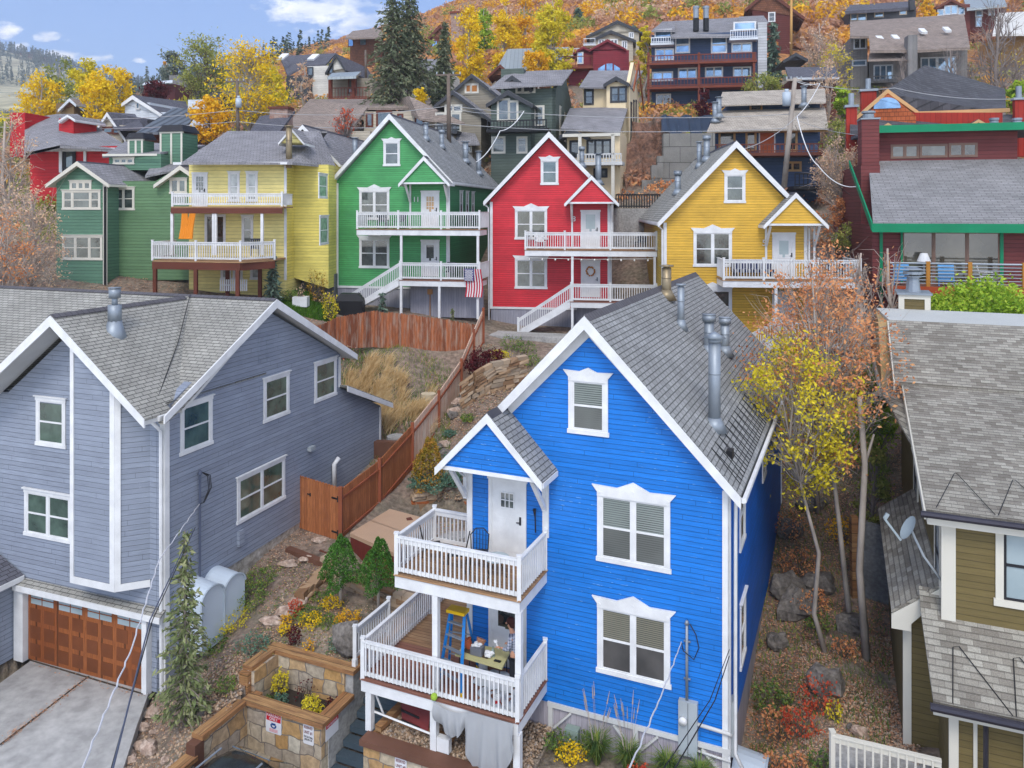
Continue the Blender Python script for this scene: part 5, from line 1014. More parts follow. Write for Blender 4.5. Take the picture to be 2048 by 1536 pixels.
for x0, x1, y0, y1, cpy in ((320, 365, 266, 312, 250), (256, 286, 281, 296, 266)):
 F = Fr(x0, 49, 12); a, b = F.uz(x0, y1), F.uz(x1, y0); q = MB(); wd_ = b[0]-a[0]; q.box(F, a[0], b[0], 0, wd_, a[1]-.6, b[1]); o = q.build('cupola', dkgr, dh)
 q = MB();
 for u in (a[0], a[0]+wd_*.47, b[0]-.12): q.box(F, u, u+.12, -.03, -.001, a[1]-.5, b[1])
 q.box(F, a[0]-.02, b[0]+.02, -.04, .1, b[1]-.001, b[1]+.1); q.build('trim', cream, o)
 t = F.uz(x0, cpy)[1]; q = MB(); n = 4; c = F((a[0]+b[0])/2, wd_/2, 0); hw_ = wd_/2+.12
 lo = [c+F.U*(sx_*hw_)+F.Wd*(sy_*hw_)+Vector((0, 0, b[1]+.1)) for sx_, sy_ in ((-1, -1), (1, -1), (1, 1), (-1, 1))]; hi = [c+F.U*(sx_*hw_*.75)+F.Wd*(sy_*hw_*.75)+Vector((0, 0, t)) for sx_, sy_ in ((-1, -1), (1, -1), (1, 1), (-1, 1))]
 i = len(q.v); q.v += lo+hi; q.f += [(i, i+1, i+5, i+4), (i+1, i+2, i+6, i+5), (i+2, i+3, i+7, i+6), (i+3, i, i+4, i+7), (i+4, i+5, i+6, i+7), (i+3, i+2, i+1, i)]; q.build('cap', dark, o)
a = DH.uz(127, 366, -1.2);
def dwin(x0, y0, x1, y1, w, **k): return Wn(dh, DH, x0, y0, x1, y1, w=w, tm=cream, **k)
dwin(128, 384, 198, 416, -1.2, split=[DH.uz(x, 400, -1.2)[0] for x in (128, 145, 181, 198)]); dwin(143, 365, 180, 378, -1.2, cols=3, rail=False, sill=False)
dwin(128, 474, 202, 517, -1.2, split=[DH.uz(x, 490, -1.2)[0] for x in (128, 151, 179, 202)]); dwin(228, 378, 266, 417, 0, cols=2); dwin(343, 360, 371, 384, 0, cols=2, rail=False)
for x0, x1 in ((206, 214),): boards(dh, DH, [(DH.uz(x0, 400, -1.25)[0], DH.uz(x1, 400, -1.25)[0], DH.uz(x0, 575, -1.25)[1], DH.uz(x0, 362, -1.25)[1])], cream, 'corner_boards', -1.26, -1.2)
MB().tube([DH(DH.uz(219, 362, -.1)[0], -.15, DH.uz(219, 362, -.1)[1]), DH(DH.uz(211, 370, -1.3)[0], -1.35, DH.uz(211, 375, -1.3)[1]), DH(DH.uz(211, 370, -1.3)[0], -1.35, -4.2)], .06, 6).build('downspout', black, dh)
# ================================================================= maroon house with green trim
MF = Fr(1748, 37, 14); mh = thing('maroon_house', 'maroon house with green trim and cable railed deck', 'house', MF(5, 5, -6))
def mu(x, y, w=0.): return MF.uz(x, y, w)
wallpx(mh, MF, [(1745, 450), (2110, 452), (2110, 700), (1745, 700)], 12, maroon)
up = 5.2; wallpx(mh, MF, [(1755, 262), (2035, 262), (2035, 330), (1755, 330)], 6, maroon, 'clerestory_wall', w=up)
e0, e1, t0, t1 = mu(1746, 446, -.8), mu(2110, 450, -.8), mu(1737, 322, up), mu(2080, 322, up)
slab(None, [MF(e0[0], -.8, e0[1]), MF(e1[0]+2, -.8, e0[1]), MF(e1[0]+2, up, t0[1]), MF(t0[0], up, t0[1])], .12, 'lower_roof', mat('lilac_grey_shingles', c8(142, 141, 141), .9, kind='shingle', bw=.5, rh=.16, var=.12, rl=.25, rs=.35), mh)
q = MB(); q.box(MF, e0[0]-.05, e1[0]+2, -.86, -.8, e0[1]-.42, e0[1]-.02); q.build('green_fascia', gtrim, mh)
q = MB(); q.prism([MF(e0[0]-.08, -.82, e0[1]+.05), MF(e0[0]-.08, up, t0[1]+.05), MF(e0[0]-.08, up, t0[1]-.25), MF(e0[0]-.08, -.82, e0[1]-.35)], MF.U*.06); q.build('rake_boards', gtrim, mh)
r0 = mu(1757, 262, up-.9); q = MB(); q.box(MF, r0[0]-.1, 20, up-.95, up-.88, r0[1]-.1, r0[1]+.28); q.build('upper_fascia', gtrim, mh)
q = MB(); q.prism([MF(r0[0], up-.9, r0[1]+.2), MF(20, up-.9, r0[1]+.2), MF(20, up+9, r0[1]+.5), MF(r0[0], up+9, r0[1]+.5)], (0, 0, -.2)); q.build('upper_roof', roofd, mh)
for x0, y0, x1, y1, c in ((1784, 292, 1835, 314, 2), (1842, 291, 1892, 312, 1), (1900, 289, 1952, 311, 2)): Wn(mh, MF, x0, y0, x1, y1, w=up, cols=c, rail=False, tm=mat('bronze_trim', c8(126, 100, 86), .5), cap=False, sill=False, trim=.07)
sd_ = sub(MF, 'left', e0[0]+.3, 0);
c0_, c1_ = MF.uz(1722, 240, 4.4), MF.uz(1757, 240, 4.4); q = MB(); q.box(MF, c0_[0], c1_[0], 4.2, 5.3, -8, c0_[1]); ch = q.build('chimney', maroon, mh)
q = MB(); q.box(MF, c0_[0]-.05, c1_[0]+.05, 4.15, 5.35, c0_[1], c0_[1]+.08); p = MF((c0_[0]+c1_[0])/2, 4.75, c0_[1]+.08); q.cyl(p, .28, .25, 12); q.cyl(p+Vector((0, 0, .3)), .34, .1, 12); q.build('cap', steel, ch)
wallpx(mh, MF, [(1722, 330), (1760, 330), (1760, 700), (1722, 700)], 6, maroon, 'side_bay_wall', w=3.9)
for xa, sxx in ((1817, 0), (1978, 0)): p = MF(MF.uz(xa+5, 262, up+3)[0]+2.5, up+3, r0[1]+.3)
for x in (1988, 2034): p = P(x, 246, 44); q = MB(); q.cyl(p, .22, .12, 12); q.cyl(p+Vector((0, 0, .15)), .25, .12, 12); q.build('roof_vent', steel, mh)
boards(mh, MF, [(mu(1759, 0)[0], mu(1765, 0)[0], -7.5, e0[1]-.1), (mu(1801, 0)[0], mu(1805, 0)[0], mu(1800, 575)[1], mu(1800, 460)[1]), (mu(1999, 0)[0], mu(2006, 0)[0], mu(1999, 575)[1], mu(1800, 460)[1]), (mu(1805, 0)[0], mu(1999, 0)[0], mu(1800, 464)[1], mu(1800, 459)[1])], gtrim, 'green_trim', -.08, .01)
x0, x1 = mu(1806, 500)[0], mu(1998, 500)[0]; o = window(mh, MF, x0, x1, mu(1900, 575)[1], mu(1900, 465)[1], mat('patio_glass', (.02, .022, .02), .06, spec=1, kind='glass', col2=(.12, .11, .08), gs=.5), mat('bronze_trim', (.1, .1, .1)), split=[mu(x, 500)[0] for x in (1806, 1867, 1934, 1998)], rail=False, trim=.05, cap=False, sill=False, label='three-panel sliding glass door')
dz = mu(1780, 572, -2.2)[1]; ra = mu(1772, 572, -2.2)[0]; d = MB(); d.box(MF, ra, 14, -2.2, .0, dz-.06, dz); d.build('deck', deckr, mh); d = MB(); d.box(MF, ra, 14, -2.26, -2.2, dz-.36, dz+.01); d.build('deck_fascia', mat('orange_stain', c8(168, 74, 38), .6), mh)
pxs = [mu(x, 572, -2.2)[0] for x in (1776, 1857, 1941, 2050)]; woodp = mat('honey_post', c8(176, 120, 48), .6)
for u in pxs: post(mh, MF, u, -2.1, dz, dz+1.1, .16, woodp, 'rail_post')
q = MB()
for k in range(7): q.tube([MF(ra, -2.12, dz+.14+k*.145), MF(13, -2.12, dz+.14+k*.145)], .022 if k < 6 else .045, 5)
q.build('cable_railing', steel, mh);
Wn(mh, MF, 1868, 595, 1900, 640, w=-.0, rail=False, tm=black, cap=False, sill=False, trim=.06)
def armchair(label, F, u, w, z, m, rz=0., cat='chair', name='deck_chair', grp='chairs on the maroon house deck'):
 t = thing(name, label, cat, F(u, w, z), grp); L_ = Fr.__new__(Fr); L_.o = F(u, w, 0); ca, sa = math.cos(rz), math.sin(rz); L_.U = F.U*ca+F.Wd*sa; L_.Wd = F.Wd*ca-F.U*sa
 q = MB(); q.box(L_, -.25, .25, -.25, .25, z+.4, z+.44); q.build('seat', m, t)
 q = MB();
 for k in range(5): q.prism([L_(-.24+k*.1, .22, z+.44), L_(-.16+k*.1, .22, z+.44), L_(-.16+k*.1, .34, z+.88), L_(-.24+k*.1, .34, z+.88)], L_.Wd*.025)
 q.prism([L_(-.26, .34, z+.86), L_(.26, .34, z+.86), L_(.26, .35, z+.93), L_(-.26, .35, z+.93)], L_.Wd*.03); q.build('backrest', m, t)
 for a in (-.22, .22):
  for b in (-.22, .22): MB().bar(L_(a, b, z), L_(a*1.02, b*.95, z+.4), .045, .045).build('leg', m, t)
  MB().prism([L_(a-.03, -.24, z+.62), L_(a+.03, -.24, z+.62), L_(a+.03, .26, z+.64), L_(a-.03, .26, z+.64)], (0, 0, .03)).build('armrest', m, t)
 return t
wp_ = mat('white_plastic', (.75, .75, .75), .4); bp_ = mat('blue_plastic', c8(92, 158, 214), .4)
armchair('white plastic garden chair turned sideways on the cable railed deck', MF, mu(1973, 572, -1.5)[0], -1.5, dz, wp_, 1.3)
def bluechair(label, x):
 u = mu(x, 572, -1.7)[0]; t = thing('folding_chair', label, 'chair', MF(u, -1.7, dz), 'chairs on the maroon house deck'); q = MB()
 for k in range(5): q.prism([MF(u-.32, -1.72+k*.03, dz+.2+k*.15), MF(u+.32, -1.72+k*.03, dz+.2+k*.15), MF(u+.32, -1.7+k*.03, dz+.33+k*.15), MF(u-.32, -1.7+k*.03, dz+.33+k*.15)], MF.Wd*.03)
 q.build('backrest', bp_, t); MB().box(MF, u-.3, u+.3, -1.65, -1.2, dz+.3, dz+.34).build('seat', bp_, t)
 for a in (-.3, .3): MB().bar(MF(u+a, -1.7, dz), MF(u+a, -1.65, dz+.4), .04, .04).build('leg', bp_, t)
bluechair('blue strap chair nearest the left corner of the cable railed deck', 1803); bluechair('blue strap chair in the middle bay of the cable railed deck', 1893)
t = thing('table_lamp', 'white shaded lamp seen through the glass door of the maroon house', 'lamp', MF(mu(1842, 560)[0], -.5, dz+.5)); u = mu(1842, 560)[0]
q = MB(); q.cyl(MF(u, -.5, dz+.55), .04, .5, 8); q.cyl(MF(u, -.5, dz+.5), .13, .04, 10); q.build('base', steel, t); MB().cyl(MF(u, -.5, dz+1.0), .3, .38, 14, .15).build('lamp_shade', white, t)
tt = thing('side_table', 'low table under the white lamp on the deck', 'table', MF(u, -.5, dz)); MB().box(MF, u-.3, u+.3, -.8, -.25, dz+.45, dz+.5).build('top', steel, tt)
for a in (-.26, .26):
 for b in (-.75, -.3): MB().bar(MF(u+a, b, dz), MF(u+a, b, dz+.45), .03, .03).build('leg', steel, tt)
# ================================================================= brown red house with dark roof behind it
KF = Fr(1712, 50, 18); kh = thing('rust_shingled_house', 'rust shingled house with tan bargeboards and dark roof', 'house', P(1860, 260, 52));
tanb = mat('tan_boards', c8(206, 164, 112), .6); kr = mat('charcoal_tab_shingles', c8(82, 82, 86), .9, kind='shingle', bw=.6, rh=.3, var=.2, rl=.18, rs=.5)
rust = mat('rust_wall_shingles', c8(176, 92, 52), .8, kind='shingle', bw=.25, rh=.28, var=.2); rvert = mat('red_board_siding', c8(164, 48, 34), .7, kind='vert', exp=.3, lw=.08)
wallpx(kh, KF, [(1722, 236), (1776, 186), (1832, 232), (1832, 300), (1722, 300)], 3, rust, 'gable_wall', w=.3); wallpx(kh, KF, [(1815, 225), (2005, 225), (2005, 300), (1815, 300)], 3, rvert, w=.8)
Q(kh, 'roof', kr, [(1776, 178, 50), (1838, 224, 50.5), (2012, 216, 52), (2010, 178, 62), (1945, 176, 62), (1850, 130, 60)][:6], .3)
Q(kh, 'left_roof', kr, [(1776, 178, 50), (1715, 234, 50), (1760, 200, 60), (1850, 130, 60)], .3)
q = MB()
for pts in ([(1776, 178), (1712, 234), (1712, 241), (1776, 187)], [(1776, 178), (1837, 222), (1837, 230), (1776, 187)]): q.prism([P(x, y, 49.8) for x, y in pts], (0, .2, 0))
q.prism([P(x, y, d) for x, y, d in ((1837, 223, 49.8), (2020, 216, 51.4), (2020, 224, 51.4), (1837, 230.5, 49.8))], (0, .2, 0)); q.build('bargeboards', tanb, kh)
aw = KF.uz(1774, 217, .28); q = MB(); q.v = [KF(aw[0]+.78*math.cos(math.pi*i/12), .24, aw[1]+.7*math.sin(math.pi*i/12)) for i in range(13)]; q.f = [tuple(range(13))]; q.build('half_round_window', glasss, kh, recalc=False)
for x0, x1, y0, y1, d in ((1693, 1714, 215, 282, 49), (1723, 1753, 183, 215, 53), (2030, 2050, 200, 250, 50)):
 F = Fr(x0, d, 18); a = F.uz(x0, y0)[1]; b = F.uz(x1, y0)[0]; MB().box(F, 0, b, 0, b, F.uz(x0, y1)[1]-2, a).build('chimney', rvert, kh); q = MB(); q.box(F, -.1, b+.1, -.1, b+.1, a, a+.15); q.cyl(F(b/2, b/2, a+.15), .17, .75, 10); q.build('chimney_cap', steel, kh)
for x, y in ((1776, 245), (1957, 238)):
 F = Fr(x, 48, 16); gable(kh, F, 0, .72*1.1, 0, 4, F.uz(x, y)[1], .5, kr, tanb, rake=.15, sof=.05, name='small_gable_roof', cap=False); walls(kh, F, [(-.7, F.uz(x, y)[1]-.55), (.7, F.uz(x, y)[1]-.55), (0, F.uz(x, y)[1]-.1)], .2, 1, maroon, 'small_gable')
Q(kh, 'lower_roof', kr, [(1700, 262, 47.6), (2050, 256, 48.6), (2050, 228, 51.3), (1700, 238, 50)], .2)
def Zp(px, py, z): y = z/((HZ-py)/F0); return Vector(((px-CX)/F0*y, y, z))
fa, fb = Vector((-6.12, 28.05, 0)), Vector((-1.5, 41.2, 0))
def fpt(px, z=0.):
 k = (px-CX)/F0; t = (k*fa.y-fa.x)/((fb.x-fa.x)-k*(fb.y-fa.y)); p = fa.lerp(fb, t); p.z = z; return p
fx = [(680, 1083), (758, 1016), (824, 937), (877, 866), (922, 797), (947, 735), (966, 690)]
fpts = [fpt(x)+Vector((0, 0, (HZ-y)/F0*fpt(x).y)) for x, y in fx]
fence = thing('slope_fence', 'long cedar board fence stepping up the slope beside the garden', 'fence', fpts[0])
for i in range(6):
 a, b_ = fpts[i], fpts[i+1]; d = (b_-a); n = Vector((d.y, -d.x, 0)).normalized(); m = (cedar, cedar, cedarb, cedarb, cedarb, cedarb)[i]
 q = MB(); q.prism([a-Vector((0, 0, .15)), b_-Vector((0, 0, .15)), b_+Vector((0, 0, 1.78)), a+Vector((0, 0, 1.78))], -n*.025); ln = d.length; k = int(ln/.145)
 for j in range(k):
  p0, p1 = a.lerp(b_, j/k)+Vector((0, 0, 1.78)), a.lerp(b_, (j+1)/k)+Vector((0, 0, 1.78)); e = (p1-p0); q.prism([p0, p1, p0+e*.75+Vector((0, 0, .06)), p0+e*.25+Vector((0, 0, .06))], -n*.025)
 q.build('fence_panel', m, fence)
 q = MB();
 for z in (.22, 1.5): q.bar(a+n*.03+Vector((0, 0, z)), b_+n*.03+Vector((0, 0, z)), .05, .09)
 q.build('fence_rail', M['cedar_post'], fence)
for p in fpts[:-1]+[fpts[-1]]: MB().bar(p+Vector((.02, -.02, -.4)), p+Vector((.02, -.02, 1.95)), .13, .13).build('fence_post', cedarp, fence)
ga_, gb_ = Zp(598, 1058, -11.75), fpts[0]; ga_.z = gb_.z+.1
gt_ = thing('garden_gate', 'cedar board gate with black hinges against the grey house', 'gate', ga_); q = MB(); n = (gb_-ga_).cross(Vector((0, 0, 1))).normalized()
q.prism([ga_, gb_, gb_+Vector((0, 0, 1.85)), ga_+Vector((0, 0, 1.9))], n*.03); k = 14
for j in range(k): p0, p1 = ga_.lerp(gb_, j/k)+Vector((0, 0, 1.86)), ga_.lerp(gb_, (j+1)/k)+Vector((0, 0, 1.85)); e = p1-p0; q.prism([p0, p1, p0+e*.75+Vector((0, 0, .07)), p0+e*.25+Vector((0, 0, .07))], n*.03)
q.build('gate_boards', cedar, gt_)
for t, z in ((.97, .3), (.97, 1.5)): p = ga_.lerp(gb_, t)+Vector((0, 0, z)); q = MB(); q.bar(p+n*.04, p+n*.04+(ga_-gb_).normalized()*.3, .03, .05); q.bar(p+n*.045-Vector((0, 0, .1)), p+n*.045+Vector((0, 0, .1)), .05, .04); q.build('hinge', black, gt_)
p = ga_.lerp(gb_, .3)+Vector((0, 0, 1.35)); q = MB(); q.bar(p+n*.04-Vector((0, 0, .06)), p+n*.04+Vector((0, 0, .06)), .05, .04); q.bar(p+n*.05, p+n*.05+(ga_-gb_).normalized()*.14, .03, .03); q.build('latch', black, gt_)
bk = [(625, 655, 700, 36.5), (680, 633, 698, 38.2), (745, 622, 694, 39.6), (830, 630, 702, 40.3), (900, 640, 712, 40.7), (962, 652, 722, 41.0)]
bf = thing('back_fence', 'weathered rusty board fence below the green house', 'fence', P(800, 700, 40))
for i in range(5):
 (x0, t0, b0_, y0), (x1, t1, b1_, y1) = bk[i], bk[i+1]; A_, B_, C_, D_ = P(x0, b0_, y0), P(x1, b1_, y1), P(x1, t1, y1), P(x0, t0, y0); k = int((B_-A_).length/.15); q = MB(); n = (B_-A_).cross(Vector((0, 0, 1))).normalized()
 for j in range(k):
  f0, f1 = j/k, (j+.96)/k; lo0, lo1, hi0, hi1 = A_.lerp(B_, f0), A_.lerp(B_, f1), D_.lerp(C_, f0), D_.lerp(C_, f1); up = Vector((0, 0, rnd.uniform(-.03, .03)-.05)); e = hi1-hi0
  q.prism([lo0, lo1, hi1+up, hi0+e*.8+up+Vector((0, 0, .06)), hi0+e*.2+up+Vector((0, 0, .06)), hi0+up], n*rnd.uniform(.015, .03))
 q.build('fence_panel', cedarw, bf)
 q = MB(); q.bar(A_+Vector((0, 0, .4))-n*.05, B_+Vector((0, 0, .4))-n*.05, .05, .09); q.bar(D_-Vector((0, 0, .3))-n*.05, C_-Vector((0, 0, .3))-n*.05, .05, .09); q.build('fence_rail', cedarp, bf)
zc, zh = -13.35, -12.7
pl = thing('stone_planter', 'stone faced planter wall with timber cap and parking signs', 'retaining wall', B(-11, -1.6, -15.3))
def cap(par, F, p0, p1, wd, z, m=timber, th=.12):
 (u0, w0), (u1, w1) = p0, p1; q = MB(); q.hd = math.atan2(0, 1)-F.a;
 if abs(u1-u0) > abs(w1-w0): q.box(F, min(u0, u1), max(u0, u1), w0-wd/2, w0+wd/2, z-th, z)
 else: q.hd += math.pi/2; q.box(F, u0-wd/2, u0+wd/2, min(w0, w1), max(w0, w1), z-th, z)
 return q.build('cap', m, par)
walls(pl, B, [(-12.5, -15.5), (-10.03, -15.5), (-10.03, zc-.12), (-12.5, zc-.12)], -2.28, -2.0, stone, 'stone_facing')
q = MB(); q.box(B, -10.25, -10.0, -2.0, -.9, -15.5, zc-.121); q.box(B, -10.26, -10.001, -.9, 2.3, -15.5, zh-.121); q.build('concrete_side', conc, pl)
walls(pl, B, [(-12.55, -14.5), (-10.26, -14.5), (-10.26, zh-.121), (-12.55, zh-.121)], -.95, -.7, stone, 'stone_facing')
q = MB(); q.box(B, -12.8, -12.55, -1.95, -.7, -14.5, zh-.121); q.build('stone_facing', stone, pl)
cap(pl, B, (-12.62, -2.2), (-9.92, -2.2), .36, zc); cap(pl, B, (-10.1, -2.02), (-10.1, -.96), .36, zc); cap(pl, B, (-12.45, -2.02), (-12.45, -1.9), .3, zc)
cap(pl, B, (-12.95, -.83), (-9.92, -.83), .36, zh); cap(pl, B, (-10.1, -.65), (-10.1, 2.2), .36, zh); cap(pl, B, (-12.8, -1.95), (-12.8, -1.01), .34, zh)
post(pl, B, -12.8, -1.95, -14, zh-.13, .3, timber, 'timber_post')
q = MB(); q.box(B, -12.5, -10.3, -2.0, -.95, -14.2, -13.75); q.build('soil', mat('dark_soil', (.05, .038, .03), .95, dirt=.4), pl)
lw = thing('parking_side_wall', 'stone faced wall with stepped timber cap left of the parking bay', 'retaining wall', B(-12.6, -4, -15.3))
q = MB(); q.box(B, -12.75, -12.5, -3.9, -2.28, -15.5, zc-.121); q.box(B, -12.75, -12.5, -8, -3.9, -15.5, zc-.52); q.build('stone_facing', stone, lw)
cap(lw, B, (-12.62, -3.95), (-12.62, -2.39), .36, zc); cap(lw, B, (-12.62, -8), (-12.62, -4.1), .36, zc-.4); post(lw, B, -12.62, -4.02, -14.3, zc-.13, .3, timberd, 'timber_post')
rw = thing('deck_retaining_wall', 'stone retaining wall with brown timber cap under the blue house deck', 'retaining wall', B(-6, -2.1, -15.3))
walls(rw, B, [(-8.78, -15.6), (1.5, -15.6), (1.5, -13.65), (-8.78, -13.6)], -2.2, -1.95, stone, 'stone_facing'); cap(rw, B, (-8.85, -2.08), (1.6, -2.08), .42, -13.5, timberd, .14)
q = MB(); q.box(B, -8.78, -8.55, -1.9, -.6, -15.0, -13.58); q.build('side_wall', timber, rw)
q = MB(); q.bar(B(-8.6, -1.8, -13.45), B(-8.3, .5, -13.2), .2, .16); q.bar(B(-8.3, -.4, -13.35), B(-5.9, -.9, -13.45), .2, .16); q.bar(B(-8.2, -1.35, -13.4), B(-6.6, -1.4, -13.42), .16, .1); tag(q.build('loose_timbers', timber), 'loose landscape timbers lying on the gravel under the deck', 'timber')
q = MB(); q.prism([B(-8.55, -1.95, -13.62), B(-4.4, -1.95, -13.64), B(-4.4, .02, -13.48), B(-6.9, .02, -13.3), B(-8.55, .6, -13.2)], (0, 0, -.4)); tag(q.build('gravel_bed', gravel), kind='stuff')
rg = np.random.default_rng(4); n_g = 4200; uu = rg.uniform(-8.5, -4.45, n_g); ww = rg.uniform(-1.9, 0, n_g)
C = np.array([np.array(B(u, w, 0)) for u, w in zip(uu, ww)]); C[:, 2] = -13.6+.1*(ww+1.9)+rg.uniform(-.02, .02, n_g)+.02
def pebbles(name, C, s, m, rg):
 n = len(C); base = np.array([[1, 0, 0], [0, 1, 0], [-1, 0, 0], [0, -1, 0], [0, 0, .8], [0, 0, -.8]], float); a = rg.uniform(0, 6.28, n); sc = s*rg.uniform(.5, 1.5, (n, 1))*rg.uniform(.6, 1.2, (n, 3))
 V = base[None]*sc[:, None]; ca, sa = np.cos(a)[:, None], np.sin(a)[:, None]; X = V[..., 0]*ca-V[..., 1]*sa; Y = V[..., 0]*sa+V[..., 1]*ca; V = np.stack([X, Y, V[..., 2]], -1)+C[:, None]
 f = np.array([[0, 1, 4], [1, 2, 4], [2, 3, 4], [3, 0, 4], [1, 0, 5], [2, 1, 5], [3, 2, 5], [0, 3, 5]]); Fq = (np.arange(n)[:, None, None]*6+f).reshape(-1, 3)
 o = npmesh(name, V.reshape(-1, 3), Fq, m); tag(o, kind='stuff'); return o
peb = leafmat('pebble_colours', [(.0, c8(110, 92, 76)), (.4, c8(164, 138, 112)), (.7, c8(196, 172, 146)), (1, c8(150, 140, 132))], tr=0., ri=1., rb=0)
pebbles('gravel', C, .045, peb, rg)
st = thing('street_stairs', 'steel grate stairs climbing between the planter and the deck wall', 'stairs', B(-9.4, -2, -15.3)); grate = mat('steel_grating', c8(70, 84, 94), .5, .5, kind='stripes', exp=.03, at=.5, col2=c8(104, 120, 130))
for k in range(14):
 w = -3.0+k*.32; z = -15.35+k*.2; q = MB(); q.hd = -B.a; q.box(B, -9.98, -8.82, w, w+.3, z-.05, z); q.box(B, -9.98, -8.82, w-.004, w+.03, z-.16, z+.004); q.build('tread', grate, st)
q = MB(); q.prism([B(-9.96, -3.1, -15.9), B(-9.96, 1.4, -13.0), B(-9.96, 1.4, -13.3), B(-9.96, -3.1, -16.2)], B.U*.05); q.prism([B(-8.9, -3.1, -15.9), B(-8.9, 1.4, -13.0), B(-8.9, 1.4, -13.3), B(-8.9, -3.1, -16.2)], B.U*.05); q.build('stringer', concd, st)
w_r = MB()
hr = thing('stair_railing', 'white railing on the planter wall beside the steel stairs', 'railing', B(-10.1, 0, zh)); railing(hr, B(-10.05, .98, zh+.12), B(-10.05, -.75, zh+.12), .95, .118, side=1, post=(1, 1));
post(hr, B, -10.05, -.75, zh, zh+.2, .12); post(hr, B, -10.05, .98, zh, zh+.2, .12)
redp = mat('sign_red', c8(196, 24, 42), .4); signw = mat('sign_white', (.72, .72, .74), .35, dirt=.02); signb = mat('sign_blue', c8(20, 70, 130), .4); signk = mat('sign_maroon', c8(110, 20, 34), .4)
def sign(label, F, u0, u1, z0, z1, w, band=None):
 t = thing('parking_sign', label, 'sign', F((u0+u1)/2, w, z0)); q = MB(); r_ = .03
 q.prism([F(u, w-.012, z) for u, z in ((u0+r_, z0), (u1-r_, z0), (u1, z0+r_), (u1, z1-r_), (u1-r_, z1), (u0+r_, z1), (u0, z1-r_), (u0, z0+r_))], F.Wd*.01); q.build('sign_plate', signw, t)
 if band:
  q = MB(); q.box(F, u0+.02, u1-.02, w-.016, w-.012, band[0], band[1]); q.build('sign_band', redp, t)
 return t
u0, u1, zt_, zb_ = -11.84, -11.32, -13.42, -14.05; wS = -2.29
t = sign('red and white permit parking sign on the stone planter', B, u0, u1, zb_, zt_, wS, (zt_-.31, zt_-.02))
for i, s in enumerate(('PERMIT', 'PARKING', 'ONLY')): text(s, B((u0+u1)/2, wS-.02, zt_-.115-i*.085), -B.a, .105, signw, 'lettering', t, 'CENTER', .002)
q = MB(); c0 = B((u0+u1)/2, wS-.016, zt_-.42)
for k in range(14): a, b_ = math.pi*(.9+k*.085), math.pi*(.9+(k+1)*.085); q.prism([c0+B.U*(r_*math.cos(g))+Vector((0, 0, .8*r_*math.sin(g))) for r_, g in ((.1, a), (.1, b_), (.055, b_), (.055, a))], -B.Wd*.003)
q.box(B, (u0+u1)/2-.07, (u0+u1)/2+.07, wS-.019, wS-.013, zt_-.41, zt_-.36); q.build('emblem', signb, t)
text('FOR PARKING\nAND TOWING', B((u0+u1)/2, wS-.017, zt_-.53), -B.a, .035, redp, 'lettering', t, 'CENTER', .001) if False else None
for k in range(3): q = MB(); q.box(B, u0+.12, u1-.12, wS-.016, wS-.012, zb_+.1-k*.03, zb_+.108-k*.03); q.build('fine_print', redp, t)
def reserved(label, uc, zt_, unit, h=.52, lines=True):
 t = sign(label, B, uc-.17, uc+.17, zt_-h, zt_, wS if uc < -10 else -2.21); w_ = (wS if uc < -10 else -2.21)-.018
 text('RESERVED', B(uc, w_, zt_-.11), -B.a, .1, signk, 'lettering', t, 'CENTER', .002, wide=.62); text(unit, B(uc, w_, zt_-.24), -B.a, .11, signk, 'lettering', t, 'CENTER', .002, wide=.7)
 if lines: text('Park City Towing\n(435) 649-1176', B(uc, w_, zt_-.34), -B.a, .075, M['black_paint'], 'lettering', t, 'CENTER', .002, wide=.52)
reserved('reserved unit sign on the planter stone near its right end', -10.43, -13.52, 'UNIT #1'); reserved('reserved unit sign on the stone wall right of the stairs', -7.66, -13.68, 'UNIT #9')
t = thing('no_parking_sign', 'red topped sign on the concrete side of the planter', 'sign', B(-10, -1.9, -14)); SP = sub(B, 'right', -9.995, 0); q = MB(); q.box(SP, -2.15, -1.6, -.012, 0, -13.95, -13.5); q.build('sign_plate', signw, t); q = MB(); q.box(SP, -2.14, -1.61, -.016, -.012, -13.64, -13.51); q.build('sign_band', redp, t)
text('NO PARKING', SP(-1.875, -.018, -13.62), R(90)-B.a, .085, signw, 'lettering', t, 'CENTER', .002, wide=.85)
t = thing('fallen_sign', 'weathered dark red sign board propped under the deck', 'sign', B(-7.9, -1.2, -13.5)); q = MB(); q.prism([B(-8.35, -1.1, -12.75), B(-7.35, -1.2, -12.85), B(-7.3, -1.5, -13.4), B(-8.1, -1.45, -13.4)], (0, .03, .01)); q.build('board', mat('faded_red_board', c8(112, 44, 44), .7, dirt=.4), t)
for k, (a, z) in enumerate(((-7.95, -12.95), (-7.98, -13.1), (-7.9, -13.27))): q = MB(); q.prism([B(a-.22, -1.2-k*.12, z), B(a+.35, -1.23-k*.12, z-.05), B(a+.35, -1.24-k*.12, z-.1), B(a-.22, -1.21-k*.12, z-.05)], (0, -.02, 0)); q.build('lettering', M['black_paint'], t)
q = MB(); q.tube([B(-8.7, -1.75, -12.6), B(-8.55, -1.6, -13.2)], .025, 5); q.tube([B(-8.8, -1.7, -13.1), B(-6.95, -1.7, -13.25)], .03, 5); tag(q.build('white_rod', white), 'white rods crossing behind the front deck posts', 'rod')
cm = mat('dark_grey_car_paint', (.05, .06, .062), .22, .6, spec=.8, dirt=.05); carf = Fr(545, 19.75, 25);
car = thing('parked_car', 'dark grey car parked below the stone planter', 'car', carf(-.2, -2, -15.35))
q = MB(); n = 9; prof = [(-.95, -1.05), (-.9, -.55), (-.72, -.08), (-.45, 0.03), (0, .06), (.45, .03), (.72, -.08), (.9, -.55), (.95, -1.05)]; zr0 = -13.38
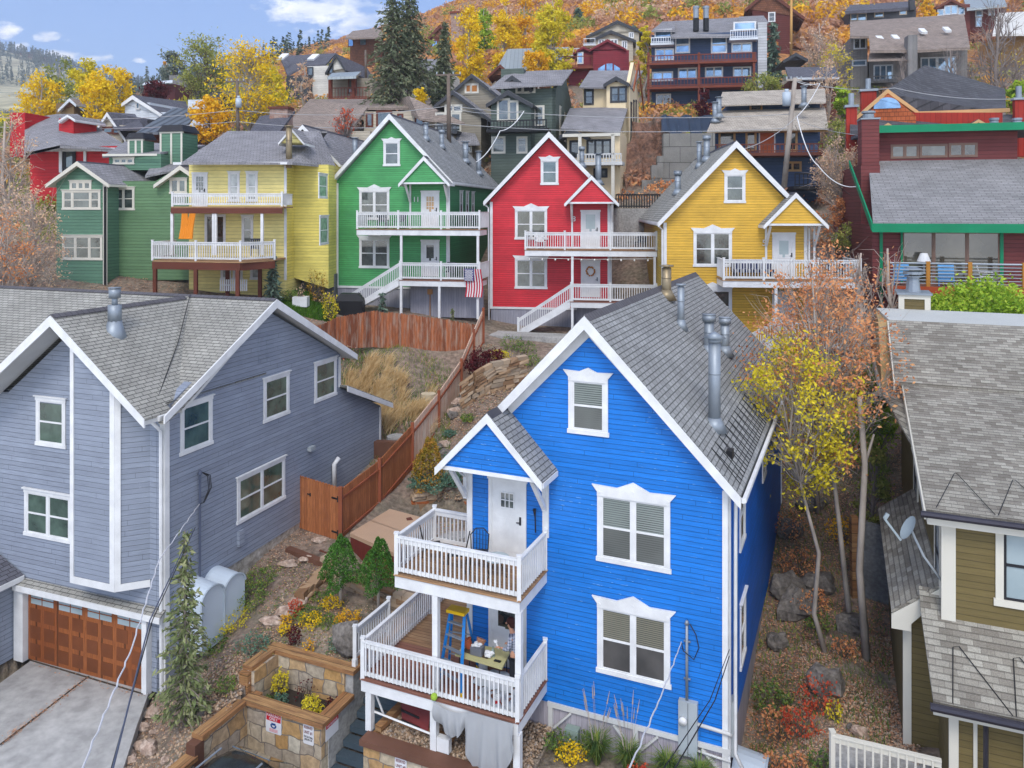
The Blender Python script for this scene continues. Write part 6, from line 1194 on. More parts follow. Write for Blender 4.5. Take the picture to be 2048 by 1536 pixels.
rows = []
for w, k, dz in ((.15, .86, -.95), (-.05, .9, -.5), (-.45, .96, -.1), (-.9, 1, .0), (-2.2, 1, .0), (-3.0, .97, -.12), (-3.6, .92, -.6), (-4.4, .9, -.95)):
 rows.append(len(q.v)); q.v += [carf(u*k-.35, w, zr0+z*(1 if dz > -.3 else .5)+dz) for u, z in prof]
for r0 in range(len(rows)-1):
 for j in range(len(prof)-1): q.f.append((rows[r0]+j, rows[r0]+j+1, rows[r0+1]+j+1, rows[r0+1]+j))
q.f.append(tuple(rows[0]+j for j in range(9))); q.f.append(tuple(rows[-1]+j for j in range(8, -1, -1))); q.build('body', cm, car, True)
q = MB();
for u in (-1.0, .3): q.tube([carf(u, -.7, zr0+.07), carf(u, -2.6, zr0+.09)], .025, 6)
q.build('roof_rail', steel, car)
q = MB(); q.prism([carf(-1.05, .14, zr0-.45), carf(.35, .14, zr0-.45), carf(.25, -.38, zr0-.08), carf(-.95, -.38, zr0-.08)], (0, .012, .02)); q.build('rear_window', M['window_glass'], car)
q = MB(); q.box(carf, -1.3, .6, -4.3, .3, -15.1, -14.65); q.build('lower_body', cm, car)
for u in (-1.25, .4):
 for w in (-.5, -3.6): p = carf(u, w, -15.0); MB().tube([p, p+carf.U*.22], .34, 14).build('wheel', black, car)
hb = [B(-13.4, 3.9, 0), B(-11.2, 3.5, 0), B(-11.7, 6.15, 0), B(-13.4, 6.3, 0)]
tbx = thing('hot_tub', 'red brown hot tub with tan folding cover', 'hot tub', B(-12.3, 5, -12.35)); zt = -11.3
cs = [Zp(x, y, zt) for x, y in ((701, 1066), (790, 1106), (862, 1040), (780, 1018))]
q = MB(); q.prism([p+Vector((0, 0, -1.15)) for p in cs], (0, 0, 1.0)); q.build('tub_cabinet', tub, tbx)
cen = sum(cs, Vector())/4; ex = lambda p, k: cen+(p-cen)*k
mA, mB = cs[0].lerp(cs[3], .5), cs[1].lerp(cs[2], .5)
for a, b_ in (((cs[0], cs[1]), (mB, mA)), ((mA, mB), (cs[2], cs[3]))):
 pts = [a[0], a[1], b_[0], b_[1]]; c_ = sum(pts, Vector())/4; pts = [c_+(p-c_)*1.02 for p in pts]; q = MB(); q.prism([p+Vector((0, 0, -.13)) for p in pts], (0, 0, .13)); q.build('cover', tan, tbx)
q = MB(); q.prism([Zp(x, y, zt+.004) for x, y in ((812, 1036), (822, 1034), (826, 1040), (814, 1041))], (0, 0, .004)); q.build('cover_patch', brown, tbx)
be = thing('garden_bench', 'angled timber bench on white posts by the patio', 'bench', Zp(880, 1010, -11.4)); zb_ = -11.6
for pa_, pb2 in (((822, 1004), (902, 997)), ((904, 995), (950, 1006))):
 a, b_ = Zp(*pa_, zb_), Zp(*pb2, zb_); MB().bar(a, b_, .42, .1).build('seat', mat('bench_cedar', c8(190, 110, 62), .7, kind='planks', exp=.14, col2=c8(160, 90, 50)), be)
 for t in (.1, .9): p = a.lerp(b_, t); MB().bar(p-Vector((0, 0, .65)), p-Vector((0, 0, .05)), .13, .13).build('leg', white, be)
q = MB(); q.prism([Zp(x, y, -12.28) for x, y in ((790, 1112), (930, 1075), (960, 1030), (900, 1020), (855, 1035), (800, 1060), (705, 1130))], (0, 0, -.2)); tag(q.build('patio_path', conc), kind='structure')
def boulder(name, label, p, rx, ry, rz, m, seed, group=None, cat='boulder', rot=0.):
 q = MB(); q.blob((0, 0, 0), rx, ry, rz, seed, .28, 9, 6); ca, sa = math.cos(rot), math.sin(rot); rr = random.Random(seed+50)
 nrm = [Vector((rr.gauss(0, 1), rr.gauss(0, 1), rr.gauss(0, .8))).normalized() for _ in range(6)]
 for v in q.v:
  for nn in nrm:
   s_ = Vector((v.x/rx, v.y/ry, v.z/rz)); ex_ = s_.dot(nn)-.72
   if ex_ > 0: s_ -= nn*ex_; v.x, v.y, v.z = s_.x*rx, s_.y*ry, s_.z*rz
 q.v = [Vector((v.x*ca-v.y*sa, v.x*sa+v.y*ca, v.z))+Vector(p) for v in q.v]; o = q.build(name, m); tag(o, label, cat, group); return o
boulder('boulder', 'big grey pointed boulder behind the white stair railing', B(-10.75, -.1, -12.45), .5, .45, .6, boul, 3)
def rockrow(name, label, pts, sz, group, m, seed, zoff=0.):
 rr = random.Random(seed)
 for i, (px, y) in enumerate(pts):
  g = onG(px, y); g.z += zoff+sz*.2; k = rr.uniform(.75, 1.3); boulder(name, label, g, sz*k, sz*k*.75, sz*.5*k, m, seed+i, group, 'rock', rr.uniform(0, 3))
def drywall(name, label, pts, h, dep=.35, seed=0, sw=.42):
 """curved dry-stone wall of separate looking stones in courses"""
 rr = random.Random(seed); q = MB(); P_ = [Vector(p) for p in pts]; seg = [(P_[i+1]-P_[i]).length for i in range(len(P_)-1)]; tot_ = sum(seg)
 def at(s):
  i = 0
  while i < len(seg)-1 and s > seg[i]: s -= seg[i]; i += 1
  return P_[i].lerp(P_[i+1], s/seg[i]), (P_[i+1]-P_[i]).normalized()
 z = 0.
 while z < h:
  ch = rr.uniform(.12, .2); s = rr.uniform(-.2, 0)
  while s < tot_:
   w_ = rr.uniform(.6, 1.5)*sw; p, d = at(max(0, min(tot_-.01, s+w_/2))); n = Vector((d.y, -d.x, 0)); c_ = p+Vector((0, 0, z+ch/2))+n*rr.uniform(-.04, .04); j0 = len(q.v)
   for e in (-1, 1):
    for f_ in (-1, 1):
     for g_ in (-1, 1): q.v.append(c_+d*(e*w_*.48+rr.uniform(-.03, .03))+n*(f_*dep/2+rr.uniform(-.04, .04))+Vector((0, 0, g_*ch*.46+rr.uniform(-.02, .02))))
   q.f += [(j0+a, j0+b_, j0+c2, j0+d2) for a, b_, c2, d2 in ((0, 1, 3, 2), (4, 6, 7, 5), (0, 4, 5, 1), (2, 3, 7, 6), (0, 2, 6, 4), (1, 5, 7, 3))]; s += w_
  z += ch
 return tag(q.build(name, wallstone), label, 'stone wall')
wallstone = leafmat('wall_stone_colours', [(.0, c8(120, 88, 62)), (.4, c8(170, 142, 112)), (.7, c8(186, 164, 138)), (1, c8(140, 128, 112))], tr=0., ri=.9, rb=.25)
def lowpt(px, y, dz=-.3): g = onG(px, y); g.z += dz; return g
drywall('dry_stone_wall', 'curved dry stone wall below the bench and golden conifer', [Vector(((x-CX)/F0*y, y, -12.3)) for x, y in ((832, 31.35), (865, 31.55), (905, 31.7), (945, 31.6))], 1.15, seed=1)
drywall('dry_stone_wall', 'dry stone wall below the burgundy shrub', [lowpt(x, y, -.2) for x, y in ((927, 36.2), (950, 36.0), (985, 36.4), (1045, 37.0))], 1.35, seed=2)
drywall('dry_stone_wall', 'low dry stone wall behind the two clipped conifers', [lowpt(x, y, -.3) for x, y in ((655, 26.6), (700, 26.0), (760, 25.4), (822, 24.9))], .75, seed=3)
drywall('dry_stone_wall', 'short dry stone edging running down from the clipped conifers', [lowpt(x, y, -.25) for x, y in ((655, 26.5), (628, 25.8), (608, 25.2))], .55, seed=4)
for i, (px, y, s, lb) in enumerate(((598, 25.0, .38, 'flat pale stone at the foot of the short stone edging'), (575, 24.6, .42, 'long pale stone next in the row below the edging'), (545, 24.1, .4, 'blocky pale stone at the lower end of the garden row'), (562, 24.4, .16, 'small stone beside the blocky pale stone'),
 (640, 28.2, .3, 'pinkish stone on the soil in front of the gate'), (612, 27.2, .3, 'pale flat stone below the timber step'), (575, 26.8, .3, 'buff stone on bare soil near the grey foundation'))): g = onG(px, y); boulder('garden_stone', lb, g+Vector((0, 0, .05)), s, s*.7, s*.4, boulr, 20+i, None, 'stone')
q = MB(); q.bar(lowpt(575, 27.6, .02), lowpt(650, 26.9, .05), .25, .22); tag(q.build('timber_step', M['brown_timber']), 'grey timber edging across the soil below the gate', 'timber')
rr = random.Random(9)
edge = [(305+i*-12+rr.uniform(-12, 16), 22.6-i*.42+rr.uniform(-.2, .2)) for i in range(12)]+[(rr.uniform(240, 480), rr.uniform(18.2, 22.4)) for _ in range(26)]
for i, (px, y) in enumerate(edge):
 if (px-CX)/F0*y < -10.2+ (22.5-y)*.15-.3 and i > 11: continue
 g = onG(px, y); s = rr.uniform(.14, .34); boulder('bank_rock', ('pale reddish slab in the edge line of rocks along the driveway' if i < 12 else 'broken rock scattered on the bank between driveway and planter'), g+Vector((0, 0, s*.15)), s, s*.8, s*.6, boulr if rr.random() < .7 else boul, 100+i, ('rocks edging the driveway' if i < 12 else 'rocks scattered on the bank'), 'rock', rr.uniform(0, 3))
for i, (px, y, s, lb) in enumerate(((1655, 21.6, .62, 'big rounded boulder between the two slanting trunks'), (1600, 25.5, .8, 'long grey boulder uphill of the slanting trunks'), (1570, 26.5, .7, 'mossy boulder beside the blue house wall'), (1585, 29.5, .6, 'dark boulder in shade near the blue house corner'), (1640, 26.3, .65, 'dark boulder left of the concrete wall'), (1705, 24.2, .6, 'leaning slab boulder below the concrete wall'), (1555, 24.2, .45, 'half buried boulder near the blue wall'), (1720, 19.8, .22, 'pinkish flat stone on the gravel'), (1625, 31, .6, 'boulder under the yellow tree'), (1700, 20.1, .12, 'small grey stone next to the flat one'))):
 g = onG(px, y); boulder('boulder', lb, g+Vector((0, 0, s*.25)), s, s*.8, s*.7, boul if i != 7 else boulr, 60+i)
rr = random.Random(31)
for i in range(26):
 px = rr.uniform(835, 1000); y = rr.uniform(32, 39); px = max(px, 835+(y-31)*14); g = onG(px, y); s = rr.uniform(.22, .42); boulder('slope_rock', 'weathered buff rock set into the planted slope right of the cedar fence', g+Vector((0, 0, s*.35)), s*1.2, s*.9, s*.55, boulr if rr.random() < .7 else boul, 300+i, 'rocks on the planted slope', 'rock', rr.uniform(0, 3))
for i in range(9):
 g = onG(822+i*5+rr.uniform(-3, 3), 28.6+i*.3); s = rr.uniform(.2, .36); boulder('patio_rock', 'tumbled pale rock piled between fence and hot tub', g+Vector((0, 0, s*.3)), s, s*.8, s*.6, boulr, 340+i, 'rocks piled by the hot tub', 'rock', rr.uniform(0, 3))
q = MB(); a, b_ = onG(1716, 25.6), onG(1800, 25.0); q.prism([a+Vector((0, 0, -.6)), b_+Vector((0, 0, -.6)), b_+Vector((0, 0, 2.45)), a+Vector((0, 0, 2.45))], (0, .25, 0)); o = tag(q.build('concrete_wall', concd), 'dark concrete retaining wall beside the olive house', 'retaining wall')
q = MB(); q.bar(a+Vector((-.1, 0, -.3)), a+Vector((-.1, .1, 2.6)), .22, .2); q.build('end_post', timber, o)
o = MB(); g = onG(857, 37.2); o.cyl(g+Vector((0, 0, -.2)), .36, .75, 14); tag(o.build('tree_stump', mat('cut_wood', c8(198, 184, 156), .9, dirt=.2)), 'pale cut tree stump in the dry grass', 'stump')
o = MB(); g = onG(792, 34.6); o.cyl(g+Vector((0, 0, -.3)), .4, .9, 14); tag(o.build('concrete_pipe', conc), 'round concrete cap beside the fence behind the grey house', 'pipe')
o = MB(); g = onG(775, 34.2); o.bar(g+Vector((-.8, 0, .3)), g+Vector((.6, -.2, .3)), .3, .9); tag(o.build('timber_crib', M['brown_timber']), 'weathered timber crib behind the grey house wing', 'timber')
yl = mat('ladder_yellow', c8(236, 190, 20), .4); lb = mat('ladder_blue', c8(10, 120, 196), .4)
lad = thing('stepladder', 'blue and yellow stepladder standing on the lower deck', 'ladder', B(-6.6, -1.2, ZL)); tp = B(-6.72, -.95, ZL+1.78)
L_ = [B(-7.1, -1.3, ZL), B(-6.3, -1.62, ZL)]; Lr = [B(-7.25, -.45, ZL), B(-6.45, -.3, ZL)]
T1 = [tp-B.U*.2, tp+B.U*.2]
for a, b_ in zip(L_, T1): MB().bar(a, b_, .08, .04).build('rail', lb, lad)
for a, b_ in zip(Lr, T1): MB().bar(a, b_+B.Wd*.1, .06, .035).build('rear_leg', lb, lad)
for k in range(1, 6): t = k/6; MB().bar(L_[0].lerp(T1[0], t), L_[1].lerp(T1[1], t), .09, .03).build('step', steel, lad)
for k in (1, 3): t = k/5; MB().bar(Lr[0].lerp(T1[0], t), Lr[1].lerp(T1[1], t), .03, .03).build('brace', steel, lad)
MB().bar(tp-B.U*.26, tp+B.U*.26, .3, .08).build('top_cap', yl, lad)
for p in L_+Lr: MB().bar(p, p+Vector((0, 0, .1)), .11, .08).build('foot', yl, lad)
tcol = mat('cream_table_top', c8(196, 190, 138), .5); tb_ = thing('folding_table', 'cream folding table with pots and a basket on the lower deck', 'table', B(-6.0, -.8, ZL)); tz = ZL+.76
cs = [B.uw(x, y, tz) for x, y in ((910, 1308), (1004, 1336), (1022, 1302), (935, 1284))]; q = MB(); q.prism([B(u, w, tz-.05) for u, w in cs], (0, 0, .05)); q.build('table_top', tcol, tb_)
cu, cw = sum(c[0] for c in cs)/4, sum(c[1] for c in cs)/4
for u, w in cs: a = B(cu+(u-cu)*.85, cw+(w-cw)*.8, tz-.05); MB().bar(a-Vector((0, 0, .7)), a, .03, .03).build('leg', dark, tb_)
q = MB(); mt_ = [B.uw(x, y, tz+.005) for x, y in ((924, 1303), (975, 1318), (984, 1306), (935, 1292))]; q.prism([B(u, w, tz+.002) for u, w in mt_], (0, 0, .008)); tag(q.build('mat', mat('brown_mat', c8(86, 72, 56), .9)), 'brown mat under the pots on the folding table', 'mat')
ter = mat('terracotta', c8(178, 92, 60), .8)
def potat(label, px, py, r, h, m, name='plant_pot', tilt=(0, 0)):
 u, w = B.uw(px, py, tz+.01); p = B(u, w, tz+.011); q = MB(); ax = Vector((tilt[0], tilt[1], 1)).normalized(); q.tube([p, p+ax*h, p+ax*h, p+ax*(h+.03)], [r*.7, r, r*1.12, r*1.12], 12); return tag(q.build(name, m), label, 'pot')
potat('terracotta pot lying at the left of the folding table', 940, 1296, .12, .2, ter, tilt=(-.5, .2)); potat('terracotta pot behind the grey basket on the table', 957, 1296, .12, .2, mat('pale_terracotta', c8(196, 140, 110), .8), tilt=(.4, .4))
u, w = B.uw(955, 1308, tz+.01); q = MB(); q.prism([B(u-.16, w-.1, tz+.012), B(u+.16, w-.1, tz+.012), B(u+.16, w+.1, tz+.012), B(u-.16, w+.1, tz+.012)], (0, 0, .2)); tag(q.build('basket', mat('grey_basket', c8(110, 112, 120), .7)), 'grey basket on the folding table', 'basket')
q = MB(); q.blob(B(u-.02, w, tz+.24), .12, .08, .07, 5, .5); tag(q.build('cloth_roll', white), 'white cloth heaped in the grey basket', 'cloth'); q = MB(); q.blob(B(u+.32, w+.02, tz+.08), .15, .1, .07, 8, .5); tag(q.build('rag', white), 'crumpled white rag on the mat', 'rag')
u, w = B.uw(986, 1312, tz+.01); q = MB(); q.tube([B(u, w, tz), B(u, w, tz+.16), B(u, w, tz+.2), B(u, w, tz+.26)], [.045, .045, .015, .015], 10); tag(q.build('bottle', M['sage_box']), 'small pale bottle standing on the table', 'bottle')
u, w = B.uw(995, 1322, tz+.01); q = MB(); q.box(sub(B, 'front', u, w), -.09, .09, -.04, .04, tz+.001, tz+.02); tag(q.build('phone', black), 'black phone lying on the table', 'phone')
q = MB(); q.blob(B(-6.86, -1.95, ZL+.07), .09, .09, .09, 1, .05, 12, 8); tag(q.build('tennis_ball', mat('ball_green', c8(150, 180, 60), .9)), 'green ball resting on the deck edge by the post', 'ball')
q = MB(); q.tube([B(-5.35, -1.5, ZL), B(-5.35, -1.5, ZL+.22)], .09, 10); q.tube([B(-5.35, -1.5, ZL+.22), B(-5.35, -1.5, ZL+.28)], .04, 8); o = tag(q.build('jug', white), 'white plastic jug with a red label on the lower deck', 'jug'); q = MB(); q.tube([B(-5.35, -1.5, ZL+.06), B(-5.35, -1.5, ZL+.14)], .093, 10); q.build('jug_label', M['sign_red'], o)
q = MB(); q.tube([B(-6.3, -.3, ZL), B(-6.3, -.3, ZL+.3)], .12, 10); tag(q.build('bucket', white), 'white bucket under the folding table', 'bucket')
def sheetmesh(fn, nu, nv):
 q = MB();
 for i in range(nu+1):
  for j in range(nv+1): q.v.append(fn(i/nu, j/nv))
 for i in range(nu):
  for j in range(nv): a = i*(nv+1)+j; q.f.append((a, a+nv+1, a+nv+2, a+1))
 return q
sheetmesh_done=1
def drape(s, t):
 u = -6.85+2.15*s; top = ZL-.02-.12*math.sin(math.pi*min(1, s*2.1))*(1 if s < .48 else 0)
 ln = (.42+.3*math.sin(math.pi*min(1, s/.42))) if s < .42 else .55+.95*max(0, math.sin(math.pi*max(0, (s-.42)/.58)**.8))**.8
 if s < .42: ln *= .9
 f_ = .05*math.sin(s*38+t*2)+.03*math.sin(s*71); z = top-ln*t-.02*math.sin(s*20)*t
 return B(u+.1*math.sin(s*9)*t, -1.99-.05*math.sin(math.pi*t)-f_*t, z)
tag(sheetmesh(drape, 60, 14).build('drop_cloth', cloth, None, True, False), 'grey drop cloth hanging over the front edge of the lower deck', 'cloth')
tag(sheetmesh(lambda s, t: B(-5.9+1.1*s+.1*math.sin(t*7), -1.7+.7*t, ZL+.03+.03*math.sin(s*14+t*9)+.02*math.sin(s*31)), 24, 14).build('ground_sheet', mat('pale_sheet', (.5, .53, .56), .8), None, True, False), 'crumpled pale sheet lying on the lower deck', 'sheet')
tag(sheetmesh(lambda s, t: B(-6.3+1.3*s, -1.05+.7*t, ZL+.05+.25*max(0, math.sin(math.pi*s))*math.sin(math.pi*t)+.02*math.sin(s*24)), 24, 12).build('covered_bundle', M['pale_sheet'], None, True, False), 'white cloth bundle under the folding table', 'bundle')
wire = mat('bronze_wire', (.05, .045, .04), .5, .5);
def metalchair(label, u, w, rz):
 t = thing('wire_chair', label, 'chair', B(u, w, ZU), 'wire chairs on the upper deck'); ca, sa = math.cos(rz), math.sin(rz); f = lambda a, b_, z: B(u+a*ca-b_*sa, w+a*sa+b_*ca, ZU+z)
 MB().prism([f(-.22, -.22, .42), f(.22, -.22, .42), f(.22, .22, .42), f(-.22, .22, .42)], (0, 0, .03)).build('seat', wire, t)
 q = MB(); q.tube([f(-.22, .22, .43), f(-.24, .3, .8), f(-.1, .33, .95), f(.1, .33, .95), f(.24, .3, .8), f(.22, .22, .43)], .016, 5)
 for k in range(5): a = -.16+k*.08; q.tube([f(a, .23, .44), f(a, .32, .93)], .008, 4)
 q.build('backrest', wire, t)
 for a in (-.2, .2):
  for b_ in (-.2, .2): MB().tube([f(a, b_, .42), f(a*1.25, b_*1.25, 0)], .013, 5).build('leg', wire, t)
metalchair('wire chair by the left corner of the upper deck', -7.55, -.8, 2.2); metalchair('wire chair facing the round glass table', -6.75, -.95, -1.2); metalchair('wire chair at the middle of the upper deck', -6.2, -.75, .4)
t = thing('glass_table', 'small round glass topped table on the upper deck', 'table', B(-5.65, -.85, ZU)); MB().cyl(B(-5.65, -.85, ZU+.45), .33, .02, 18).build('table_top', glassf, t)
for k in range(3): a = k*2.1; MB().tube([B(-5.65+.05*math.cos(a), -.85+.05*math.sin(a), ZU+.45), B(-5.65+.28*math.cos(a), -.85+.28*math.sin(a), ZU)], .013, 5).build('leg', wire, t)
q = MB(); q.tube([B(-4.88, -.12, ZU+.95), B(-4.9, -.1, ZU+1.35), B(-4.92, -.1, ZU+1.55)], [.02, .02, .05], 6); tag(q.build('snow_brush', black), 'black handled brush leaning on the blue wall by the upper door', 'brush')
pe = thing('person', 'person in a plaid shirt and dark trousers by the lower door', 'person', B(-5.2, -.85, ZL))
sk_ = mat('skin', c8(204, 150, 120), .6); plaid = mat('plaid_shirt', (.42, .44, .5), .8, kind='plaid', col2=(.04, .05, .1)); trou = mat('dark_trousers', (.02, .022, .03), .8); hairm = mat('dark_red_hair', c8(66, 30, 24), .7)
def skinmesh(name, verts, edges, rad, m, par, sub_=1):
 me = bpy.data.meshes.new(name); loc = wloc(par); me.from_pydata([Vector(v)-loc for v in verts], edges, []); o = bpy.data.objects.new(name, me); link(o, par); me.materials.append(m)
 md = o.modifiers.new('s', 'SKIN');
 for i, r_ in enumerate(rad): me.skin_vertices[0].data[i].radius = (r_, r_) if not isinstance(r_, tuple) else r_
 me.skin_vertices[0].data[0].use_root = True; ms = o.modifiers.new('d', 'SUBSURF'); ms.levels = sub_; ms.render_levels = sub_
 dg = bpy.context.evaluated_depsgraph_get(); dg.update(); nm = bpy.data.meshes.new_from_object(o.evaluated_get(dg)); o.modifiers.clear(); o.data = nm
 for p in nm.polygons: p.use_smooth = True
 if not nm.materials: nm.materials.append(m)
 return o
bx, bw_ = -5.18, -.8; f = lambda a, b_, z: tuple(B(bx+a, bw_+b_, ZL+z))   # a: along front (negative = facing left)
sx_ = [(0, 0, .95), (0, 0, 1.15), (-.03, 0, 1.36), (-.07, 0, 1.47), (-.1, 0, 1.56), (-.13, 0, 1.68), (-.02, -.19, 1.4), (-.06, -.25, 1.14), (-.3, -.18, 1.1), (-.02, .19, 1.4), (-.02, .25, 1.14), (-.22, .2, 1.02),
 (0, -.1, .88), (-.02, -.11, .48), (.02, -.11, .08), (-.14, -.12, .04), (0, .1, .88), (-.02, .11, .48), (.02, .11, .08), (-.14, .12, .04)]
ed = [(0, 1), (1, 2), (2, 3), (3, 4), (4, 5), (2, 6), (6, 7), (7, 8), (2, 9), (9, 10), (10, 11), (0, 12), (12, 13), (13, 14), (14, 15), (0, 16), (16, 17), (17, 18), (18, 19)]
rd = [.125, .115, .13, .055, .055, .095, .06, .042, .028, .06, .042, .028, .085, .06, .042, .035, .085, .06, .042, .035]
body = skinmesh('body', [f(*v) for v in sx_], ed, rd, sk_, pe)
skinmesh('shirt', [f(*v) for v in ((0, 0, .84), (0, 0, 1.15), (-.03, 0, 1.37), (-.05, 0, 1.46), (-.02, -.2, 1.4), (-.06, -.26, 1.14), (-.24, -.2, 1.1), (-.02, .2, 1.4), (-.02, .26, 1.14), (-.17, .21, 1.04))], [(0, 1), (1, 2), (2, 3), (2, 4), (4, 5), (5, 6), (2, 7), (7, 8), (8, 9)], [.175, .15, .16, .07, .078, .058, .05, .078, .058, .05], plaid, pe)
skinmesh('trousers', [f(*v) for v in ((0, 0, .96), (0, -.1, .86), (-.02, -.11, .48), (.02, -.11, .1), (0, .1, .86), (-.02, .11, .48), (.02, .11, .1))], [(0, 1), (1, 2), (2, 3), (0, 4), (4, 5), (5, 6)], [.15, .105, .08, .065, .105, .08, .065], trou, pe)
q = MB(); c_ = Vector(f(-.1, 0, 1.7)); q.blob(c_+Vector((0, 0, .035)), .115, .115, .105, 2, .08, 12, 8); q.blob(c_+B.U*.05-Vector((0, 0, .03)), .095, .1, .1, 3, .08, 12, 8); q.build('hair', hairm, pe, True)
q = MB(); q.blob(Vector(f(-.225, 0, 1.655)), .025, .02, .03, 3, .05, 8, 6); q.blob(Vector(f(-.13, -.1, 1.66)), .02, .015, .03, 3, .05, 8, 6); q.build('nose_and_ear', sk_, pe, True)
for a, b_, z, s in ((-.3, -.18, 1.1, 1), (-.22, .2, 1.02, -1)):
 vs = [(a, b_, z), (a-.05, b_, z), (a-.09, b_, z)]; es = [(0, 1), (1, 2)]; rs = [.026, (.022, .036), (.016, .034)]
 for k in range(4): i = len(vs); vs += [(a-.12, b_-.03+.02*k, z+.005), (a-.145+abs(k-1.5)*.006, b_-.03+.02*k, z-.02)]; es += [(2, i), (i, i+1)]; rs += [.0095, .008]
 i = len(vs); vs += [(a-.07, b_-.045*s, z+.025), (a-.1, b_-.055*s, z+.03)]; es += [(1, i), (i, i+1)]; rs += [.011, .009]
 skinmesh('hand', [f(*v) for v in vs], es, rs, sk_, pe)
q = MB(); q.tube([Vector(f(-.36, -.18, 1.06)), Vector(f(-.44, -.17, 1.2))], .02, 7); q.tube([Vector(f(-.44, -.17, 1.2)), Vector(f(-.46, -.16, 1.26))], .05, 8); tag(q.build('paint_brush', white), 'white brush held in the raised hand', 'brush')
for b_ in (-.115, .115): q = MB(); q.blob(Vector(f(-.06, b_, .05)), .14, .055, .055, 4, .04, 10, 6); q.build('shoe', black, pe, True)
fl = thing('national_flag', 'striped flag with a starred blue corner hanging from the green house deck', 'flag', GF(8.0, -1.9, zbg-.9)); fz1 = zbg+1.5; fu0, fu1 = GF.uz(930, 540, -1.9)[0], GF.uz(964, 540, -1.9)[0]; fz0 = GF.uz(940, 594, -1.9)[1]; fz1 = GF.uz(940, 538, -1.9)[1]
fr_ = mat('flag_red', c8(188, 34, 56), .8); fw_ = mat('flag_white', (.72, .7, .7), .8); fb_ = mat('flag_blue', c8(50, 56, 120), .8); N13 = 13; dw = (fu1-fu0)/N13
wv = lambda z: .05*math.sin((z-fz0)*2.6)
for k in range(N13):
 q = MB(); zz_ = [fz0+(fz1-fz0)*j/8 for j in range(9)]
 for j in range(8): q.poly([GF(fu0+k*dw+x, -1.92+wv(z)+.03*math.sin(k*.9), z) for x, z in ((wv(zz_[j]), zz_[j]), (dw+wv(zz_[j]), zz_[j]), (dw+wv(zz_[j+1]), zz_[j+1]), (wv(zz_[j+1]), zz_[j+1]))])
 q.build('stripe', fr_ if k % 2 == 0 else fw_, fl, recalc=False)
q = MB(); zm = fz1-(fz1-fz0)*.42; q.box(GF, fu0-.01, fu0+dw*7, -1.99, -1.96, zm, fz1+.02); cn_ = q.build('canton', fb_, fl); q = MB()
for r_ in range(9):
 for c2 in range(5 if r_ % 2 else 6): p = GF(fu0+dw*.55+(c2+(.5 if r_ % 2 else 0))*dw*1.1, -2.0, zm+(r_+.6)*(fz1-zm)/9.4); q.prism([p+GF.U*(.045*(1 if i % 2 == 0 else .45)*math.sin(i*math.pi/5))+Vector((0, 0, .045*(1 if i % 2 == 0 else .45)*math.cos(i*math.pi/5))) for i in range(10)], -GF.Wd*.004)
q.build('stars', fw_, cn_)
def barbecue(label, p, m=black):
 t = thing('covered_barbecue', label, 'barbecue', p); q = MB(); P0 = Vector(p); a = [P0+Vector((x*.75, y*.4, 0)) for x, y in ((-1, -1), (1, -1), (1, 1), (-1, 1))]; b_ = [P0+Vector((x*.8, y*.42, .85)) for x, y in ((-1, -1), (1, -1), (1, 1), (-1, 1))]; c_ = [P0+Vector((x*.5, y*.3, 1.25)) for x, y in ((-1, -1), (1, -1), (1, 1), (-1, 1))]
 q.v = a+b_+c_; q.f = [(0, 1, 5, 4), (1, 2, 6, 5), (2, 3, 7, 6), (3, 0, 4, 7), (4, 5, 9, 8), (5, 6, 10, 9), (6, 7, 11, 10), (7, 4, 8, 11), (8, 9, 10, 11)]; q.build('cover', m, t); return t
barbecue('barbecue under a black cover beside the green house', onG(700, 44.5)); barbecue('dark barbecue on the wall beside the lemon house', Vector(P(657, 545, 49)))
o = MB(); g = onG(602, 43.6); o.box(Fr(602, 43.6, 0), -.4, .4, -.3, .3, g.z, g.z+.55); tag(o.build('square_planter', white), 'white square planter on the lawn', 'planter')
o = MB(); a = P(603, 548, 46.5); o.box(Fr(603, 46.5, 3), 0, 2.0, 0, 3, a.z-2.2, a.z); tag(o.build('terrace_wall', concd), 'dark terrace wall between the lemon and green houses', 'retaining wall')
o = MB(); p = onG(860, 45.2); o.tube([p, p+Vector((0, 0, 1.4))], .03, 5); o.bar(p+Vector((0, 0, 1.3)), p+Vector((0, 0, 1.6)), .3, .08); tag(o.build('shovel', mat('tan_tool', c8(176, 128, 84), .7)), 'shovel leaning on the skirting under the green house deck', 'shovel')
g_ = 'chairs on the cottage decks'
dkc = mat('dark_weave', (.03, .035, .05), .8); nav = mat('navy_cushion', c8(44, 50, 86), .9, kind='stripes', exp=.3, at=.6, col2=c8(150, 150, 150))
for lb, F, u, w, z, m, rz in (('dark chair on the green house upper deck, the left of two', GF, 3.2, -.9, zbg+3.45, dkc, .2), ('dark chair on the green house upper deck, the right of two', GF, 4.2, -.8, zbg+3.45, dkc, -.3), ('black chair at the right end of the green house upper deck', GF, 8.6, -.9, zbg+3.45, dkc, 1.2), ('dark chair on the green house lower deck', GF, 7.2, -.8, zbg+.61, dkc, 0),
 ('white chair behind the railing at the left of the red house upper deck', RF, 3.0, -.9, zbr+3.45, white, .3), ('dark chair on the red house upper deck right end', RF, 8.6, -.9, zbr+3.45, dkc, -.4), ('navy chair on the gold house deck, beside the cushioned bench', YF, 7.9, -.8, zby+3.45, nav, 0), ('black chair on the lemon house lower deck', YH, -1.3, -1.2, YH.uz(440, 512, -1.4)[1], dkc, .3)): armchair(lb, F, u, w, z, m, rz, grp=g_)
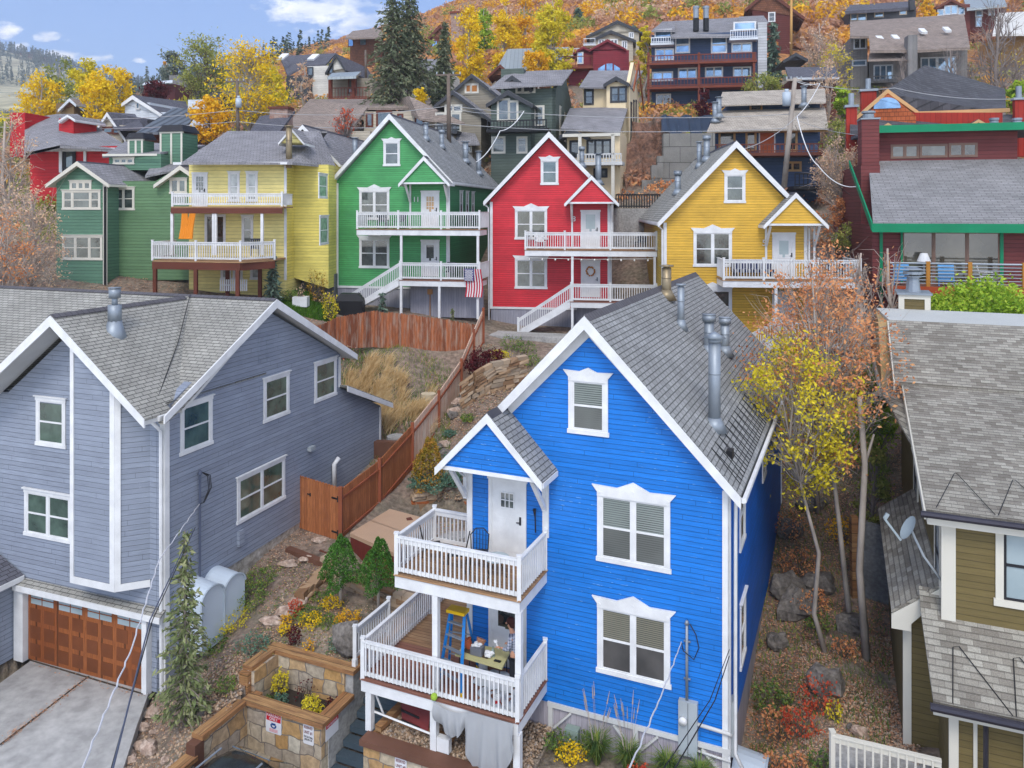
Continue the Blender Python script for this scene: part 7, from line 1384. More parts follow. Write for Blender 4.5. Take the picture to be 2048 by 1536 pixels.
t = thing('cushioned_bench', 'navy cushioned bench on the gold house upper deck', 'bench', YF(4.2, -.9, zby+3.45)); MB().box(YF, 3.2, 5.1, -1.1, -.5, zby+3.75, zby+3.9).build('seat', nav, t); MB().box(YF, 3.2, 5.1, -.5, -.38, zby+3.8, zby+4.35).build('backrest', nav, t)
for u in (3.3, 5.0): MB().box(YF, u-.05, u+.05, -1.05, -.5, zby+3.44, zby+3.75).build('leg', dkc, t)
# ================================================================= houses up the hill
def FH(name, label, px, y, yaw=6, cat='house'):
 F = Fr(px, y, yaw); g = onG(px, y); return F, thing(name, label, cat, (F.o.x, F.o.y, g.z))
def wl(par, F, x0, y0, x1, y1, m, d=6, w=0., name='wall', ex=2.5):
 a, b = F.uz(x0, y1, w), F.uz(x1, y0, w); return MB().box(F, a[0], b[0], w, w+d, a[1]-ex, b[1]).build(name, m, par)
def gb(par, F, ax, ay, ex_, ey, L_, rm, tm, w=0., rake=.3, wallm=None, ov=.35, two=None, name='roof', ww=None):
 """gable facing the viewer: apex (ax, ay), right eave tip (ex_, ey)"""
 a, e = F.uz(ax, ay, w-ov), F.uz(ex_, ey, w-ov); hw, dr = e[0]-a[0], a[1]-e[1]; hw2 = None
 if two: t = F.uz(two, ey, w-ov); hw2 = a[0]-t[0]
 gable(par, F, a[0], hw, w-ov, w+L_, a[1], dr, rm, tm, th=.1, rake=rake, sof=.12, name=name, cap=False, hw2=hw2)
 if wallm:
  k = dr/hw; x = hw-.3; x2 = (hw2 or hw)-.3; zt = a[1]-.2
  walls(par, F, [(a[0]-x2, zt-k*x2), (a[0]+x, zt-k*x), (a[0], zt)], w, w+(ww or L_-.3), wallm, 'gable_wall')
def wins(par, F, rects, w=0., **k):
 k.setdefault('sill', False); k.setdefault('cap', False); k.setdefault('trim', .12)
 for r in rects: Wn(par, F, *r, w=w, **k)
def rl(par, F, x0, x1, yt, yb, w, m, sp=.3, fl=True, d=1.6):
 a, b = F.uz(x0, yb, w), F.uz(x1, yt, w); h = b[1]-a[1]; q = MB()
 q.box(F, a[0], b[0], w, w+.06, b[1]-.1, b[1]); q.box(F, a[0], b[0], w, w+.06, a[1]+.08, a[1]+.16); n = int((b[0]-a[0])/sp)
 for i in range(n+1): u = a[0]+(b[0]-a[0])*i/n; q.box(F, u-.035, u+.035, w-.02, w+.0, a[1], b[1]-.02)
 q.build('railing', m, par)
 if fl: MB().box(F, a[0]-.1, b[0]+.1, w-.05, w+d, a[1]-.25, a[1]).build('deck', m, par)
beige = mat('beige_siding', c8(190, 180, 160), .7, kind='siding', exp=.25, lw=.12, seam=.4); greige = mat('greige_siding', c8(150, 142, 126), .7, kind='siding', exp=.22, lw=.12, seam=.4)
sage = mat('dark_sage_siding', c8(88, 100, 92), .7, kind='siding', exp=.22, lw=.14, seam=.5); creamw = mat('cream_stucco', c8(232, 212, 174), .8, dirt=.05); navy = mat('navy_siding', c8(62, 78, 106), .65, kind='siding', exp=.25, lw=.14, seam=.45)
gsid = mat('ash_grey_siding', c8(128, 126, 124), .7, kind='vert', exp=.4, lw=.06); pale = mat('off_white_siding', c8(214, 210, 200), .7, kind='siding', exp=.3, lw=.1, seam=.3); crim = mat('crimson_siding', c8(132, 40, 52), .6, kind='siding', exp=.25, lw=.12, seam=.4)
char = mat('charcoal_trim', c8(62, 64, 68), .6); redw = mat('bright_red_siding', c8(186, 32, 38), .6, kind='siding', exp=.22, lw=.12, seam=.4); whitew = mat('white_wall', c8(210, 216, 222), .7, kind='siding', exp=.25, lw=.08, seam=.3)
brsh = mat('brown_shingle_wall', c8(120, 78, 56), .8, kind='shingle', bw=.3, rh=.3, var=.2); blu2 = mat('dusty_blue_siding', c8(72, 92, 124), .7, kind='siding', exp=.25, lw=.12, seam=.4)
F, h = FH('greige_gabled_house', 'greige sided house with two stepped charcoal bargeboard gables', 870, 66, 12)
gb(h, F, 943, 147, 996, 190, 10, roofm, char, w=4, wallm=greige, two=893); wl(h, F, 900, 190, 992, 300, greige, 8, 4); gb(h, F, 905, 180, 984, 240, 8, roofm, char, wallm=greige, two=868); wl(h, F, 872, 222, 962, 330, greige, 6)
wins(h, F, [(932, 170, 941, 184), (943, 170, 955, 184)], w=4, rail=False, gl=mat('amber_blind', c8(170, 110, 50), .5), tm=cream); wins(h, F, [(892, 212, 905, 222), (907, 212, 922, 222)], rail=False, tm=cream)  # upper gable panes share one plain amber brown
wins(h, F, [(873, 228, 888, 260), (893, 228, 898, 262), (903, 228, 920, 262)], tm=cream, rail=False); Q(h, 'entry_roof', roofm, [(908, 288, 64), (960, 288, 64), (945, 256, 66), (918, 256, 66)]); wl(h, Fr(915, 65, 12), 915, 288, 945, 335, greige, 2); wins(h, Fr(915, 64.9, 12), [(913, 292, 926, 302), (928, 292, 941, 302)], tm=cream, rail=False)
rl(h, F, 868, 912, 250, 262, -1.5, char)
F, h = FH('sage_green_house', 'dark sage house with charcoal bargeboards, dormer and black balcony', 978, 62, 12)
Q(h, 'roof', roofm, [(978, 176, 60), (1124, 168, 61), (1146, 139, 66), (1056, 142, 66), (1010, 150, 64)]); gb(h, F, 1024, 150, 1063, 178, 6, roofm, char, wallm=sage, two=1000, w=.5); gb(h, F, 1016, 180, 1066, 208, 5, roofm, char, wallm=sage, w=-1, two=972)
wl(h, F, 982, 204, 1062, 350, sage, 3, -1); wl(h, F, 1010, 176, 1112, 340, sage, 9, .5); g2 = sub(F, 'right', F.uz(1112, 200, .5)[0], .5)
walls(h, g2, [(0, -1), (9, -1), (9, F.uz(1112, 178, .5)[1]), (4.5, F.uz(1112, 178, .5)[1]+2.2), (0, F.uz(1112, 178, .5)[1])], .01, .3, sage, 'side_wall')
wins(h, F, [(1034, 168, 1045, 184), (1046, 169, 1057, 184), (1059, 171, 1068, 183)], w=.5, tm=cream, rail=False); wins(h, F, [(997, 200, 1017, 240), (1019, 204, 1034, 240)], w=-1, tm=cream, rail=False); wins(h, F, [(1070, 214, 1086, 250)], w=.5, tm=cream)
rl(h, F, 975, 1093, 238, 258, -2.4, M['black_paint'], .25); wins(h, F, [(986, 276, 1008, 304), (1036, 276, 1052, 304)], w=-1, tm=cream)
for u0_, z0_ in ((1.8, 4.2), (4.5, 4.0)): window(h, g2, u0_, u0_+.6, z0_+1.8, z0_+4.0, glass, cream, trim=.1)
q = MB(); q.box(Fr(1002, 65, 12), 0, 1.9, 0, 1, 9, 11.6); q.build('chimney', sage, h)
F, h = FH('cream_stucco_house', 'tall cream stucco house with dark window frames and lower shingled wing', 1166, 67, 14)
Q(h, 'roof', roofm, [(1158, 174, 66), (1262, 176, 66), (1286, 141, 72), (1180, 141, 72)]); gb(h, F, 1232, 152, 1258, 166, 4, roofm, char, w=-.8, two=1207); wl(h, F, 1166, 174, 1256, 345, creamw, 8); wl(h, F, 1213, 163, 1258, 340, creamw, 3, -.8)
g2 = sub(F, 'right', F.uz(1259, 200, -.8)[0], -.8); zt_ = F.uz(1259, 170, -.8)[1]; walls(h, g2, [(0, -2), (9, -2), (9, zt_), (4, zt_+2.6), (0, zt_)], .01, .3, creamw, 'side_wall')
q = MB(); q.prism([g2(-.5, -.35, zt_-.2), g2(4, -.35, zt_+2.75), g2(9.5, -.35, zt_-.6), g2(9.5, -.35, zt_-1.0), g2(4, -.35, zt_+2.3), g2(-.5, -.35, zt_-.6)], F.U*.1); q.build('bargeboard', mat('rust_boards', c8(150, 84, 50), .7), h)
wins(h, F, [(1171, 180, 1185, 207)], tm=char, rail=True); wins(h, F, [(1223, 176, 1251, 202)], w=-.8, tm=char, cols=2)
for u_, z_ in ((1.0, 2.4), (3.4, 1.9), (5.6, 1.6), (1.2, -3.4), (3.6, -3.8), (5, -3.9)): window(h, g2, u_, u_+.7, zt_-z_-1.2, zt_-z_+1.0 if z_ > 0 else zt_-z_, glass, char, trim=.09) if z_ > 0 else window(h, g2, u_, u_+.7, zt_-10.0, zt_-7.6, glass, char, trim=.09)
Q(h, 'lower_roof', roofm, [(1122, 256, 58.6), (1240, 264, 58.6), (1256, 214, 65.8), (1140, 216, 65.8)]); F2 = Fr(1135, 60, 14); wl(h, F2, 1134, 262, 1240, 420, creamw, 5)
gb(h, F2, 1144, 258, 1176, 272, 1.6, roofm, char, w=-.9, two=1118, wallm=creamw); wins(h, F2, [(1176, 282, 1220, 312)], tm=char, cols=3, rail=False, gl=M['patio_glass']); wins(h, F2, [(1142, 284, 1158, 312)], tm=char, rail=False); rl(h, F2, 1155, 1242, 306, 324, -1.5, greytrim, .2)
for x in (1160, 1226): u, z = F2.uz(x, 268, -1.4); MB().box(F2, u-.12, u+.12, -1.5, -1.26, z-6.5, z).build('porch_post', cream, h)
MB().box(F2, F2.uz(1125, 270, -1.5)[0], F2.uz(1240, 270, -1.5)[0], -1.5, -1.2, F2.uz(1130, 274, -1.5)[1], F2.uz(1130, 268, -1.5)[1]).build('porch_beam', cream, h); wins(h, F2, [(1190, 340, 1212, 352)], tm=char, cols=2, rail=False)
F, h = FH('navy_terrace_house', 'navy three storey house with red brown balconies and twin black flues', 1305, 88, 10)
wl(h, F, 1303, 62, 1518, 225, navy, 8); Q(h, 'roof', roofm, [(1343, 74, 85.5), (1462, 72, 85.5), (1527, 32, 97), (1330, 43, 97)], .2); Q(h, 'side_roof', roofm, [(1303, 61, 87), (1350, 60, 87), (1350, 42, 96), (1325, 43, 96)], .2); Q(h, 'side_roof', roofm, [(1478, 46, 87), (1537, 44, 87), (1527, 31, 96), (1478, 33, 96)], .2)
for x0, x1, y0, y1 in ((1303, 1346, 73, 86), (1461, 1514, 58, 76)): rl(h, F, x0, x1, y0, y1, -1.3, whitew, .25); wins(h, F, [(x0+8, y0-12, x1-4, y0)], gl=glasss, rail=False, tm=white)
for x0, x1 in ((1352, 1378), (1424, 1452)): wins(h, F, [(x0, 74, x1, 88), (x0, 91, x1, 104)], gl=glasss, rail=False, tm=white)
wins(h, F, [(1312, 100, 1346, 118), (1465, 88, 1502, 102), (1306, 146, 1344, 160), (1358, 138, 1392, 156), (1412, 135, 1444, 152), (1468, 136, 1500, 152)], gl=glasss, cols=2, rail=False, tm=white); wins(h, F, [(1314, 190, 1340, 206)], gl=glass, cols=2, rail=False, tm=white)
for yt, yb, x1 in ((104, 126, 1512), (152, 174, 1505), (206, 222, 1470)): rl(h, F, 1295, x1, yt, yb, -2.2, rbrown, .35, d=2.2)
for x in (1297, 1398, 1508): u, z = F.uz(x, 105, -2.1); MB().box(F, u-.12, u+.12, -2.15, -1.95, z-9.5, z).build('post', rbrown, h)
wl(h, F, 1516, 44, 1534, 150, mat('grey_white_siding', c8(190, 192, 194), .7, kind='siding', exp=.3), 9, -.4, 'end_wall')
for x in (1392, 1412): p = P(x, 62, 88); q = MB(); q.cyl(p, .32, 1.4, 10); q.build('flue', black, h); q = MB(); q.cyl(p+Vector((0, 0, 1.4)), .3, 1.1, 10); q.cyl(p+Vector((0, 0, 2.5)), .36, .25, 10); q.build('flue_top', steel, h)
F, h = FH('dusty_blue_house', 'dusty blue house with tan shingle roofs and a deck behind the utility pole', 1430, 62, 8)
Q(h, 'roof', rooft, [(1436, 210, 64), (1652, 204, 64), (1650, 177, 69), (1445, 184, 69)]); wl(h, F, 1453, 208, 1640, 225, blu2, 4, 4.5); Q(h, 'lower_roof', rooft, [(1414, 262, 60), (1657, 256, 60), (1650, 215, 65), (1432, 222, 65)]); wl(h, F, 1420, 262, 1636, 420, blu2, 8)
wins(h, F, [(1502, 209, 1522, 220)], w=4.5, tm=tanb, rail=False); wins(h, F, [(1440, 262, 1468, 300), (1494, 262, 1510, 300), (1572, 262, 1592, 300)], tm=tanb, rail=False); door(h, F, F.uz(1520, 300)[0], F.uz(1548, 300)[0], F.uz(1520, 310)[1], F.uz(1520, 266)[1], m=mat('orange_door', c8(190, 90, 40), .5), lite=None)
rl(h, F, 1418, 1645, 286, 306, -2.2, brown, .3, d=2.2); wins(h, F, [(1440, 328, 1470, 342), (1570, 326, 1600, 340)], tm=tanb, rail=False, cols=2); MB().box(F, F.uz(1418, 262, -.4)[0], F.uz(1655, 262, -.4)[0], -.6, -.4, F.uz(1418, 267, -.4)[1], F.uz(1418, 261, -.4)[1]).build('fascia', tanb, h)
for x, y in ((1430, 232), (1608, 200), (1438, 222)): flue(h, P(x, y+10, 62), .2, 1.4, 'hat')
rl(h, F, 1590, 1650, 346, 372, -3, black, .3, d=3)
F, h = FH('ash_grey_house', 'ash grey house under a huge brown grey roof with white skylights', 1702, 95, 12)
Q(h, 'roof', roofn, [(1700, 72, 92), (1738, 72, 92), (1740, 101, 88), (1822, 101, 88), (1836, 100, 88), (1940, 94, 88), (1928, 28, 104), (1700, 43, 104)], .3); wl(h, F, 1701, 74, 1735, 170, gsid, 8); wl(h, F, 1738, 118, 1830, 170, gsid, 7, .5); wl(h, F, 1836, 100, 1935, 170, gsid, 7, .8); Q(h, 'lower_roof', roofn, [(1736, 121, 88), (1824, 119, 88), (1820, 101, 91), (1740, 102, 91)])
wins(h, F, [(1709, 78, 1731, 96)], cols=2, tm=whitew, rail=False); wins(h, F, [(1706, 122, 1731, 130)], gl=glasss, rail=False, tm=whitew); wins(h, F, [(1749, 132, 1784, 158)], w=.4, cols=3, gl=glasss, tm=whitew, rail=False); wins(h, F, [(1843, 117, 1872, 150), (1876, 116, 1910, 150)], w=.7, cols=2, gl=glasss, tm=whitew, rail=False)
for x, y in ((1760, 80), (1791, 78), (1846, 65), (1894, 62)): q = MB(); p = P(x, y, 94-(y-60)*.12); q.prism([p+Vector(v) for v in ((-.35, -.3, -.25), (.35, -.3, -.25), (.35, .5, .35), (-.35, .5, .35))], (0, -.1, .25)); q.build('skylight', white, h)
q = MB(); Fc = Fr(1816, 87.5, 12); a = Fc.uz(1816, 70); b = Fc.uz(1835, 70); q.box(Fc, 0, b[0], 0, 1.5, Fc.uz(1816, 160)[1], a[1]); q.build('chimney', gsid, h); rl(h, F, 1738, 1800, 150, 162, -1.2, gsid, .4)
MB().box(F, F.uz(1700, 74, -.3)[0], F.uz(1737, 74, -.3)[0], -.4, -.2, F.uz(1700, 77, -.3)[1], F.uz(1700, 72, -.3)[1]).build('fascia', whitew, h)
F, h = FH('crimson_house', 'crimson house with arched windows above the cream house', 1165, 98, 8)
wl(h, F, 1186, 100, 1258, 160, crim, 8); gb(h, F, 1215, 78, 1252, 97, 8, roofn, crim, wallm=crim, rake=.25, two=1180); gb(h, F, 1167, 92, 1188, 104, 5, roofn, crim, wallm=crim, rake=.25, w=1.5); wl(h, F, 1155, 100, 1187, 160, crim, 5, 1.5)
q = MB()
for i, (a0, a1) in enumerate(((1196, 1210), (1213, 1225), (1228, 1240))): u0, z0 = F.uz(a0, 145, -.05); u1, z1 = F.uz(a1, 135, -.05); q.poly([F(u0, -.05, z0), F(u1, -.05, z0), F(u1, -.05, z1+(.5 if i == 1 else -.1 if i == 2 else .4)), F(u0, -.05, z1+(.5 if i == 1 else .4 if i == 2 else -.1))])
q.build('arched_window', glasss, h, recalc=False); wins(h, F, [(1156, 106, 1165, 126)], w=1.4, gl=glasss, rail=False, tm=white)
rl(h, Fr(1118, 96, 8), 1118, 1184, 111, 134, 0, rbrown, 1.4, d=3); Fq = Fr(1138, 97, 8); wl(h, Fq, 1138, 136, 1180, 165, crim, 4, .5); rl(h, Fr(1128, 101, 8), 1128, 1160, 96, 110, 0, whitew, .4)
F, h = FH('pale_gable_house', 'pale grey gabled house rising behind the crimson house', 1175, 112, 8)
gb(h, F, 1235, 40, 1285, 62, 12, roofm, char, w=4, wallm=beige, two=1172, rake=.4); wl(h, F, 1180, 62, 1278, 110, beige, 8, 4); gb(h, F, 1222, 60, 1272, 80, 5, roofm, char, wallm=beige, two=1180, rake=.4); wl(h, F, 1186, 78, 1266, 120, beige, 4)
wins(h, F, [(1259, 66, 1266, 75)], w=4, tm=white, rail=False, cols=2); wins(h, F, [(1198, 80, 1208, 92), (1222, 80, 1234, 92), (1245, 83, 1253, 96)], tm=white, rail=False, cols=2); rl(h, F, 1168, 1190, 76, 88, -2, whitew, 1)
F, h = FH('metal_roofed_house', 'house with a broad pale standing seam metal roof', 1000, 98, 6)
Q(h, 'roof', metalroof, [(985, 150, 94), (1108, 150, 94), (1138, 94, 104), (1015, 98, 104)]); wl(h, F, 992, 150, 1100, 185, brsh, 6, -2)
gb(h, Fr(970, 92, 6), 1000, 128, 1022, 148, 4, roofn, brown, wallm=brsh, two=975)
F, h = FH('long_low_house', 'long low beige house with brown roof and red stone chimney', 575, 70, 5)
Q(h, 'roof', roofn, [(560, 262, 66), (700, 262, 66), (735, 214, 70), (835, 214, 70), (870, 238, 66), (860, 198, 78), (620, 198, 78)][:7], .25); wl(h, F, 728, 222, 852, 275, beige, 6, 0); wl(h, F, 570, 262, 740, 285, beige, 6, -3)
Q(h, 'right_roof', roofn, [(838, 236, 66), (930, 246, 64), (818, 192, 70), (790, 200, 76)], .2)
wins(h, F, [(734, 228, 744, 252), (755, 224, 782, 250), (797, 230, 804, 242), (832, 236, 846, 252)], tm=brown, rail=False); F2 = Fr(539, 64, 5); q = MB(); b = F2.uz(575, 218); q.box(F2, 0, b[0], 0, 1.2, F2.uz(539, 262)[1], F2.uz(539, 218)[1]); o = q.build('chimney', redstone, h); q = MB(); q.box(F2, -.1, b[0]+.1, -.1, 1.3, F2.uz(539, 218)[1], F2.uz(539, 213)[1]); q.build('cap', brown, o)
Q(h, 'left_roof', roofd, [(500, 262, 60), (560, 262, 60), (590, 222, 66), (520, 232, 66)], .2)
F, h = FH('skylight_house', 'off white house with charcoal roof and two white skylights', 560, 108, 12)
Q(h, 'roof', roofd, [(612, 130, 104), (652, 128, 104), (672, 106, 110), (560, 112, 112), (575, 150, 104)], .25); gb(h, F, 672, 107, 692, 140, 10, roofd, char, w=-3.5, wallm=pale, two=650, rake=.4); wl(h, F, 614, 130, 688, 165, pale, 6, -3); wl(h, F, 572, 150, 618, 190, char, 6, -4)
wins(h, F, [(616, 136, 625, 150)], w=-3.1, tm=char, rail=False); wins(h, F, [(659, 128, 665, 146)], w=-3.6, tm=char)
for x, y in ((563, 116), (624, 117)): q = MB(); p = P(x, y, 106); q.prism([p+Vector(v) for v in ((-.6, -.2, -.3), (.3, -.2, -.3), (.9, .5, .5), (.0, .5, .5))], (0, -.1, .2)); q.build('skylight', white, h)
F, h = FH('red_deck_house', 'house with reddish timber deck and pale metal porch roof', 655, 95, 6)
Q(h, 'porch_roof', metalroof, [(655, 154, 92), (712, 152, 92), (722, 143, 96), (664, 146, 96)], .3); wl(h, F, 660, 156, 745, 215, greige, 5, 1); rl(h, F, 658, 738, 174, 196, -1.5, rbrown, .35, d=2.4)
for x in (661, 707): u, z = F.uz(x, 155, -1.2); MB().box(F, u-.2, u+.2, -1.4, -1, z-3, z).build('post', rbrown, h)
wins(h, F, [(698, 160, 712, 185)], w=.95, tm=brown, rail=False)
F, h = FH('white_window_house', 'pale house with tall white framed windows seen through the spruces', 818, 84, 6)
wl(h, F, 800, 140, 900, 215, pale, 6); wins(h, F, [(829, 164, 848, 192), (850, 164, 866, 192)], tm=white); Q(h, 'roof', roofm, [(795, 142, 82), (905, 140, 82), (890, 118, 90), (815, 118, 90)])
F, h = FH('red_hip_roof_house', 'bright red house with grey hipped roof at the left', 60, 58, 4)
Q(h, 'roof', roofm, [(52, 306, 54), (120, 290, 54), (240, 300, 55), (248, 288, 58), (155, 228, 66), (113, 228, 66), (62, 236, 66)], .2); wl(h, F, 60, 292, 240, 365, redw, 8, -2); wins(h, F, [(131, 298, 146, 336)], w=-2.05, tm=black, rail=False, trim=.2); Q(h, 'left_roof', roofm, [(48, 306, 54), (120, 291, 54), (113, 229, 66), (50, 240, 66)], .2)
F2 = Fr(116, 59, 10); gb(h, F2, 135, 229, 150, 238, 3, roofm, white, wallm=redw, rake=.12, two=117); wl(h, F2, 118, 236, 147, 248, redw, 2.5); boards(h, F, [(F.uz(118, 300, -2.1)[0], F.uz(124, 300, -2.1)[0], F.uz(118, 345, -2.1)[1], F.uz(118, 297, -2.1)[1]), (F.uz(167, 300, -2.1)[0], F.uz(172, 300, -2.1)[0], F.uz(118, 345, -2.1)[1], F.uz(118, 297, -2.1)[1]), (F.uz(62, 300, -2.1)[0], F.uz(240, 300, -2.1)[0], F.uz(118, 303, -2.1)[1], F.uz(118, 296, -2.1)[1])], white, 'trim', -2.12, -2.0)
wl(h, Fr(20, 62, 4), 20, 225, 50, 250, redw, 3)
F, h = FH('white_gable_house', 'white house with dark asymmetric roof and small attic window', 250, 84, 16)
gb(h, F, 265, 190, 330, 232, 12, roofd, white, wallm=whitew, two=243, rake=.35); wl(h, F, 250, 205, 300, 275, whitew, 8, .1); Q(h, 'rear_roof', roofd, [(265, 190, 84), (335, 234, 84), (376, 218, 92), (372, 203, 96)], .2); wins(h, F, [(273, 206, 278, 217)], tm=greytrim, rail=False); MB().box(Fr(295, 76, 5), 0, 1.1, 0, 1, 5, Fr(295, 76, 5).uz(295, 240)[1]).build('chimney', dark, h); wl(h, Fr(298, 83, 16), 298, 224, 335, 260, whitew, 4)
F, h = FH('white_trimmed_cottage', 'small cottage with steep dark roof edged in white', 195, 72, 14)
gb(h, F, 214, 224, 251, 278, 8, roofd, white, two=192, rake=.3, wallm=beige); Q(h, 'front_roof', roofd, [(228, 258, 70), (290, 258, 71), (270, 228, 78), (216, 224, 78)], .15); wl(h, F, 200, 250, 245, 290, beige, 5, .1); wins(h, F, [(207, 256, 224, 265), (227, 256, 240, 266)], tm=brown, rail=False)
F, h = FH('ribbed_roof_house', 'house with striped grey metal roof below the white gable', 300, 68, 10)
Q(h, 'roof', mat('striped_metal', c8(112, 118, 122), .5, .3, kind='vert', exp=.7, lw=.4, seam=.8), [(272, 265, 64), (364, 264, 64), (400, 218, 74), (345, 216, 74)], .2); wl(h, F, 280, 264, 370, 300, brsh, 5, -2); F2 = Fr(376, 80, 6); wl(h, F2, 376, 199, 410, 214, whitew, 3); wl(h, Fr(420, 82, 6), 420, 184, 443, 194, char, 3, name='upper_wall')
F, h = FH('olive_brown_cottage', 'brown cottage with pale roof edge among yellow trees', 115, 88, 12)
gb(h, F, 139, 196, 152, 208, 8, roofn, whitew, two=116, wallm=brsh); wl(h, F, 112, 205, 148, 240, mat('khaki_wall', c8(120, 98, 66), .8), 6, .1); Q(h, 'rear_roof', metalroof, [(139, 196, 88), (168, 220, 88), (178, 214, 94), (150, 194, 94)], .2)
F, h = FH('maroon_long_house', 'low maroon roofed house behind the green willow', 285, 128, 6)
Q(h, 'roof', whitew, [(285, 168, 126), (345, 163, 126), (345, 160, 130), (290, 165, 130)], .2); wl(h, F, 288, 168, 350, 195, mat('wine_wall', c8(94, 48, 50), .8), 6); wl(h, Fr(338, 135, 6), 338, 150, 372, 165, gsid, 5)
F, h = FH('brown_log_house', 'brown timber house with deep gable at the top edge', 1495, 118, 14)
gb(h, F, 1535, -22, 1610, 34, 12, roofn, brown, wallm=brsh, two=1490, rake=.5); wl(h, F, 1505, 15, 1585, 110, mat('oxblood_wall', c8(96, 48, 42), .8, kind='siding', exp=.3), 9, .1); wins(h, F, [(1538, 26, 1549, 42)], tm=white)
F, h = FH('modern_dark_house', 'dark modern house with flat pale fascias at the top right', 1692, 128, 12)
wl(h, F, 1698, 14, 1832, 60, char, 8); Q(h, 'roof', roofd, [(1690, 22, 126), (1832, 14, 126), (1826, 2, 136), (1700, 10, 136)], .5); wins(h, F, [(1702, 28, 1714, 40), (1716, 28, 1732, 40), (1750, 26, 1766, 33), (1800, 22, 1812, 28)], gl=glasss, tm=beige, rail=False); wl(h, F, 1820, -6, 1830, 20, char, 1, -1, 'chimney', 0)
F, h = FH('red_brown_chalet', 'red brown chalet with many white framed windows at the top right', 1868, 122, 10)
gb(h, F, 1902, -4, 1932, 12, 6, metalroof, brown, wallm=mat('fox_wall', c8(112, 58, 50), .8, kind='siding', exp=.3), two=1872, rake=.4); wl(h, F, 1875, 8, 1940, 90, M['fox_wall'], 6, .1); wl(h, F, 1935, 16, 2012, 80, M['fox_wall'], 6, 1.5); Q(h, 'roof', metalroof, [(1934, 18, 120), (2014, 10, 120), (2004, -14, 132), (1925, -8, 132)], .3)
wins(h, F, [(1890, 13, 1901, 28), (1903, 12, 1914, 27), (1876, 20, 1887, 30), (1918, 16, 1928, 28)], gl=glasss, tm=whitew, rail=False); wins(h, F, [(1952, 22, 1964, 32), (1978, 20, 1988, 30), (1953, 36, 1962, 52)], w=1.4, gl=glasss, tm=whitew, rail=False)
F, h = FH('white_roofed_house', 'house with a bright pale roof at the right edge', 1990, 104, 12)
Q(h, 'roof', mat('pale_roof', c8(206, 204, 198), .8, dirt=.05), [(1985, 68, 100), (2120, 66, 100), (2110, 20, 112), (1995, 26, 112)], .3); wl(h, F, 1998, 68, 2110, 150, mat('ochre_wall', c8(168, 130, 76), .8, dirt=.15), 7)
F, h = FH('small_dark_house', 'low dark roofed house behind the bare pink tree', 1565, 76, 8)
Q(h, 'roof', roofd, [(1578, 158, 74), (1678, 157, 74), (1670, 134, 80), (1570, 134, 80)], .2); wl(h, F, 1580, 158, 1672, 185, brown, 5); boards(h, F, [(F.uz(1590, 157, -2)[0], F.uz(1678, 157, -2)[0], F.uz(1590, 160, -2)[1], F.uz(1590, 156, -2)[1])], whitew, 'fascia', -2.1, -2.0); F2 = Fr(1566, 82, 8); gb(h, F2, 1592, 105, 1616, 118, 6, roofd, char, wallm=roofd, two=1566)
F, h = FH('stone_lodge', 'stone and timber lodge high on the slope behind the spruces', 695, 150, 10)
wl(h, F, 700, 75, 760, 110, brsh, 8); Q(h, 'roof', roofn, [(690, 76, 146), (770, 74, 146), (760, 55, 156), (705, 62, 156)], .3); wins(h, F, [(697, 78, 706, 92), (720, 76, 732, 90)], gl=glasss, rail=False, tm=brown)
F, h = FH('dark_timber_lodge', 'dark timber lodge with tall stone chimney among the yellow aspens', 860, 150, 10)
gb(h, F, 880, 48, 910, 78, 10, roofn, brown, wallm=brsh, two=855, rake=.6); wl(h, F, 858, 70, 905, 110, brown, 8, .1); F2 = Fr(902, 148, 10); q = MB(); q.box(F2, 0, 2.2, 0, 2, 28, F2.uz(902, 27)[1]); q.build('chimney', redstone, h); q = MB(); q.box(F2, -.2, 2.4, -.2, 2.2, F2.uz(902, 27)[1], F2.uz(902, 23)[1]); q.build('chimney_cap', rbrown, h); wins(h, F, [(864, 82, 874, 94)], gl=glasss, rail=False, tm=brown)
F, h = FH('hillside_hotel', 'long reddish hotel on the far left hill', 0, 1450, 0, 'hotel')
for x0, x1, y0, y1 in ((0, 14, 107, 118), (14, 44, 105, 121), (42, 66, 107, 122), (64, 86, 113, 128), (8, 30, 117, 124)):
 wl(h, F, x0, y0, x1, y1, mat('hotel_wall', c8(150, 118, 112), .9, kind='shingle', bw=7, rh=3.4, var=.3, mo=.3), 20, x0*.2, ex=8); a, b = F.uz(x0-1, y0, x0*.2-2), F.uz(x1+1, y0, x0*.2-2); MB().box(F, a[0], b[0], x0*.2-3, x0*.2+22, a[1], a[1]+3).build('roof', M['striped_metal'], h)
F = Fr(1300, 60, 6); t = thing('concrete_retaining_wall', 'stepped concrete retaining wall below the navy house', 'retaining wall', onG(1340, 60))
pc = mat('panel_concrete', c8(132, 130, 124), .9, kind='shingle', bw=1.6, rh=1.2, var=.06, mo=.02, rl=.03, dirt=.2)
for x0, x1, y0 in ((1327, 1430, 266), (1315, 1327, 312), (1303, 1315, 330), (1284, 1303, 360), (1250, 1284, 384)): wl(t, F, x0, y0, x1, 440, pc, 1.5, (1327-x0)*-.02, 'wall_panel')
t = thing('black_sheeting', 'black plastic sheeting over the cut bank below the navy house', 'sheeting', P(1360, 250, 66)); sheetmesh(lambda s, v: P(1322+s*110, 266-v*34, 62+v*6)+Vector((0, -.3*math.sin(s*30)-.2*math.sin(s*53+v*4), .1*math.sin(s*17))), 40, 8).build('sheet', mat('black_plastic', c8(40, 52, 66), .35, dirt=.2), t, True, False)
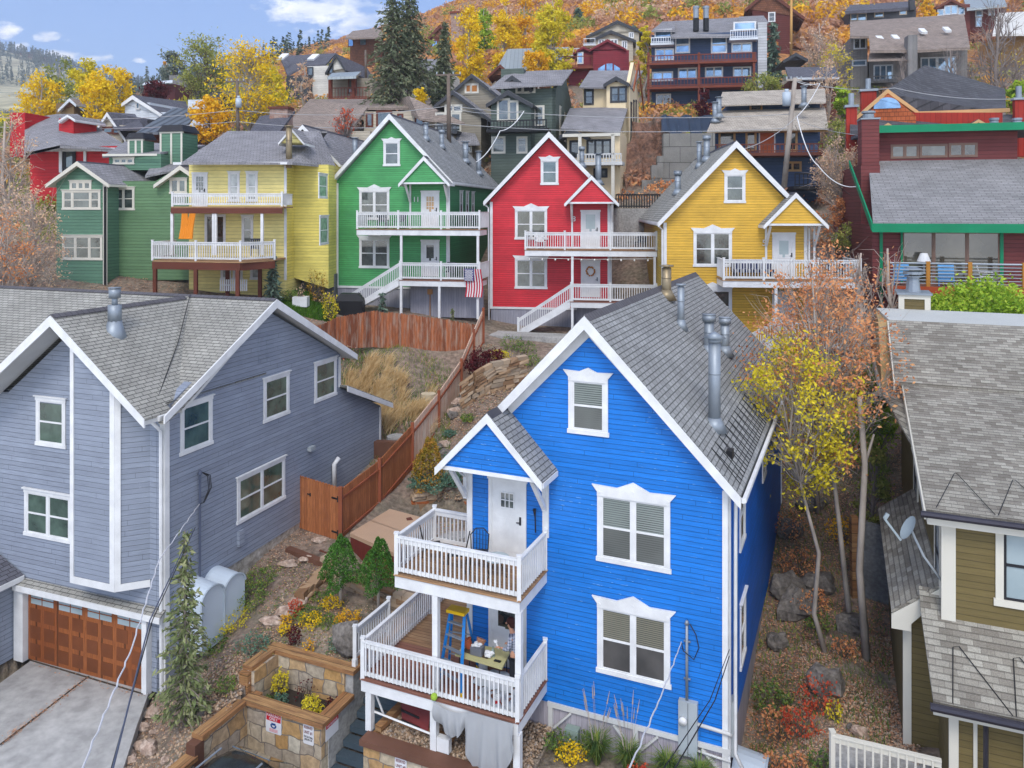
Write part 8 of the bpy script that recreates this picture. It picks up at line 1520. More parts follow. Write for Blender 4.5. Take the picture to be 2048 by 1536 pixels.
F = Fr(1235, 52, 4); t = thing('terrace', 'concrete terrace with black railing between the red and gold houses', 'terrace', onG(1260, 53)); wl(t, F, 1228, 417, 1335, 470, conc, 6, 0, 'slab'); rl(t, F, 1232, 1320, 388, 416, .1, black, .16, fl=False)
F = Fr(1240, 60, 6); o = MB(); o.prism([P(x, y, d) for x, y, d in ((1236, 410, 59), (1300, 300, 66), (1306, 300, 66), (1244, 410, 59))], (0, .5, 0)); tag(o.build('drain_flashing', dark), 'dark sloping channel beside the cream house wall', 'channel')
t = thing('dug_bank', 'rubble bank between cream house and concrete wall', 'bank', onG(1275, 60)); sheetmesh(lambda s, v: P(1240+s*90+v*20, 420-v*180, 58.5+v*8.5)+Vector((.3*math.sin(s*13+v*9), .5*math.sin(s*17)*math.cos(v*13), .3*math.sin(v*21+s*9))), 14, 20).build('soil', mat('reddish_soil', (0, 0, 0), .95, kind='noise', s1=.8, s2=4, d2=.5, stops=[(.35, c8(96, 72, 60)), (.5, c8(134, 100, 82)), (.65, c8(112, 96, 86))], bs=1, bd=.2), t, True, False); t['kind'] = 'structure'
# ================================================================= trees
def TP(px, topy, y): g = onG(px, y); return g, (HZ-topy)/F0*y-g.z
def T(name, label, px, topy, y, hwpx, mt, bk=None, **k):
 g, h = TP(px, topy, y); return tree(name, label, g, h, hwpx/F0*y, mt, bk or bark, seed=k.pop('seed', px), **k)
def C_(label, px, topy, y, hwpx, mt, **k):
 g, h = TP(px, topy, y); return conifer(k.pop('name', 'spruce_tree'), label, g, h, hwpx/F0*y, mt, k.pop('bk', bark), seed=k.pop('seed', px), **k)
C_('tall dark spruce, the left of the big pair behind the green house', 786, -14, 74, 70, l_con, cb=.24, lev=42, per=7, ns=.42, droop=.55, dens=1.25, tr=.32, pw=.55)
C_('tall spruce, the right of the big pair, with a bare lower trunk', 819, -20, 76, 62, l_con, cb=.36, lev=40, per=7, ns=.42, droop=.55, dens=1.2, tr=.34, pw=.5)
C_('dense dark fir right of the tall spruce pair', 884, 44, 80, 42, l_con, cb=.05, lev=40, per=8, ns=.42, dens=1.7, lean=(.3, 0), name='fir_tree')
C_('dark fir between the pale gable and the yellow aspens', 1156, 18, 150, 14, l_con2, lev=22, per=7, ns=.9, name='fir_tree'); C_('bushy fir beside the pale gable house', 1268, 55, 118, 16, l_con2, lev=20, per=7, ns=.8, name='fir_tree')
C_('dark fir left of the rusty house at the right', 1546, 48, 92, 28, l_con2, lev=26, per=8, ns=.7, dens=1.4, name='fir_tree')
C_('weeping blue spruce beside the lemon house', 546, 512, 42.8, 24, l_con2, lev=22, per=7, ns=.28, dens=1.3, droop=.6); C_('bluish drooping spruce by the stair of the green house', 764, 586, 43, 14, l_con2, lev=12, per=6, ns=.24, droop=.9, name='young_spruce'); C_('tiny spruce behind the weathered fence', 905, 617, 42.2, 9, l_con3, lev=10, per=6, ns=.16, name='young_spruce')
C_('thin sparse spruce in front of the grey house corner', 370, 1060, 21.2, 66, l_con3, cb=.04, lev=38, per=6, ns=.17, dens=1.5, tr=.07, pw=.75, droop=.3, bk=M['grey_twigs'], name='sparse_spruce')
T('aspen_tree', 'narrow bright yellow aspen left of the amber grove', 938, 8, 100, 27, l_yel, barkl, clumps=70, lpc=90, ls=.36, cb=.12, rz=7.4, spread=1.3, cr=.24)
T('aspen_tree', 'amber aspen, the taller left one of the grove above the metal roof', 1012, -2, 112, 27, l_yel, barkl, clumps=70, lpc=90, ls=.38, cb=.1, rz=8, spread=1.3, cr=.24); T('aspen_tree', 'amber aspen beside the green topped aspen', 1052, -8, 116, 27, l_yor, barkl, clumps=70, lpc=90, ls=.38, cb=.1, rz=8, spread=1.3, cr=.24)
T('aspen_tree', 'yellow green aspen in front of the amber grove', 1104, -12, 96, 36, l_ygr, barkl, clumps=60, lpc=110, ls=.42, cb=.16, rz=5.6); T('aspen_tree', 'yellow topped green tree behind the narrow yellow aspen', 968, 8, 125, 26, l_brt, barkl, clumps=34, lpc=100, ls=.45, rz=6)
T('aspen_tree', 'small golden aspen standing on the pale metal roof side', 1074, 94, 90, 26, l_yor, barkl, clumps=30, lpc=90, ls=.32, rz=1.7); T('aspen_tree', 'slender yellow green aspen beside the navy house', 1293, 46, 92, 16, l_ygr, barkl, clumps=30, lpc=90, ls=.3, rz=3.4)
T('aspen_tree', 'round yellow aspen at the far left', 82, 146, 92, 38, l_yel, barkl, clumps=50, lpc=80, ls=.34, rz=3.2, spread=1.3, cr=.2); T('aspen_tree', 'bright yellow aspen behind the red hipped roof', 196, 140, 84, 34, l_yel, barkl, clumps=60, lpc=80, ls=.33, rz=3.9, spread=1.3, cr=.2); T('aspen_tree', 'pale trunked yellow aspen beside the steep cottage', 232, 118, 90, 32, l_yel, barkl, clumps=54, lpc=76, ls=.33, rz=4.2, spread=1.3, cr=.2)
T('poplar_tree', 'thin yellow green poplar with a pale trunk left of centre', 168, 112, 96, 30, l_ygr, barkl, clumps=40, lpc=70, ls=.38, rz=4.4); T('poplar_tree', 'yellow green poplar behind the round yellow aspen', 118, 118, 110, 34, l_gr, barkl, clumps=40, lpc=70, ls=.42, rz=4.6)
T('willow_tree', 'spreading olive green willow on the left skyline', 412, 66, 98, 58, l_gr, bark, clumps=80, lpc=56, ls=.34, rz=4.8, twig=3, spread=1.4, cr=.2); T('willow_tree', 'grey green tree behind the willow', 350, 104, 150, 26, l_far, bark, clumps=30, lpc=90, ls=.6, rz=4)
T('cottonwood_tree', 'large golden cottonwood with pale bare limbs left of the long house', 498, 74, 74, 66, l_yel, barkl, clumps=90, lpc=46, ls=.3, rz=4.4, twig=4, spread=1.4, cr=.2, seed=12); T('cottonwood_tree', 'amber lower tree under the golden cottonwood', 418, 196, 66, 34, l_yor, bark, clumps=34, lpc=90, ls=.28, rz=1.9); T('cottonwood_tree', 'yellow tree hanging over the left of the golden cottonwood', 540, 128, 88, 34, l_ygr, barkl, clumps=36, lpc=80, ls=.36, rz=3)
T('slim_orange_tree', 'slim orange tree far behind the willow', 331, 121, 200, 5, l_yor, bark, clumps=14, lpc=80, ls=.7, rz=2.4); T('small_tree', 'wine red tree below the willow', 312, 158, 105, 26, l_burg, bark, clumps=26, lpc=80, ls=.36, rz=1.8)
T('blossom_grey_tree', 'thin leafed pale tree in front of the skylight house', 606, 116, 82, 20, l_pink, barkl, clumps=30, lpc=26, ls=.3, rz=3.5, twig=3); T('aspen_tree', 'low yellow aspen right of the dark fir', 838, 178, 72, 20, l_yel, barkl, clumps=20, lpc=70, ls=.3, rz=1.4)
T('maple_tree', 'thin red leafed maple in front of the long low house', 690, 214, 58, 26, l_red, barkd, clumps=30, lpc=14, ls=.2, rz=1.2, twig=4); T('maple_tree', 'dark burgundy maple in front of the navy house balconies', 1408, 170, 78, 14, l_burg, barkd, clumps=24, lpc=60, ls=.26, rz=2)
for i, (lb, px, ty, y, hw, lpc, mt) in enumerate((('broad pale bare tree beside the brown timber house', 1638, 34, 92, 44, 26, l_pink), ('tan bare tree left of the ash grey house', 1672, 78, 86, 30, 22, l_ygr), ('bare pinkish tree below the ash grey house', 1655, 118, 72, 30, 20, l_pink),
 ('leafless tree in front of the ash grey house porch', 1805, 100, 72, 26, 0, None), ('leafless tree right of the ash grey chimney', 1900, 84, 72, 34, 0, None), ('big leafless tree at the right edge', 1996, -10, 70, 56, 0, None), ('straggling leafless tree behind the rust house', 1940, 116, 74, 40, 0, None), ('pale leafless tree over the white roofed house', 2030, 90, 80, 40, 6, l_ygr))):
 T('bare_tree', lb, px, ty, y, hw, mt or l_pink, barkp if i < 3 else barkd, clumps=46, lpc=lpc, ls=.26, cb=.12, twig=6, seed=i+300)
T('aspen_tree', 'small gold aspen between the modern house and the red brown chalet', 1856, -4, 118, 16, l_yor, barkl, clumps=24, lpc=90, ls=.4, rz=2.6); T('green_tree', 'bright green bush tree behind the rust house chimneys', 1690, 172, 70, 20, l_brt, bark, clumps=24, lpc=90, ls=.3, rz=1.4); T('green_tree', 'bright green tree at the right edge beyond the rust house', 2040, 158, 64, 22, l_brt, bark, clumps=24, lpc=90, ls=.3, rz=1.3)
T('crab_apple_tree', 'pinkish orange crab apple beside the maroon chimney', 1676, 278, 47, 48, l_pink, barkp, clumps=60, lpc=50, ls=.13, rz=1.9, twig=5, cb=.1); T('shrub_tree', 'olive shrub above the dusty blue house', 1528, 140, 76, 34, l_gr, barkd, clumps=30, lpc=60, ls=.28, rz=1.5, twig=2)
T('shrub_tree', 'olive bush between the pole house and the rust house', 1690, 226, 58, 30, l_gr, barkd, clumps=30, lpc=60, ls=.22, rz=1.9, twig=2, cb=.05); T('shrub_tree', 'orange bush on the bank left of the maroon house', 1690, 392, 46, 26, l_or, barkd, clumps=30, lpc=70, ls=.14, rz=1.0, twig=2, cb=.05); T('shrub_tree', 'grey olive bush below the orange bank bush', 1695, 442, 43, 28, l_gr, barkd, clumps=30, lpc=60, ls=.13, rz=.8, cb=.05)
for lb, px, ty, y, hw, mt, lpc in (('pale peach leafed tree at the left edge', 10, 216, 40, 62, l_pink, 60), ('rusty leafed tangle left of the bottle green house', 60, 372, 37, 70, l_pink, 34), ('orange brown thicket below the peach tree', 0, 400, 34, 60, l_or, 34)):
 T('thicket_tree', lb, px, ty, y, hw, mt, barkp, clumps=70, lpc=lpc, ls=.13, cb=.05, twig=5)
for i, (px, y, s) in enumerate(((40, 35.5, 1.4), (100, 36.5, 1.2), (150, 37.5, 1.0), (190, 37.2, .9), (20, 33.5, 1.2))): g = onG(px, y); bush('brush_pile', ('tangled grey brush at the foot of the bottle green house', 'brush heap below the left thicket')[i % 2], g, s, s*.5, l_pink, i, 160, .1, 'brush along the left slope', stems=40, bark=barkp)
g = onG(1662, 23.2); tree('yellow_maple', 'slender tree with yellow green leaves beside the blue house', g, (HZ-640)/F0*23.5-g.z, 1.75, l_ygr, barkl, 41, cb=.55, lst=.95, clumps=72, lpc=84, ls=.125, rz=2.8, lean=(-1.1, 1.6), tr=.085, twig=4, cr=.17, spread=1.15)
g = onG(1706, 24.4); tree('orange_maple', 'tall tree with dry orange leaves leaning beside the yellow maple', g, (HZ-500)/F0*25.2-g.z, 2.4, l_or, barkl, 43, cb=.5, lst=.9, clumps=100, lpc=56, ls=.12, rz=3.6, lean=(-.9, 1.2), tr=.095, twig=5, cr=.16, spread=1.15)
g = onG(1640, 30.5); tree('orange_maple', 'orange leafed tree against the gold house deck', g, (HZ-480)/F0*31-g.z, 1.9, l_or, barkd, 47, cb=.2, clumps=100, lpc=50, ls=.13, rz=3.6, tr=.1, twig=4)
g = onG(1735, 22.8); q = MB(); q.tube([g-Vector((0, 0, .3)), g+Vector((-.1, .3, 2.5)), g+Vector((.28, .8, 5.4)), g+Vector((.2, 1.0, 7.4))], [.12, .1, .09, .07], 8); q.tube([g+Vector((.28, .8, 5.4)), g+Vector((.6, .9, 6.3))], [.05, .03], 6); tag(q.build('pruned_trunk', barkl, None, True), 'pale pruned trunk standing beside the orange leaves', 'tree trunk')
T('green_tree', 'dark green leafy tree between the orange maple and olive house', 1740, 700, 31, 50, l_brt, barkd, clumps=50, lpc=80, ls=.15, cb=.05, twig=2, seed=5); T('green_tree', 'shaded green bush behind the pruned trunk', 1745, 860, 27, 34, l_gr, barkd, clumps=34, lpc=80, ls=.13, cb=.05, seed=6)
T('bare_sapling', 'forked bare sapling in front of the maroon house deck', 1775, 470, 33, 44, l_or, barkp, clumps=26, lpc=4, ls=.12, cb=.2, twig=3, seed=8); T('bare_sapling', 'grey bare shrub against the maroon chimney wall', 1722, 480, 34, 30, l_pink, barkp, clumps=40, lpc=5, ls=.1, cb=.1, twig=5, seed=9)
T('bare_sapling', 'thin bare sapling rising from the bright green tree', 1860, 560, 31, 30, l_pink, barkp, clumps=12, lpc=2, ls=.1, cb=.3, twig=2, seed=10)
T('lime_green_tree', 'bright lime green tree top behind the olive house roof', 1985, 566, 31, 100, l_brt, bark, clumps=80, lpc=170, ls=.16, rz=1.4, seed=11); T('lime_green_tree', 'second lime green crown left of the bigger one', 1905, 590, 30.5, 50, l_brt, bark, clumps=40, lpc=130, ls=.15, rz=.9, seed=13)
# ================================================================= garden plants
def BU(label, px, y, r, h, m, n=400, ls=.07, name='shrub', cat='shrub', **k): g = onG(px, y); g.z += k.pop('dz', 0); return bush(name, label, g, r, h/2, m, k.pop('seed', int(px)), n, ls, None, cat, **k)
for lb, px, y, m in (('clipped conifer on a short trunk beside the hot tub', 681, 25.0, l_arb), ('second clipped conifer, beside the upper deck corner', 757, 24.6, l_arb)):
 g = onG(px, y); z = (HZ-(1172 if px < 700 else 1180))/F0*y; r = thing('clipped_conifer', lb, 'shrub', g); MB().tube([g-Vector((0, 0, .2)), Vector((g.x, g.y, z+.3))], .05, 6).build('trunk', barkl, r, True)
 b_ = bush('crown', None, Vector((g.x, g.y, z)), .56, .82, m, int(px), 9000, .052, cone=True, hollow=.82, cat=None);
 for ch in list(b_.children): ch.parent = r; ch.data.transform(Matrix.Translation(b_.location-r.location)); ch.name = {'foliage': 'crown', 'stems': 'branches'}[ch.name.split('.')[0]]
 bpy.data.objects.remove(b_)
BU('golden tipped conical conifer above the stone wall', 858, 31.9, .74, 2.1, l_gol, 5200, .075, 'golden_conifer', cone=True, hollow=.75); BU('mat of blue green creeping juniper above the bench', 868, 31.7, .95, .5, l_blg, 3200, .07, 'creeping_juniper', hollow=.6, dz=.15); BU('creeping juniper trailing over the stone wall', 903, 31.6, .5, .4, l_blg, 1200, .07, 'creeping_juniper', dz=.15)
BU('large burgundy leafed shrub right of the slope fence', 972, 38.2, 1.15, 1.5, l_burg, 2600, .12, 'burgundy_shrub', stems=14); BU('lower burgundy bush in front of the large one', 998, 37.5, .7, .8, l_burg, 900, .1, 'burgundy_shrub')
for lb, px, y, r, h, m in (('round green shrub below the garden path', 1022, 40.4, .7, .8, l_gc), ('green shrub beside the path near the red stair', 1050, 40.0, .6, .7, l_gc), ('yellow green shrub under the path', 1000, 39.6, .5, .5, l_ygr), ('small yellow flowering bush right of the burgundy shrub', 1036, 38.4, .35, .35, l_yel), ('dark green bush beside the blue gable', 1062, 38.6, .6, .6, l_gc),
 ('dark green tuft on the stone wall terrace', 960, 33.5, .3, .35, l_gc), ('orange leafed bush above the portico', 975, 32.6, .4, .5, l_yor), ('red leafed shrub behind the portico roof', 1000, 34.0, .35, .5, l_red), ('grey green rosette below the fence', 895, 33.4, .35, .3, l_blg), ('brown heather clump mid slope', 915, 32.6, .35, .4, l_gol), ('blue green clump by the second fence post', 900, 34.8, .3, .3, l_blg), ('green clump near the top of the slope', 935, 35.0, .35, .35, l_gc), ('green bush on terrace beside the portico rake', 985, 33.6, .35, .4, l_gc),
 ('dark moss green clump left of the golden conifer', 800, 28.6, .4, .35, l_gc), ('tuft of green by the stones behind the bench', 825, 29.2, .3, .25, l_gc)): BU(lb, px, y, r, h, m, 420, .08, 'garden_shrub')
for lb, px, y, r, h, m, n in (('long green and yellow shrub along the grey wall base', 495, 25.2, .75, .7, l_gc, 1400), ('leafy yellowing shrub below the window well covers', 455, 24.4, .65, .6, l_ygr, 1100), ('low yellow tinged shrub nearer the thin spruce', 425, 23.6, .5, .5, l_gc, 800), ('green shrub beside the upper window well cover', 520, 25.9, .6, .5, l_gc, 900),
 ('yellow daisies beside the red burning bush', 622, 24.0, .42, .4, l_yel, 500), ('green leafy base under the yellow daisies', 612, 24.3, .5, .35, l_gc, 600), ('small scarlet bush beside the flat pale stones', 591, 24.4, .22, .55, l_red, 380), ('dark crimson shrub near the planter corner', 588, 23.2, .22, .6, l_burg, 380), ('orange flowering bush beside the stair railing', 694, 24.1, .42, .45, l_yor, 650), ('yellow perennials behind the orange bush', 662, 24.9, .35, .35, l_yel, 350), ('grey green perennials in the middle of the bed', 655, 24.0, .4, .35, l_gc, 420),
 ('silvery sage clump above the timber cap', 505, 22.9, .5, .55, l_blg, 500), ('small yellow plant left of the daisies', 568, 23.6, .2, .3, l_yel, 160), ('yellow stalks beside the grey boulder', 617, 22.9, .18, .45, l_yor, 140), ('dark olive bush on the bank beside the planter', 452, 21.8, .32, .4, l_gc, 360), ('brown twiggy plant overhanging the timber cap', 607, 22.4, .3, .4, l_pink, 90), ('green tuft behind the boulder', 672, 23.0, .25, .4, l_blg, 250), ('bronze green groundcover under the first clipped conifer', 640, 25.3, .35, .2, l_gc, 260), ('orange tinged small bush left of the daisies', 572, 24.0, .2, .3, l_yor, 160)): BU(lb, px, y, r, h, m, n, .06, 'garden_plant', 'plant')
def onB(u, w, z): return B(u, w, z)
for lb, u, w, r, h, m, n in (('yellow green spiky shrub at the left of the stone planter', -12.2, -1.3, .24, .75, l_ygr, 500), ('yellow green shrub at the right of the stone planter', -10.75, -1.75, .28, .65, l_ygr, 600), ('blue green leafy plant in the stone planter', -11.85, -1.7, .25, .35, l_blg, 300), ('green plant in the corner of the stone planter', -12.25, -1.75, .2, .25, l_gc, 200), ('dead brown stems in the middle of the stone planter', -11.35, -1.25, .3, .7, l_burg, 90), ('small rusty plant by the right end of the stone planter', -10.5, -1.2, .2, .3, l_burg, 120)):
 bush('planter_plant', lb, B(u, w, -13.76), r, h/2, m, int(-u*10), n, .06, None, 'plant', stems=10)
def grasstuft(name, label, p, r, h, m, n, seed, plume=False, cat='grass tuft'):
 rg = np.random.default_rng(seed); root = thing(name, label, cat, p); a = rg.uniform(0, 6.28, n); q = rg.uniform(.2, 1, n)*r; o = np.stack([np.cos(a), np.sin(a)], 1); b0 = np.zeros((n, 3)); b0[:, :2] = o*.05; hh = h*rg.uniform(.6, 1.1, n)
 mid = np.stack([o[:, 0]*q*.45, o[:, 1]*q*.45, hh*.75], 1); tip = np.stack([o[:, 0]*q, o[:, 1]*q, hh*rg.uniform(.55, .95, n)], 1); t = np.stack([-o[:, 1], o[:, 0], a*0], 1)*.009
 V = np.stack([b0-t, b0+t, mid+t, mid-t, tip], 1).reshape(-1, 3)+np.array(p); i = np.arange(n)[:, None]*5; npmesh('blades', V, np.concatenate([i+np.array([[0, 1, 2, 3]]), i+np.array([[3, 2, 4, 4]])]), m, root)
 if plume:
  q_ = MB()
  for k in range(10): a_ = rg.uniform(0, 6.28); e = Vector(p)+Vector((math.cos(a_)*r*.6, math.sin(a_)*r*.6, h*rg.uniform(1.7, 2.3))); q_.tube([Vector(p), Vector(p).lerp(e, .6)+Vector((0, 0, .1)), e], [.006, .005, .004], 3, False); q_.tube([Vector(p).lerp(e, .8)+Vector((0, 0, .05)), e], [.018, .004], 5)
  q_.build('plumes', M['tan_twigs'], root)
 return root
for lb, u, pl_ in (('green fountain grass right of the sage junction box', -3.1, 1), ('fountain grass with pink plumes in the middle of the skirting', -2.3, 1), ('fountain grass below the electric meter', -1.35, 0), ('low grass tuft near the right corner of the skirting', -.6, 0)): grasstuft('fountain_grass', lb, B(u, -.5, -13.66), .6, .85, l_gc, 420, int(-u*10), pl_)
for i, (lb, u, w, m) in enumerate((('yellow flowering plant at the foot of the blue house', -3.7, -.75, l_yel), ('leafy green groundcover left of the yellow flowers', -4.1, -.45, l_gc), ('small red tinged plant between the grasses', -2.0, -.9, l_red), ('green and orange groundcover under the first grass', -3.35, -.2, l_gc), ('low groundcover by the meter box', -.9, -.9, l_ygr))): bush('ground_plant', lb, B(u, w, -13.64), .38, .24, m, i+70, 420, .07, None, 'plant')
for i, (lb, px, y, r, h, m, n) in enumerate((('scarlet and orange shrub beside the gravel', 1635, 20.8, .5, 1.0, l_red, 300), ('orange shrub low beside the blue house corner', 1560, 20.6, .6, .8, l_or, 380), ('red orange sprawling shrub below the trunks', 1600, 20.2, .55, .7, l_red, 280), ('yellow leafed twig plant among the red shrubs', 1668, 20.4, .25, .5, l_ygr, 90), ('mossy green shrub against the blue house wall', 1545, 21.8, .55, .8, l_gc, 500), ('orange leafed shrub on the slope among boulders', 1600, 27.2, .8, .9, l_or, 500), ('russet shrub uphill beside the blue wall', 1575, 29.5, .8, .9, l_or, 450), ('green shrub between boulders', 1640, 24.4, .45, .5, l_gc, 240),
 ('peach leafed bush over the long boulder', 1620, 25.3, .7, .7, l_or, 500), ('dark green bush at the gravel edge', 1640, 18.9, .35, .5, l_gc, 220), ('rusty shrub below the concrete wall', 1690, 22.8, .4, .6, l_or, 200), ('orange bush at the lower right of the blue house', 1545, 19.4, .4, .6, l_or, 240), ('small russet bush at the foot of the scarlet shrub', 1600, 19.0, .4, .5, l_or, 220), ('golden bush left of the pruned trunk', 1690, 28.0, .7, 1.0, l_yor, 420))): BU(lb, px, y, r, h, m, n, .085, 'wild_shrub', seed=i+90, stems=9)
for i, (lb, px, y, r, h, m, n) in enumerate((('leggy orange yellow shrub on the lawn by the lemon house', 632, 45.0, .7, 1.9, l_gol, 420), ('yellow green sapling at the back fence', 660, 42.5, .5, 1.6, l_ygr, 420), ('thin sapling in the white planter', 602, 43.6, .25, 1.2, l_pink, 60), ('dry stalks with yellow leaves under the lemon deck', 465, 40.8, 1.0, 1.2, l_ygr, 260), ('bare brush with yellow leaves below the right wall of the bottle green house', 330, 39.5, 1.2, 1.2, l_ygr, 260), ('grey brush beside the picket fence', 245, 39.0, 1.0, 1.3, l_ygr, 260),
 ('brown brush below the lemon deck posts', 400, 40.0, 1.1, 1.0, l_pink, 300), ('straggling bush at the right end of the lemon deck', 510, 41.0, .8, .9, l_pink, 240), ('planting by the stone edging of the lawn', 580, 44.0, .7, .6, l_gc, 400), ('tan brush beside the lawn', 650, 45.2, .6, .7, l_pink, 200), ('reddish bare brush by the white roof edge', 655, 38.2, .9, 1.0, l_red, 60), ('bare stalk thicket on the back slope', 690, 38.6, .7, .8, l_pink, 50))): BU(lb, px, y, r, h, m, n, .1, 'thin_shrub', seed=i+130, stems=22)
pf = thing('picket_fence', 'low tan picket fence rising beside the bottle green house', 'fence', onG(175, 38)); q = MB()
for i in range(26): p = onG(140+i*3, 37.6+i*.05); p.z += .3; q.bar(p-Vector((0, 0, .4)), p+Vector((0, 0, .55+.02*i)), .07, .03, up=(0, 1, 0))
q.bar(onG(140, 37.6)+Vector((0, .05, .55)), onG(216, 38.9)+Vector((0, .05, .9)), .04, .06); q.build('pickets', mat('tan_pickets', c8(170, 130, 96), .8, dirt=.2), pf)
pf = thing('white_picket_fence', 'short white picket fence under the lemon house deck', 'fence', onG(466, 42.6)); q = MB()
for i in range(14): p = P(441+i*4, 582, 42.4); q.bar(p, p+Vector((0, 0, .62)), .07, .02, up=(0, 1, 0))
q.bar(P(440, 570, 42.45), P(494, 570, 42.45), .03, .06); q.build('pickets', white, pf)
pf = thing('timber_edging', 'red brown timber edging beside the gate foot', 'edging', onG(640, 27.5)); MB().bar(onG(640, 27.6), onG(668, 27.3), .12, .15).build('board', brown, pf)
# ================================================================= stuff: scrub, grass, litter
def onGv(px, y): x = (px-CX)/F0*y; z = carve(x, y, ground_np(x, y)); return np.stack([x, y, z], 1)
def scatter_bushes(name, px0, px1, y0, y1, n, r0, r1, lpb, ls, mt, seed, mask=None, flat=.7, logy=True):
 rg = np.random.default_rng(seed); px = rg.uniform(px0, px1, n); y = np.exp(rg.uniform(math.log(y0), math.log(y1), n)) if logy else rg.uniform(y0, y1, n)
 C = onGv(px, y)
 if mask is not None: k = mask(px, y, C); C = C[k]; n = len(C)
 r = rg.uniform(r0, r1, n); d = rg.normal(size=(n, lpb, 3)); d /= np.linalg.norm(d, axis=2)[..., None]; d *= rg.uniform(.55, 1, (n, lpb, 1)); d[..., 2] = np.abs(d[..., 2])*flat*1.3
 Pn = (C[:, None]+d*r[:, None, None]).reshape(-1, 3); V, Q_ = leaves(Pn, ls, rg); o = npmesh(name, V, Q_, mt); tag(o, kind='stuff'); return o
scatter_bushes('scrub', 560, 2150, 118, 420, 5200, 1.0, 2.6, 34, 1.0, l_scr, 1, lambda px, y, C: (px > 620+(420-y)*0)|(y < 360))
scatter_bushes('scrub_trees', 900, 1960, 135, 300, 90, 1.8, 3.6, 200, .75, l_yor, 21, flat=1.1); scatter_bushes('scrub_trees', 600, 2100, 135, 330, 110, 1.8, 3.6, 200, .75, l_gr, 22, flat=1.1); scatter_bushes('scrub_trees', 900, 2100, 135, 300, 120, 1.8, 3.4, 160, .75, l_pink, 23, flat=1.1)
scatter_bushes('scrub', 250, 620, 150, 420, 1100, 1.0, 2.4, 30, 1.0, l_scr, 7)
scatter_bushes('undergrowth', -80, 2150, 60, 120, 1300, .6, 1.6, 40, .42, l_scr, 2); scatter_bushes('undergrowth', -80, 2150, 66, 125, 800, .6, 1.5, 36, .42, l_gr, 3); scatter_bushes('undergrowth', 1240, 2150, 47, 66, 420, .4, 1.0, 50, .24, l_or, 4, lambda px, y, C: (px > 1590) | (y > 56)); scatter_bushes('undergrowth', -80, 660, 50, 62, 420, .4, 1.0, 50, .24, l_gr, 5)
def forest(name, spec, mt, seed):
 rg = np.random.default_rng(seed); Vs = []
 for (px0, px1, y0, y1, n, h0, h1) in spec:
  px = rg.uniform(px0, px1, n); y = rg.uniform(y0, y1, n); C = onGv(px, y); h = rg.uniform(h0, h1, n); m = 46; t = rg.uniform(0, 1, (n, m)); a = rg.uniform(0, 6.28, (n, m)); rr = (1-t)**.8*h[:, None]*.2*rg.uniform(.5, 1, (n, m))
  Pn = np.stack([C[:, 0, None]+rr*np.cos(a), C[:, 1, None]+rr*np.sin(a), C[:, 2, None]+t*h[:, None]], -1).reshape(-1, 3); d = np.stack([np.cos(a), np.sin(a), -.5+0*a], -1).reshape(-1, 3); e = np.stack([-np.sin(a), np.cos(a), 0*a], -1).reshape(-1, 3); s = np.repeat(h, m)[:, None]*.13
  Vs.append(np.stack([Pn-d*s*.6, Pn+e*s*.45, Pn+d*s*.6, Pn-e*s*.45], 1).reshape(-1, 3))
 V = np.concatenate(Vs); return tag(npmesh(name, V, np.arange(len(V)).reshape(-1, 4), mt), kind='stuff')
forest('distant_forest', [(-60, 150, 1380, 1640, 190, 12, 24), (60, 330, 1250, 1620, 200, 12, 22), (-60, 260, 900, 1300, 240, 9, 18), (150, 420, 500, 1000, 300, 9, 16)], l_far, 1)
forest('skyline_conifers', [(225, 430, 300, 420, 130, 4, 9), (430, 640, 300, 360, 26, 5, 10), (560, 660, 260, 330, 10, 6, 11), (470, 600, 190, 260, 14, 4, 7)], l_con2, 2)
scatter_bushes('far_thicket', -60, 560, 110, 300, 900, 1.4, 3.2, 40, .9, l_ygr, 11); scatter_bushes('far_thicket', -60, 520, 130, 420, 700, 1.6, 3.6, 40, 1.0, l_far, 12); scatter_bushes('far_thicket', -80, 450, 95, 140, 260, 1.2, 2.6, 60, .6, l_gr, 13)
def blades(name, C, h, w, mt, seed, lean=(0, 0)):
 rg = np.random.default_rng(seed); n = len(C); a = rg.uniform(0, 6.28, n); t = np.stack([np.cos(a), np.sin(a), 0*a], 1)*w; tip = C+np.stack([rg.normal(0, .35, n)*h+lean[0], rg.normal(0, .35, n)*h+lean[1], h*rg.uniform(.6, 1.3, n)], 1); mid = C*.5+tip*.5+np.array([0, 0, h*.18])
 V = np.stack([C-t, C+t, mid+t*.7, mid-t*.7, tip], 1).reshape(-1, 3); i = np.arange(n)[:, None]*5; return tag(npmesh(name, V, np.concatenate([i+np.array([[0, 1, 2, 3]]), i+np.array([[3, 2, 4, 4]])]), mt), kind='stuff')
rg = np.random.default_rng(8); n = 6500; cl = rg.uniform(0, 1, (46, 2)); ci = rg.integers(0, 46, n); px = 680+195*cl[ci, 0]+rg.normal(0, 5, n); y = 35.2+3.4*cl[ci, 1]+rg.normal(0, .12, n); ok = (px < 862)&(px > 672); blades('dry_grass', onGv(px[ok], y[ok]), .62, .014, l_str, 1, (.3, 0))
n = 5000; blades('meadow_grass', onGv(rg.uniform(640, 900, n), rg.uniform(33.5, 40, n)), .22, .014, l_gc, 3); n = 9000; blades('lawn', onGv(rg.uniform(560, 672, n), rg.uniform(42.3, 46, n)), .14, .02, l_grass, 2); n = 5000; blades('weeds', onGv(rg.uniform(1500, 1780, n), rg.uniform(18.5, 33, n)), .16, .012, l_gc, 5)
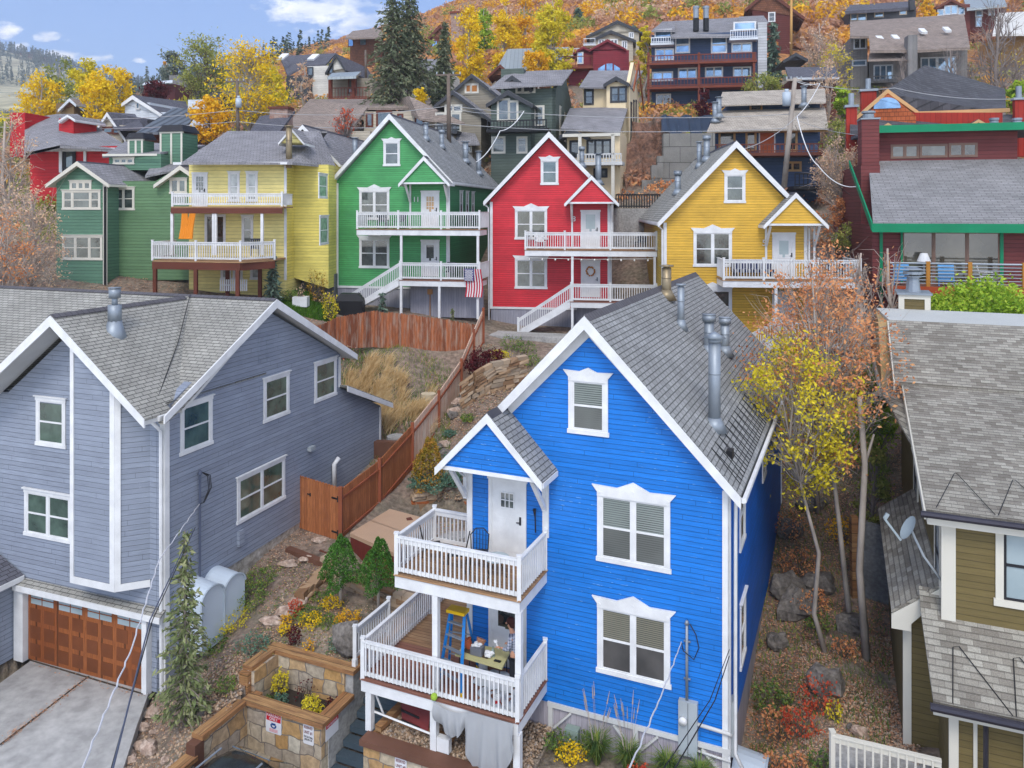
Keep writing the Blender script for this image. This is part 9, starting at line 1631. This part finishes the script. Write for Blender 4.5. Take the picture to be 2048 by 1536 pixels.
def litter(px0, px1, y0, y1, n, ls, mt, seed, nm='fallen_leaves'):
 rg = np.random.default_rng(seed); C = onGv(rg.uniform(px0, px1, n), rg.uniform(y0, y1, n)); C[:, 2] += .03; V, Q_ = leaves(C, ls, rg); V[:, 2] = np.repeat(C[:, 2], 4)+(V[:, 2]-np.repeat(C[:, 2], 4))*.35; tag(npmesh(nm, V, Q_, mt), kind='stuff')
litter(1490, 1830, 17.5, 34, 30000, .085, l_lit, 1); litter(870, 1060, 29, 41, 12000, .08, l_lit, 2); litter(330, 800, 21.8, 29, 14000, .055, l_lit, 3); litter(200, 520, 17, 23, 7000, .05, l_lit, 4)
litter(640, 900, 33, 40, 8000, .09, l_lit, 5); litter(-100, 640, 36, 46, 12000, .1, l_lit, 6); litter(880, 1060, 29, 41, 3000, .09, l_gc, 7, 'ground_cover'); litter(380, 760, 22, 27, 4000, .07, l_gc, 8, 'ground_cover'); litter(1240, 1420, 38, 60, 6000, .12, l_lit, 9)
for k, (a, b_, c_, d_, n_, s) in enumerate(((330, 800, 21.8, 29, 5000, .035), (200, 500, 17, 23, 4000, .045), (1600, 1840, 17, 24, 9000, .035), (880, 1060, 29, 41, 3000, .05))):
 rg = np.random.default_rng(30+k); C = onGv(rg.uniform(a, b_, n_), rg.uniform(c_, d_, n_)); C[:, 2] += .01; pebbles('pebble_scatter', C, s, peb, rg)
# ================================================================= poles and wires
def pole(label, x0, y0, x1, y1, d, r=.16, m=None, arm=None, extra=None):
 a, b_ = P(x0, y0, d), P(x1, y1, d); t = thing('utility_pole', label, 'utility pole', b_); MB().tube([b_, a], [r, r*.75], 8).build('pole', m or bark, t, True)
 if arm:
  q = MB();
  for ax, ay, hw in arm: c_ = P(ax, ay, d); q.bar(c_-Vector((hw, 0, 0)), c_+Vector((hw, 0, 0)), .12, .12)
  q.build('crossarm', m or bark, t); q = MB()
  for ax, ay, hw in arm:
   for k in (-1, -.4, .4, 1): q.cyl(P(ax, ay, d)+Vector((hw*k*.92, 0, .06)), .05, .16, 6)
  q.build('insulators', elbox, t)
 if extra: q = MB(); q.cyl(P(extra[0], extra[2], d)+Vector((0, -.3, 0)), extra[3], (extra[2]-extra[1])/F0*d, 12); q.cyl(P(extra[0], extra[1], d)+Vector((0, -.3, 0)), extra[3]*.5, .2, 8); q.build('transformer', M['rim_plastic'], t, True)
 return t
pole('dark wooden pole in front of the greige gabled house', 897, 148, 898, 300, 56, .17, arm=[(897, 150, .9)]); pole('leaning wooden pole with transformer before the dusty blue house', 1590, 156, 1568, 375, 50, .19, M['pale_bark'], [(1588, 160, .5)], (1570, 186, 213, .26)); pole('dark pole with transformer beside the golden cottonwood', 474, 158, 477, 300, 60, .15, arm=[(470, 163, .7)], extra=(480, 198, 216, .22))
pole('far slim pole at the skylight house', 731, 100, 732, 160, 96, .16); pole('tall pale pole at the brown timber house', 1583, -10, 1582, 112, 98, .18, mat('yellow_pole', c8(196, 150, 90), .8))
def wire(pts, r, m, label, sag=0., n=14, name='overhead_wire', wob=0.):
 q = MB(); o = [] ; P_ = [Vector(p) for p in pts]
 for i in range(len(P_)-1):
  for k in range(n+(i == len(P_)-2)): t = k/n; p = P_[i].lerp(P_[i+1], t); p.z -= 4*sag*t*(1-t); p += Vector((math.sin(k*2.3)*wob, math.cos(k*1.7)*wob, math.sin(k*1.9)*wob)); o.append(p)
 q.tube(o, r, 5, False); return tag(q.build(name, m, None, True), label, 'wire')
gw = mat('grey_wire', (.42, .42, .42), .6)
wire([P(-40, 232, 66), P(474, 220, 60), P(897, 212, 56), P(1588, 228, 50)], .022, gw, 'upper of the two long pale wires crossing behind the cottages', .5); wire([P(-40, 252, 66), P(474, 243, 60), P(897, 247, 56), P(1586, 256, 50)], .022, gw, 'lower of the two long pale wires crossing behind the cottages', .4)
wire([P(1048, 222, 52), P(1000, 262, 50), P(952, 324, 48)], .03, white, 'pale service wire dropping to the green house', .3); wire([P(1045, 222, 52), P(897, 214, 56)], .02, gw, 'short wire from the dark pole toward the sage house', .3)
wire([P(1588, 160, 50), P(1640, 166, 50), P(1594, 233, 47)], .025, white, 'pale wire looping down from the leaning pole', .2); wire([P(1594, 233, 47), P(1635, 330, 43), P(1725, 370, 41)], .03, white, 'white service wire swooping to the maroon chimney', .5); wire([P(1594, 233, 47), P(1480, 300, 44)], .02, gw, 'wire from the loop to the gold house', .3)
wire([P(1588, 160, 50), P(1790, 176, 47), P(2060, 196, 44)], .02, gw, 'thin wire over the dark hipped roof', .3); wire([P(1594, 240, 50), P(1722, 271, 42)], .015, gw, 'thin wire to the maroon chimney top', .15); wire([P(1590, 250, 50), P(1700, 390, 42)], .015, cable, 'dark wire running down past the crab apple', .5)
wire([SG(1.25, -.12, -8.95), P(318, 1120, 17.5), P(262, 1300, 12.5), P(163, 1540, 8.6), P(60, 1800, 7)], .013, wcable, 'thick white service cable running from the grey house to the street', .0, 16, 'service_cable', .012)
wire([SG(1.0, -.1, -9.6), P(300, 1240, 14), P(225, 1540, 8.8), P(150, 1800, 7)], .013, M['slate_metal'], 'dark cable running below the white service cable', .0, 12, 'service_cable'); wire([SG(1.1, -.1, -9.6), P(305, 1240, 14.2), P(222, 1540, 8.9), P(148, 1800, 7)], .01, cable, 'thin black cable beside the dark cable', .0, 12, 'service_cable')
wire([B(-1.1, -.12, -10.4), P(1325, 1385, 14.5), P(1258, 1540, 10.2), P(1180, 1750, 8)], .013, wcable, 'white service cable running down across the blue house front', .0, 12, 'service_cable', .01)
wire([B(.02, -.08, -10.35), P(1420, 1400, 14.5), P(1322, 1545, 10.5), P(1220, 1750, 8)], .009, cable, 'left black cable from the blue house corner', .0, 12, 'service_cable'); wire([B(.02, -.08, -10.5), P(1430, 1400, 14.7), P(1345, 1545, 10.7), P(1240, 1750, 8)], .011, cable, 'right black cable from the blue house corner', .0, 12, 'service_cable')
hz = MB(); hz.prism([(-2400, -30, -20), (2400, -30, -20), (2400, 3700, -20), (-2400, 3700, -20)], (0, 0, 640))
hm = bpy.data.materials.new('air'); hm.use_nodes = True; t_ = hm.node_tree; t_.nodes.remove(t_.nodes['Principled BSDF']); pv = t_.nodes.new('ShaderNodeVolumePrincipled'); pv.inputs['Color'].default_value = (.80, .88, 1, 1); pv.inputs['Density'].default_value = .00032; t_.links.new(pv.outputs[0], t_.nodes['Material Output'].inputs['Volume'])
hz_o = hz.build('haze', hm); tag(hz_o, kind='stuff')
